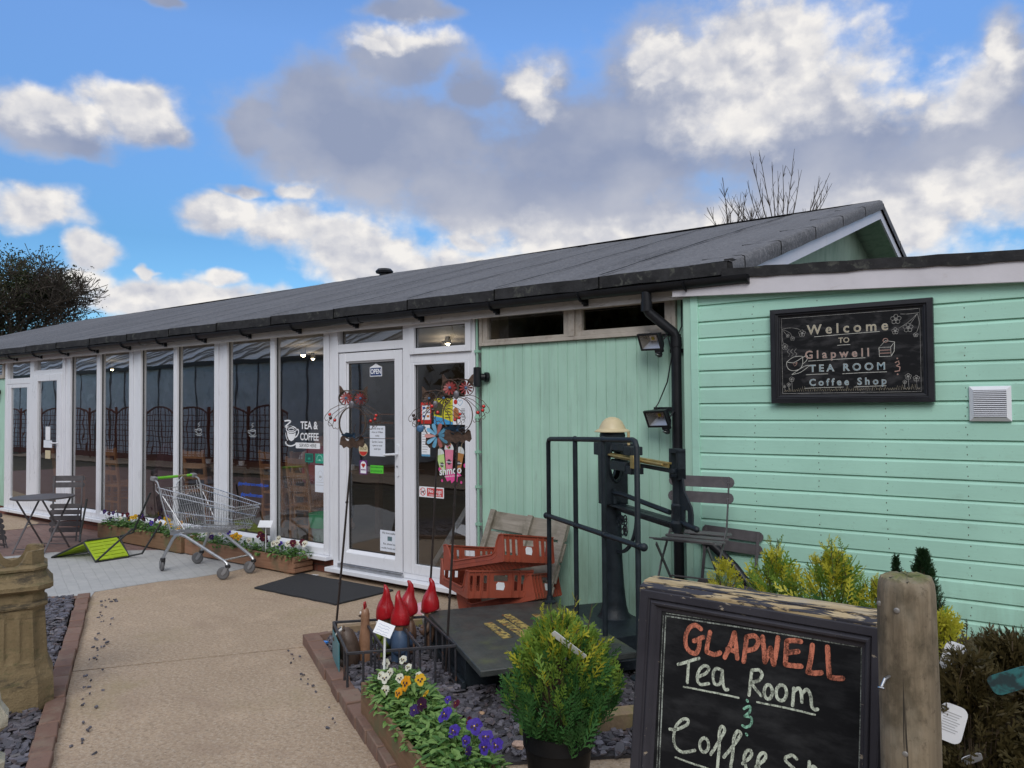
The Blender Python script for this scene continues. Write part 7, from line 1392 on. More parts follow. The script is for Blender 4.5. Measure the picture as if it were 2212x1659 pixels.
def d_blue(mb, y):
    mb.flat([(-4.949, 1.231), (-4.845, 1.231), (-4.845, 1.25), (-4.949, 1.25)], (0, y, 0), EX, EZ, 1); mb.flat([(-4.949, 1.485), (-4.90, 1.485), (-4.89, 1.50), (-4.949, 1.518)], (0, y, 0), EX, EZ, 1)
    for k in range(9): mb.flat([(-4.94, 1.46-k*.023), (-4.865-.01*(k % 3), 1.46-k*.023), (-4.865-.01*(k % 3), 1.452-k*.023), (-4.94, 1.452-k*.023)], (0, y, 0), EX, EZ, 2)
notice('blue_leaflet', 'tall white and blue leaflet on the side pane under the red payment sign', 'leaflet', -4.949, -4.845, 1.231, 1.518, DY, m_paper, d_blue, [mat('leaflet_blue', (.10, .28, .45), .5), m_greyprint])
def d_dog(mb, y):
    mb.ribbon([(-4.937+.034*cos(q*pi/9), .908+.034*sin(q*pi/9)) for q in range(18)], .007, (0, y, 0), EX, EZ, 1, True); mb.ribbon([(-4.961, .932), (-4.913, .884)], .006, (0, y-.001, 0), EX, EZ, 1)
    mb.flat([(-4.958, .908), (-4.948, .912), (-4.926, .912), (-4.920, .924), (-4.912, .920), (-4.914, .912), (-4.921, .905), (-4.922, .886), (-4.927, .886), (-4.929, .899), (-4.945, .899), (-4.949, .886), (-4.954, .886), (-4.953, .902)], (0, y-.0004, 0), EX, EZ, 2)
    mb.flat([(-4.885, .870), (-4.690, .870), (-4.690, .945), (-4.885, .945)], (0, y, 0), EX, EZ, 1); mb.text('No dogs', (-4.787, y-.0006, .918), EX, EZ, .047, 0, bold=.012); mb.text('except guide dogs', (-4.787, y-.0006, .884), EX, EZ, .0205, 0, bold=.015)
notice('no_dogs_sign', 'red and white No dogs sign low on the side pane', 'sign', -4.981, -4.68, .859, .955, DY, m_paper, d_dog, [mat('sign_red', (.60, .08, .08), .5), m_ink])
mc = [mat('milkshake_'+n, c, .5, .1, 20) for n, c in (('green', (.50, .68, .25)), ('pink', (.72, .22, .33)), ('brown', (.42, .19, .06)))]; m_lid = mat('clear_lid_print', (.62, .66, .66), .4); m_mag = mat('magenta_splash', (.72, .08, .30), .5)
sh = MB(); y = DY
def cupf(cx_, zb, zt, wb_, wt_, m, tilt, lid, yy):
    M = lambda x, z: (cx_ + x*cos(tilt) + (z-zb)*sin(tilt), zb + (z-zb)*cos(tilt) - x*sin(tilt)); h = zt-zb; sh.flat([M(-wb_, zb), M(wb_, zb), M(wt_, zt), M(-wt_, zt)], (0, yy, 0), EX, EZ, m); sh.flat([M(x, zt+zz_) for x, zz_ in arc(0, 0, wt_*1.1, 0, 180, 10, wt_*1.25*lid)], (0, yy-.0003, 0), EX, EZ, 3)
    sh.flat([M(x, zb+h*.45+z_) for x, z_ in [(wb_*(.95 if k % 2 else .55)*cos(k*pi/8), wb_*(.95 if k % 2 else .55)*sin(k*pi/8)) for k in range(16)]], (0, yy-.0006, 0), EX, EZ, 5); sh.text('shmoo', (M(0, zb+h*.45)[0], yy-.001, zb+h*.45), EX, EZ, .024, 7, bold=.02); sh.ribbon([M(.0, zt), M(.012, zt+.09*lid)], .004, (0, yy-.0009, 0), EX, EZ, 8)
cupf(-4.615, 1.10, 1.30, .035, .05, 1, 0, 1.0, y-.0012); cupf(-4.685, 1.09, 1.255, .030, .045, 0, -.22, 1.0, y-.0006); cupf(-4.515, 1.11, 1.275, .03, .046, 2, .16, 1.0, y-.0003)
for k in range(7): a = k*.9; sh.flat([(-4.615+.035*cos(a)*((k % 3)+1)/3+.012*cos(q), 1.335+.018*sin(a)+.012*sin(q)) for q in (0, 1.05, 2.1, 3.1, 4.2, 5.2)], (0, y-.0022, 0), EX, EZ, (1, 2, 6, 9)[k % 4])
sh.flat([(-4.66, 1.05), (-4.64, 1.015), (-4.60, 1.03), (-4.585, 1.0), (-4.56, 1.025), (-4.52, 1.015), (-4.515, 1.06), (-4.47, 1.075), (-4.50, 1.10), (-4.66, 1.10)], (0, y-.0016, 0), EX, EZ, 4)
for x, z, r_ in ((-4.725, 1.12, .018), (-4.43, 1.165, .018), (-4.70, 1.02, .012), (-4.54, .985, .012), (-4.475, 1.015, .012)): sh.flat(arc(x, z, r_, 0, 330, 10, r_*1.1), (0, y-.0015, 0), EX, EZ, 4)
sh.text('shmoo', (-4.60, y-.0022, 1.112), Vector((.985, 0, .12)), Vector((-.05, 0, 1)), .098, 10, bold=.042, sx=.98); sh.text('shmoo', (-4.60, y-.0028, 1.112), Vector((.985, 0, .12)), Vector((-.05, 0, 1)), .098, 7, bold=.016, sx=.98); sh.text('shakes & smoothies', (-4.585, y-.0024, 1.066), Vector((.99, 0, .1)), EZ, .021, 7, bold=.01)
tag(sh.build('drinks_poster', mc + [m_lid, m_mag, m_ink, m_dgreen, m_white, mat('straw_tan', (.55, .42, .24), .5), m_redst, mat('grey_letter_edge', (.17, .17, .16), .5)], None, smooth=0), 'cut out milkshake poster of three cups on the side pane', 'poster')
# window lettering, plane of the big panes
WYP = .0235
tc_ = MB(); tc_.text('TEA &', (-6.569, WYP, 1.497), EX, EZ, .112, 0, bold=.02, sx=.92); tc_.text('COFFEE', (-6.564, WYP, 1.378), EX, EZ, .108, 0, bold=.02, sx=.80); tc_.prism(rrect(-6.784, 1.258, -6.393, 1.318, .008), (0, WYP+.0004, 0), EX, EZ, .001); tc_.text('SERVED HERE', (-6.587, WYP-.0012, 1.288), EX, EZ, .049, 1, bold=.004, sx=.93)
R_ = lambda P, w, cl=False: tc_.ribbon(smoothpts(P) if not cl else P, w, (0, WYP, 0), EX, EZ, 0, cl)
R_([(-6.975, 1.545), (-6.91, 1.55), (-6.87, 1.54), (-6.92, 1.51), (-6.965, 1.482), (-6.90, 1.485), (-6.85, 1.488)], .016); R_([(-6.86+.085*cos(q*pi/8), 1.455+.032*sin(q*pi/8)) for q in range(16)], .012, True); R_([(-6.86+.05*cos(q*pi/6), 1.455+.016*sin(q*pi/6)) for q in range(12)], .009, True)
tc_.flat([(-6.932, 1.43), (-6.925, 1.385), (-6.90, 1.345), (-6.86, 1.33), (-6.82, 1.345), (-6.795, 1.38), (-6.785, 1.425), (-6.82, 1.41), (-6.89, 1.41)], (0, WYP, 0), EX, EZ, 0); R_([(-6.785, 1.445), (-6.745, 1.455), (-6.74, 1.42), (-6.77, 1.385), (-6.80, 1.37)], .015); R_([(-6.95, 1.31), (-6.92, 1.285), (-6.86, 1.28), (-6.80, 1.295), (-6.78, 1.315)], .014); R_([(-6.945, 1.325), (-6.96, 1.31), (-6.935, 1.285)], .012); R_([(-6.955, 1.42), (-6.945, 1.375), (-6.92, 1.335)], .009)
tag(tc_.build('window_lettering', [m_white, m_ink], None, smooth=0), 'white TEA & COFFEE SERVED HERE lettering with a steaming cup on the window', 'lettering')
m_grst = mat('teal_green_sticker', (.02, .30, .20), .5); m_grdk = mat('dark_teal_print', (.01, .10, .08), .5)
notice('award_sticker', 'teal speech bubble award sticker on the window beneath the white lettering', 'sticker', 0, 0, 0, 0, WYP, m_grdk, lambda mb, y: (mb.ribbon(rrect(-6.622, 1.123, -6.506, 1.203, .01), .005, (0, y, 0), EX, EZ, 1, True), mb.flat(arc(-6.564, 1.145, .022, 0, 180, 8), (0, y, 0), EX, EZ, 1)), [m_grst], shape=[(-6.631, 1.115), (-6.585, 1.112), (-6.568, 1.087), (-6.552, 1.112), (-6.497, 1.115), (-6.497, 1.209), (-6.631, 1.209)])
notice('award_sticker', 'square bright teal award sticker on the window next to the bubble one', 'sticker', -6.466, -6.331, 1.11, 1.21, WYP, m_grst, lambda mb, y: (mb.ribbon(arc(-6.398, 1.155, .042, -30, 210, 14), .008, (0, y, 0), EX, EZ, 1), mb.flat(arc(-6.398, 1.135, .02, 0, 180, 8), (0, y, 0), EX, EZ, 1)), [mat('mint_print', (.30, .62, .50), .5)])
notice('certificate', 'white certificate sheet at the right edge of the lettered window', 'notice', -6.471, -6.30, .814, 1.09, WYP, m_sky, lambda mb, y: (mb.ribbon([(-6.386+.038*cos(q*pi/9), .985+.05*sin(q*pi/9)) for q in range(18)], .003, (0, y, 0), EX, EZ, 1, True), mb.flat([(-6.405, .962), (-6.367, .962), (-6.367, .985), (-6.405, .985)], (0, y, 0), EX, EZ, 1), [mb.flat([(-6.455, z), (-6.318, z), (-6.318, z+.004), (-6.455, z+.004)], (0, y, 0), EX, EZ, 1) for z in (.915, .885)]), [m_greyprint])
m_etch = mat('etched_white_decal', (.52, .54, .55), .6)
for x, lab in ((-7.54, 'small etched cup decal on the pane left of the tea lettering'), (-8.605, 'small etched cup decal on the second pane of the middle window')):
    mb = MB(); Z = 1.375
    for P in ([(x-.055, Z+.06), (x-.05, Z+.03), (x-.02, Z+.008), (x+.02, Z+.008), (x+.05, Z+.03), (x+.055, Z+.06)], [(x-.055, Z+.06), (x, Z+.052), (x+.055, Z+.06), (x, Z+.07), (x-.055, Z+.06)], [(x-.07, Z+.005), (x-.03, Z-.008), (x+.03, Z-.008), (x+.07, Z+.005)], [(x-.055, Z+.055), (x-.085, Z+.06), (x-.08, Z+.035), (x-.045, Z+.025)], [(x-.02, Z+.09), (x+.01, Z+.11), (x-.02, Z+.125), (x+.015, Z+.145)]): mb.ribbon(smoothpts(P), .006, (0, WYP, 0), EX, EZ)
    tag(mb.build('cup_decal', m_etch, None, smooth=0), lab, 'decal')
m_bluel = mat('blue_window_letters', (.03, .12, .62), .5); mb = MB(); mb.text('glapwelltearoom.weebly.com', (-7.53, WYP, .835), EX, EZ, .054, 0, bold=.012, sx=.88); mb.text('glapwelltearoom', (-7.56, WYP, .715), EX, EZ, .060, 0, bold=.012, sx=1.0); tag(mb.build('web_address_lettering', m_bluel, None, smooth=0), 'blue web address lettering on the window pane behind the trolley', 'lettering')
FYP = -.0025
for (x0, x1, z0, z1, m, lab) in ((-12.655, -12.50, 1.235, 1.435, m_paper, 'tall white paper on the far door glass, uppermost of three'), (-12.715, -12.44, 1.12, 1.23, m_sky, 'wide white paper on the far door glass, middle of three'), (-12.66, -12.49, .955, 1.08, m_cream2, 'cream paper on the far door glass, lowest of three')): notice('paper_notice', lab, 'notice', x0, x1, z0, z1, FYP, m)

# ---------------------------------------------------------------- inside the cafe
m_oak = wood('oak_chair_wood', (.26, .115, .04), (.40, .19, .07), (22, 22, 2.0), rough=.5)
def cafe_chair(label, loc, rz, first=[None]):
    if first[0] is None:
        t = thing('ladderback_chair', label, 'chair', loc, rz, 'oak ladderback chairs inside the cafe'); first[0] = t
        for sx in (-1, 1):
            MB().beam((sx*.19, .20, 0), (sx*.19, .20, .45), .038, .038).beam((sx*.19, .20, .45), (sx*.185, .27, 1.02), .038, .034).build('back_leg', m_oak, t, bevel=.004); MB().beam((sx*.19, -.2, 0), (sx*.19, -.2, .43), .04, .04).build('front_leg', m_oak, t, bevel=.004)
        for z, y, h in ((.95, .262, .10), (.80, .243, .07), (.65, .225, .07)): MB().box(-.17, .17, y-.01, y+.01, z-h/2, z+h/2).build('back_slat', m_oak, t, bevel=.004)
        MB().box(-.215, .215, -.225, .215, .435, .465).build('seat', m_oak, t, bevel=.006)
        for z, y in ((.2, -.2), (.22, .2)): MB().box(-.17, .17, y-.012, y+.012, z-.015, z+.015).build('stretcher', m_oak, t)
        for sx in (-1, 1): MB().box(sx*.19-.012, sx*.19+.012, -.18, .18, .26, .29).build('stretcher', m_oak, t)
        return t
    r = first[0].copy(); COL.objects.link(r); r.location = loc; r.rotation_euler = (0, 0, rz); r['label'] = label
    for ch in list(first[0].children): c = ch.copy(); COL.objects.link(c); c.parent = r
    return r
cafe_chair('oak ladderback chair in the right pane of the tea lettering window, under the person', (-7.34, .74, .1), radians(176))
cafe_chair('oak ladderback chair at the centre post of the lettered window', (-8.18, 1.45, .1), radians(100)); cafe_chair('oak ladderback chair in the left pane of the lettered window', (-8.85, 1.45, .1), radians(185)); cafe_chair('oak ladderback chair alone in the right pane of the middle window', (-9.95, 1.0, .1), radians(190))
cafe_chair('oak ladderback chair, left of the close pair in the first window', (-12.2, .95, .1), radians(165)); cafe_chair('oak ladderback chair, right of the close pair in the first window', (-11.72, .72, .1), radians(185)); cafe_chair('oak ladderback chair behind the far door glass', (-13.9, .9, .1), radians(160))
m_table = wood('dark_table_top', (.07, .035, .02), (.12, .065, .035), (2, 20, 20), rough=.4)
for i, (x, y, lab) in enumerate(((-7.9, 2.0, 'dark cafe table set with white cups in the lettered window'), (-10.3, 1.75, 'dark cafe table in the middle window'), (-12.3, 1.8, 'dark cafe table in the first window'))):
    t = thing('cafe_table', lab, 'table', (x, y, .1)); MB().box(-.75, .75, -.42, .42, .71, .75).build('tabletop', m_table, t, bevel=.004)
    for sx in (-1, 1):
        for sy in (-1, 1): MB().box(sx*.66-.035, sx*.66+.035, sy*.34-.035, sy*.34+.035, 0, .71).build('leg', m_table, t)
    for k in range(3):
        c_ = MB(); c_.lathe([(.022, 0), (.04, .03), (.045, .07), (.041, .07), (.0001, .02)], 14); c_.lathe([(.0001, .002), (.07, .006), (.075, .012)], 16); o = c_.build('cup', m_upvc, None); o.location = (x-.45+.42*k, y-.25+.08*(k % 2), .852); tag(o, 'white cup and saucer set on a dark cafe table', 'cup', 'white cups on the cafe tables')
m_coat = mat('maroon_coat', (.055, .02, .022), .9, .3, 12)
ct = thing('draped_coat', 'dark maroon coat draped over a seat in the middle window', 'coat', (-10.55, .75, .1)); mb = MB(); mb.lathe([(.27, .42), (.28, .6), (.24, .85), (.17, 1.02), (.08, 1.1), (.0001, 1.11)], 20, sy=.45, jit=lambda p, i, k: p + Vector((.02*sin(k*2.1), .02*cos(k*1.7+i), 0))); mb.lathe([(.2, .05), (.25, .42)], 16, sy=.5); mb.build('cloth', m_coat, ct, smooth=60)
bn_ = thing('waste_bin', 'pale plastic bin with a green rim inside the lettered window', 'bin', (-6.78, .42, .1)); mb = MB(); mb.lathe([(.11, 0), (.16, .32), (.17, .33), (.155, .33), (.105, .01)], 24); mb.build('bucket', mat('pale_green_plastic', (.45, .58, .52), .4), bn_, smooth=40); mb = MB(); mb.lathe([(.165, .28), (.178, .36), (.182, .43), (.17, .43), (.16, .29)], 24); mb.build('rim', mat('green_plastic', (.06, .42, .18), .4), bn_, smooth=40)
m_alu = mat('scuffed_aluminium', (.50, .52, .53), .4, .1, 14, metal=.6)
ld = thing('step_ladder', 'folded aluminium step ladder leaning inside the side pane', 'step ladder', (-4.75, .30, .1))
MB().beam((-5.12, .30, .12), (-4.46, .22, .92), .05, .022, up=EY).build('stile', m_alu, ld, True); MB().beam((-4.80, .34, .12), (-4.30, .26, .80), .05, .022, up=EY).build('stile', m_alu, ld, True)
for k in range(3): f_ = .3+.26*k; a = Vector((-5.12, .30, .12)).lerp(Vector((-4.46, .22, .92)), f_); b_ = Vector((-4.80, .34, .12)).lerp(Vector((-4.30, .26, .80)), f_); MB().beam(a, b_, .09, .025, up=EY).build('tread', m_upvc, ld, True)
MB().lathe([(.03, -.03), (.035, 0), (.03, .03)], 12, (-5.14, .30, .12), Matrix.Rotation(pi/2, 3, 'X')).build('foot', m_lime, ld, True)
m_bulb = emit('warm_bulb', (1.0, .78, .45), 30.0)
for i, (x, y, z, lab) in enumerate(((-8.52, 1.5, 2.40, 'bright warm ceiling spotlight seen in the lettered window'), (-9.55, 2.5, 2.44, 'smaller warm ceiling spotlight behind the bright one in the lettered window'), (-13.7, 1.5, 2.385, 'warm ceiling spotlight at the top of the first window'), (-6.6, 2.2, 2.46, 'warm ceiling spotlight seen in the top light above the side pane'), (-6.15, 1.75, 2.44, 'second warm spotlight in the top light above the side pane'))):
    t = thing('ceiling_spotlight', lab, 'lamp', (x, y, z), 0, 'ceiling spotlights inside the cafe'); MB().lathe([(.02, .1), (.035, .06), (.04, 0), (.034, .0), (.03, .05)], 14).build('shade', m_chromed, t); MB().ball((0, 0, .0), .030 if i == 0 else .024).build('bulb', m_bulb, t); pt = bpy.data.lights.new('spot_glow', 'POINT'); pt.energy = 5; pt.color = (1, .82, .58); pt.shadow_soft_size = .05; po_ = bpy.data.objects.new('spot_glow', pt); COL.objects.link(po_); po_.parent = t; po_.location = (0, 0, -.06)
# person seated with back to the window
def skinned(name, pts, edges, rad, m, parent, sub=2):
    import bmesh
    bm = bmesh.new(); ly = bm.verts.layers.skin.verify(); vs = [bm.verts.new(p) for p in pts]; [bm.edges.new((vs[a], vs[b_])) for a, b_ in edges]
    for v, r_ in zip(vs, rad): v[ly].radius = (r_, r_) if not isinstance(r_, tuple) else r_
    vs[0][ly].use_root = True; me = bpy.data.meshes.new(name); bm.to_mesh(me); bm.free(); o = bpy.data.objects.new(name, me); COL.objects.link(o); o.parent = parent; me.materials.append(m)
    o.modifiers.new('skin', 'SKIN').use_smooth_shade = True; s_ = o.modifiers.new('sub', 'SUBSURF'); s_.levels = s_.render_levels = sub; return o
pe = thing('person', 'seated person in red gilet and checked shirt seen from behind through the window', 'person', (-7.74, 1.06, .1), radians(6))
pts = [(0, 0, .52), (0, .0, .68), (0, .02, .85), (0, .04, 1.0), (0, .06, 1.09), (0, .08, 1.17), (0, .09, 1.27)]; ed = [(i, i+1) for i in range(6)]; rad = [(.16, .12), (.15, .11), (.16, .11), (.165, .10), (.07, .06), (.055, .055), (.085, .095)]
def limb(base, P, R):
    k = len(pts); pts.extend(P); rad.extend(R); ed.append((base, k)); ed.extend((k+i, k+i+1) for i in range(len(P)-1)); return k+len(P)-1
for s2 in (-1, 1):
    h = limb(3, [(s2*.19, .05, 1.0), (s2*.26, .06, .80), (s2*.22, .28, .76), (s2*.18, .34, .77)], [.06, .05, .04, .034])
    for j in range(4): limb(h, [(s2*(.20-.018*j), .42, .775), (s2*(.20-.018*j), .455-.006*abs(j-1), .765)], [.010, .008])
    limb(h, [(s2*.145, .37, .785), (s2*.13, .395, .78)], [.011, .009])
    limb(0, [(s2*.10, .06, .50), (s2*.11, .46, .50), (s2*.11, .48, .1), (s2*.11, .58, .04)], [.09, .075, .055, .045])
skinned('body', pts, ed, rad, mat('skin_tone', (.42, .24, .17), .55), pe)
skinned('gilet', [(0, -.005, .62), (0, .0, .75), (0, .02, .90), (0, .045, 1.05), (0, .06, 1.12)], [(0, 1), (1, 2), (2, 3), (3, 4)], [(.20, .145), (.195, .14), (.20, .14), (.20, .125), (.10, .085)], mat('crimson_padded_gilet', (.32, .012, .03), .6, .15, 8, bmp=.4, bsc=12), pe)
def checkmat():
    m, t, b = newmat('checked_shirt'); P = coords(t); x, y, z = t.sep(P)[:3]; a = t.math('SINE', t.math('MULTIPLY', t.math('ADD', x, t.math('MULTIPLY', y, .6)), 150)); q = t.math('SINE', t.math('MULTIPLY', z, 150)); c = t.mix(t.mapr(a, .2, .5), (.55, .50, .46), (.24, .05, .06)); c = t.mix(t.mapr(q, .35, .6, 0, .6), c, (.16, .06, .08)); t.inp(b, 'Base Color', c); t.inp(b, 'Roughness', .85); return m
m_check = checkmat()
for s2 in (-1, 1): skinned('sleeve', [(s2*.17, .05, 1.02), (s2*.235, .05, .95), (s2*.27, .06, .80), (s2*.225, .27, .765)], [(0, 1), (1, 2), (2, 3)], [.08, .078, .066, .05], m_check, pe)
for s2 in (-1, 1): skinned('trouser_leg', [(s2*.09, .0, .53), (s2*.11, .46, .51), (s2*.11, .48, .14)], [(0, 1), (1, 2)], [.12, .092, .075], mat('navy_trousers', (.02, .025, .045), .85) if 'navy_trousers' not in bpy.data.materials else bpy.data.materials['navy_trousers'], pe)
mb = MB(); mb.ball((0, .075, 1.315), .098, .105, .10, 18, 12); mb.build('hair', mat('grey_brown_hair', (.14, .11, .09), .7, .3, 60, bmp=.5, bsc=120), pe, smooth=70)
mb = MB(); mb.ball((0, .19, 1.26), .016, .02, .02); [mb.ball((s2*.03, .178, 1.285), .009) for s2 in (-1, 1)]; [mb.ball((s2*.093, .09, 1.27), .012, .022, .03) for s2 in (-1, 1)]; mb.ball((0, .178, 1.225), .022, .008, .006); mb.build('face_features', mat('skin_tone_face', (.42, .24, .17), .55), pe)

# ---------------------------------------------------------------- what stands behind the camera and shows in the glass
m_poly = mat('greenhouse_polycarbonate', (.74, .78, .82), .25, .12, 1.5, col2=(.55, .59, .63), cov=(.5, .7)); m_rib = mat('greenhouse_rib', (.14, .15, .16), .5); m_dkrib = mat('greenhouse_gutter', (.05, .055, .06), .5)
gh = thing('greenhouse', 'long pale greenhouse across the yard, mirrored in the cafe glass', 'greenhouse', (-26, -10, 0)); GX0, GX1, GY = -46, -16.6, -10.0
MB().prism([(0, 0), (-11, 0), (-11, 3.25), (-5.5, 5.6), (0, 3.25)], (GX1, GY, 0), EY, EZ, -.05).build('gable_end', m_poly, gh, True)
MB().box(GX0, GX1-.06, GY-.03, GY, 0, 3.2).build('side_wall', m_poly, gh, True); MB().add([(GX0, GY+.06, 3.26), (GX1, GY+.06, 3.26), (GX1, GY-5.5, 5.6), (GX0, GY-5.5, 5.6)], [(0, 1, 2, 3)]).add([(GX0, GY-11, 3.26), (GX1, GY-11, 3.26), (GX1, GY-5.5, 5.6), (GX0, GY-5.5, 5.6)], [(3, 2, 1, 0)]).build('roof', m_poly, gh, True)
MB().box(GX0, GX1+.05, GY, GY+.12, 3.16, 3.30).build('gutter', m_dkrib, gh, True)
mb = MB(); x = GX1-.1; k = 0
while x > GX0: mb.box(x-.025, x+.025, GY+.001, GY+.03, 0, 3.16); mb.beam((x, GY+.05, 3.30), (x, GY-5.5, 5.64), .05, .05); mb.beam((x, GY+.05, 3.30), (x-2.4 if k % 2 else x+2.4, GY-5.5, 5.62), .03, .03); x -= 1.2; k += 1
mb.build('glazing_bar', m_rib, gh, True)['kind'] = 'stuff'
m_red = wood('red_stained_trellis', (.15, .042, .030), (.22, .07, .05), (8, 8, 2))
for i in range(14):
    x0 = -17.4 - i*1.86; t = thing('trellis_panel', 'red stained arched trellis panel across the yard, mirrored in the glass', 'trellis fence', (x0-.9, -8.0, 0), 0, 'red trellis panels across the yard'); 
    if i == 0:
        mb = MB()
        for k in range(10): x = -.88+1.76*k/9; mb.box(x-.012, x+.012, -.012, .0, .25, 1.52+.22*(1-(x/.9)**2)); 
        for k in range(8): z = .3+.17*k; mb.box(-.9, .9, .001, .013, z-.012, z+.012)
        for k in range(12): xa = -.9+1.8*k/12; xb = xa+.15; mb.beam((xa, 0, 1.53+.22*(1-(xa/.9)**2)), (xb, 0, 1.53+.22*(1-(xb/.9)**2)), .03, .05)
        mb.box(-.9, .9, -.01, .01, .05, .25); tp0 = mb.build('lattice', m_red, t); tq0 = MB().box(-.97, -.90, -.035, .035, 0, 1.75).build('fence_post', m_red, t)
    else:
        for s0 in (tp0, tq0): c = s0.copy(); COL.objects.link(c); c.parent = t
m_dkleaf = leafmat('dark_evergreen', (.018, .032, .012), (.032, .05, .018), 6); m_bark = mat('dark_bark', (.045, .035, .026), .9, .3, 10, bmp=.5)
m_ivy = leafmat('olive_winter_leaf', (.035, .042, .016), (.065, .06, .022), 4)
RMIN = .004
def branch(mb, p, d, L, r, depth, rnd, ends, up=.15, spread=.55, n=(2, 3), thin=.62, seg=5):
    pts_ = [p]; q = p; dd = d.normalized(); k = 4
    for i in range(k): dd = (dd + Vector((rnd.gauss(0, .10), rnd.gauss(0, .10), rnd.gauss(0, .06) + up*.25))).normalized(); q = q + dd*(L/k); pts_.append(q)
    r1 = max(r*thin, RMIN); mb.tube([tuple(x) for x in pts_], [r + (r1-r)*i/k for i in range(k+1)], seg if depth > 1 else 4 if depth else 3, cap=False); ends.append((q, dd, depth, pts_))
    if depth > 0:
        for i in range(rnd.randint(*n)):
            f_ = rnd.uniform(.45, 1.0); b0 = pts_[min(k, max(1, int(round(f_*k))))]; nd = (dd + Vector((rnd.gauss(0, spread), rnd.gauss(0, spread), rnd.gauss(0, spread*.7) + up))).normalized(); branch(mb, b0, nd, L*rnd.uniform(.58, .85), r1*rnd.uniform(.6, .85), depth-1, rnd, ends, up, spread, n, thin, seg)
def leafcloud(mb, c, R, n, s_, rnd, mats=1):
    for i in range(n):
        a = Vector((rnd.gauss(0, 1), rnd.gauss(0, 1), rnd.gauss(0, 1))); p = c + a.normalized()*R*rnd.random()**.5; x = Vector((rnd.gauss(0, 1), rnd.gauss(0, 1), rnd.gauss(0, 1))).normalized(); y = x.orthogonal().normalized(); l = s_*rnd.uniform(.6, 1.4); mb.add([p - x*l, p + y*l*.5, p + x*l, p - y*l*.5], [(0, 1, 2, 3)], rnd.randrange(mats))
def tree(label, loc, H, sd, leaves, depth=5, r=.3, spread=.55, up=.15, lsize=.16, lr=.9, n=(2, 3), mats=None, L0=.34, leaffn=None):
    rnd = random.Random(sd); t = thing('tree', label, 'tree', loc); mb = MB(); ends = []; branch(mb, Vector((0, 0, -.2)), Vector((0, 0, 1)), H*L0, r, depth, rnd, ends, up, spread, n); mb.build('trunk', m_bark, t, smooth=60)
    if leaves:
        lb = MB(); E = [e for e in ends if e[2] <= 2]
        if leaffn: E = [e for e in E if leaffn(e[0])]
        for i in range(leaves): e = rnd.choice(E); leafcloud(lb, e[0] + Vector((rnd.gauss(0, lr*.5), rnd.gauss(0, lr*.5), rnd.gauss(0, lr*.4))), lr*.5, 6, lsize, rnd, 2)
        lb.build('crown', mats or [m_dkleaf, m_ivy], t, smooth=0)['kind'] = 'stuff'
    return t
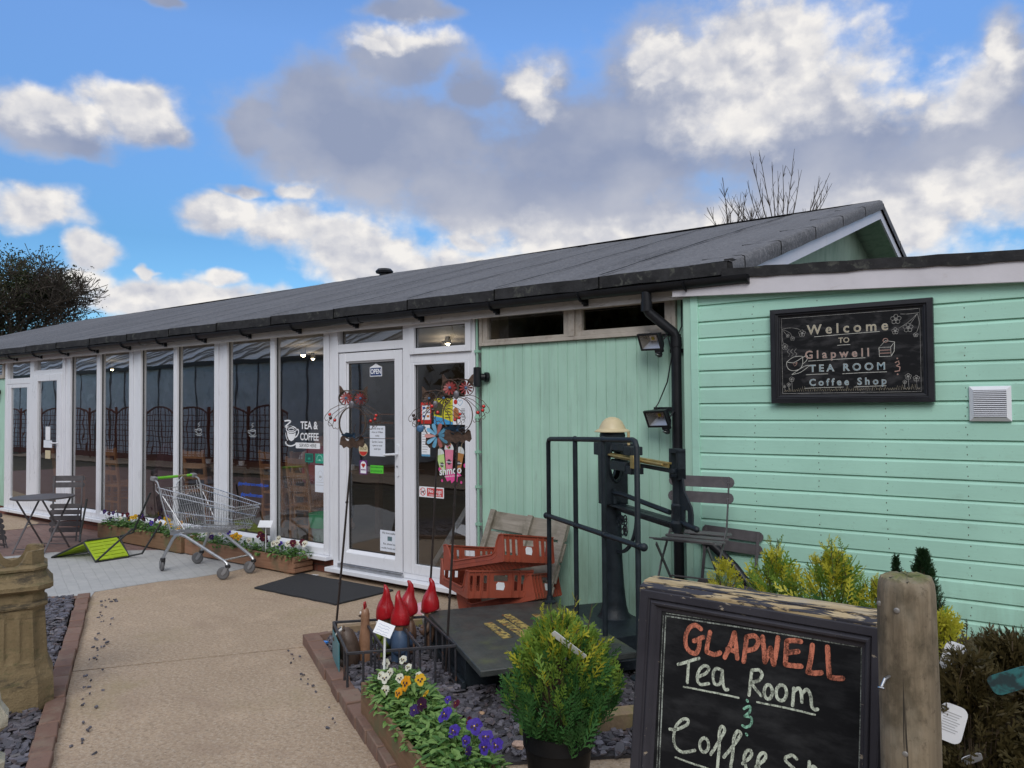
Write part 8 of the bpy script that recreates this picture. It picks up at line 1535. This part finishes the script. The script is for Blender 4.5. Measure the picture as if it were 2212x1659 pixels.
# ---------------------------------------------------------------- trees beyond the roof and behind the camera
RMIN = .016
tree('large dark winter tree with ivied crown and bare outer twigs beyond the far roof end', (-39.8, 10.2, 0), 14.5, 5, 9000, depth=6, r=.36, spread=.62, up=.08, lsize=.055, lr=.9, n=(3, 5), L0=.26, leaffn=lambda p: p.x + .6*p.y < .9 and p.z < 9.3)
RMIN = .004
def shoots(label, loc, n, H, fan, sd, z0):
    rnd = random.Random(sd); t = thing('bare_tree', label, 'tree', loc); mb = MB(); MB().tube([(0, 0, 0), (.05, 0, z0*.6), (0, 0, z0)], [.16, .13, .10], 8).build('trunk', m_bark, t, smooth=60)
    for i in range(n):
        a = (i/(n-1)-.5)*2*fan + rnd.gauss(0, .10); b0 = Vector((rnd.gauss(0, .06), rnd.gauss(0, .1), z0-.1)); d = Vector((sin(a)*.82, sin(a)*.55 + rnd.gauss(0, .12), cos(a))); L = H*rnd.uniform(.6, 1.0)*(1-.25*abs(a/fan)); P = [b0]; q = b0
        for k in range(8): d = (d + Vector((-d.x*.045, -d.y*.03, .035)) + Vector((rnd.gauss(0, .03), rnd.gauss(0, .03), 0))).normalized(); q = q + d*L/8; P.append(q)
        mb.tube([tuple(p) for p in P], [.018*(1-k/8)**.8 + .0055 for k in range(9)], 5)
        for k in range(rnd.randint(12, 18)):
            j = rnd.randint(2, 7); s_ = Vector((rnd.gauss(0, .5)*.82, rnd.gauss(0, .4), .9)).normalized(); l = rnd.uniform(.35, 1.1)*(1-j/12); mb.tube([tuple(P[j]), tuple(P[j] + (d*.4+s_*.6)*l*.5), tuple(P[j] + (d*.3+s_*.7)*l)], [.009, .007, .005], 4)
    mb.build('branches', m_bark, t, smooth=60); return t
shoots('bare pollarded tree with many straight upright shoots rising behind the roof ridge', (-8.15, 20.8, 0), 17, 4.4, .85, 3, 6.5)
shoots('smaller bare tree with thin upright shoots left of the other behind the ridge', (-9.35, 19.9, 0), 11, 2.8, .7, 9, 6.7)
rnd = random.Random(1)
for i, (x, y, H, lab) in enumerate(((-14.0, -17, 9, 'evergreen across the yard next to the greenhouse end, mirrored in the entrance door'), (-9.5, -16, 8, 'evergreen across the yard second from the greenhouse'), (-5.5, -18, 9.5, 'tall evergreen across the yard behind the camera'), (-1.0, -16, 8, 'evergreen across the yard to the right of the tall one'), (4.0, -15, 8.5, 'last evergreen of the yard row on the right'))):
    tree(lab, (x, y, 0), H, 40+i, 2600, depth=5, r=.25, spread=.7, up=.05, lsize=.2, lr=1.5, n=(3, 4), L0=.26)
hd = thing('hedge', 'clipped dark hedge along the back of the yard, mirrored in the side pane', 'hedge', (-4, -13.5, 0)); lb = MB(); rnd = random.Random(3)
for i in range(1500): leafcloud(lb, Vector((rnd.uniform(-11, 11), rnd.gauss(0, .35), rnd.uniform(.1, 2.1))), .35, 7, .09, rnd, 2)
lb.build('leaves', [m_dkleaf, m_ivy], hd, smooth=0)['kind'] = 'stuff'
struct(MB().add([(-16, -12.8, -.004), (8, -12.8, -.004), (8, -9.2, -.004), (-16, -9.2, -.004)], [(0, 1, 2, 3)]).build('mulch_ground', m_compost2, None))
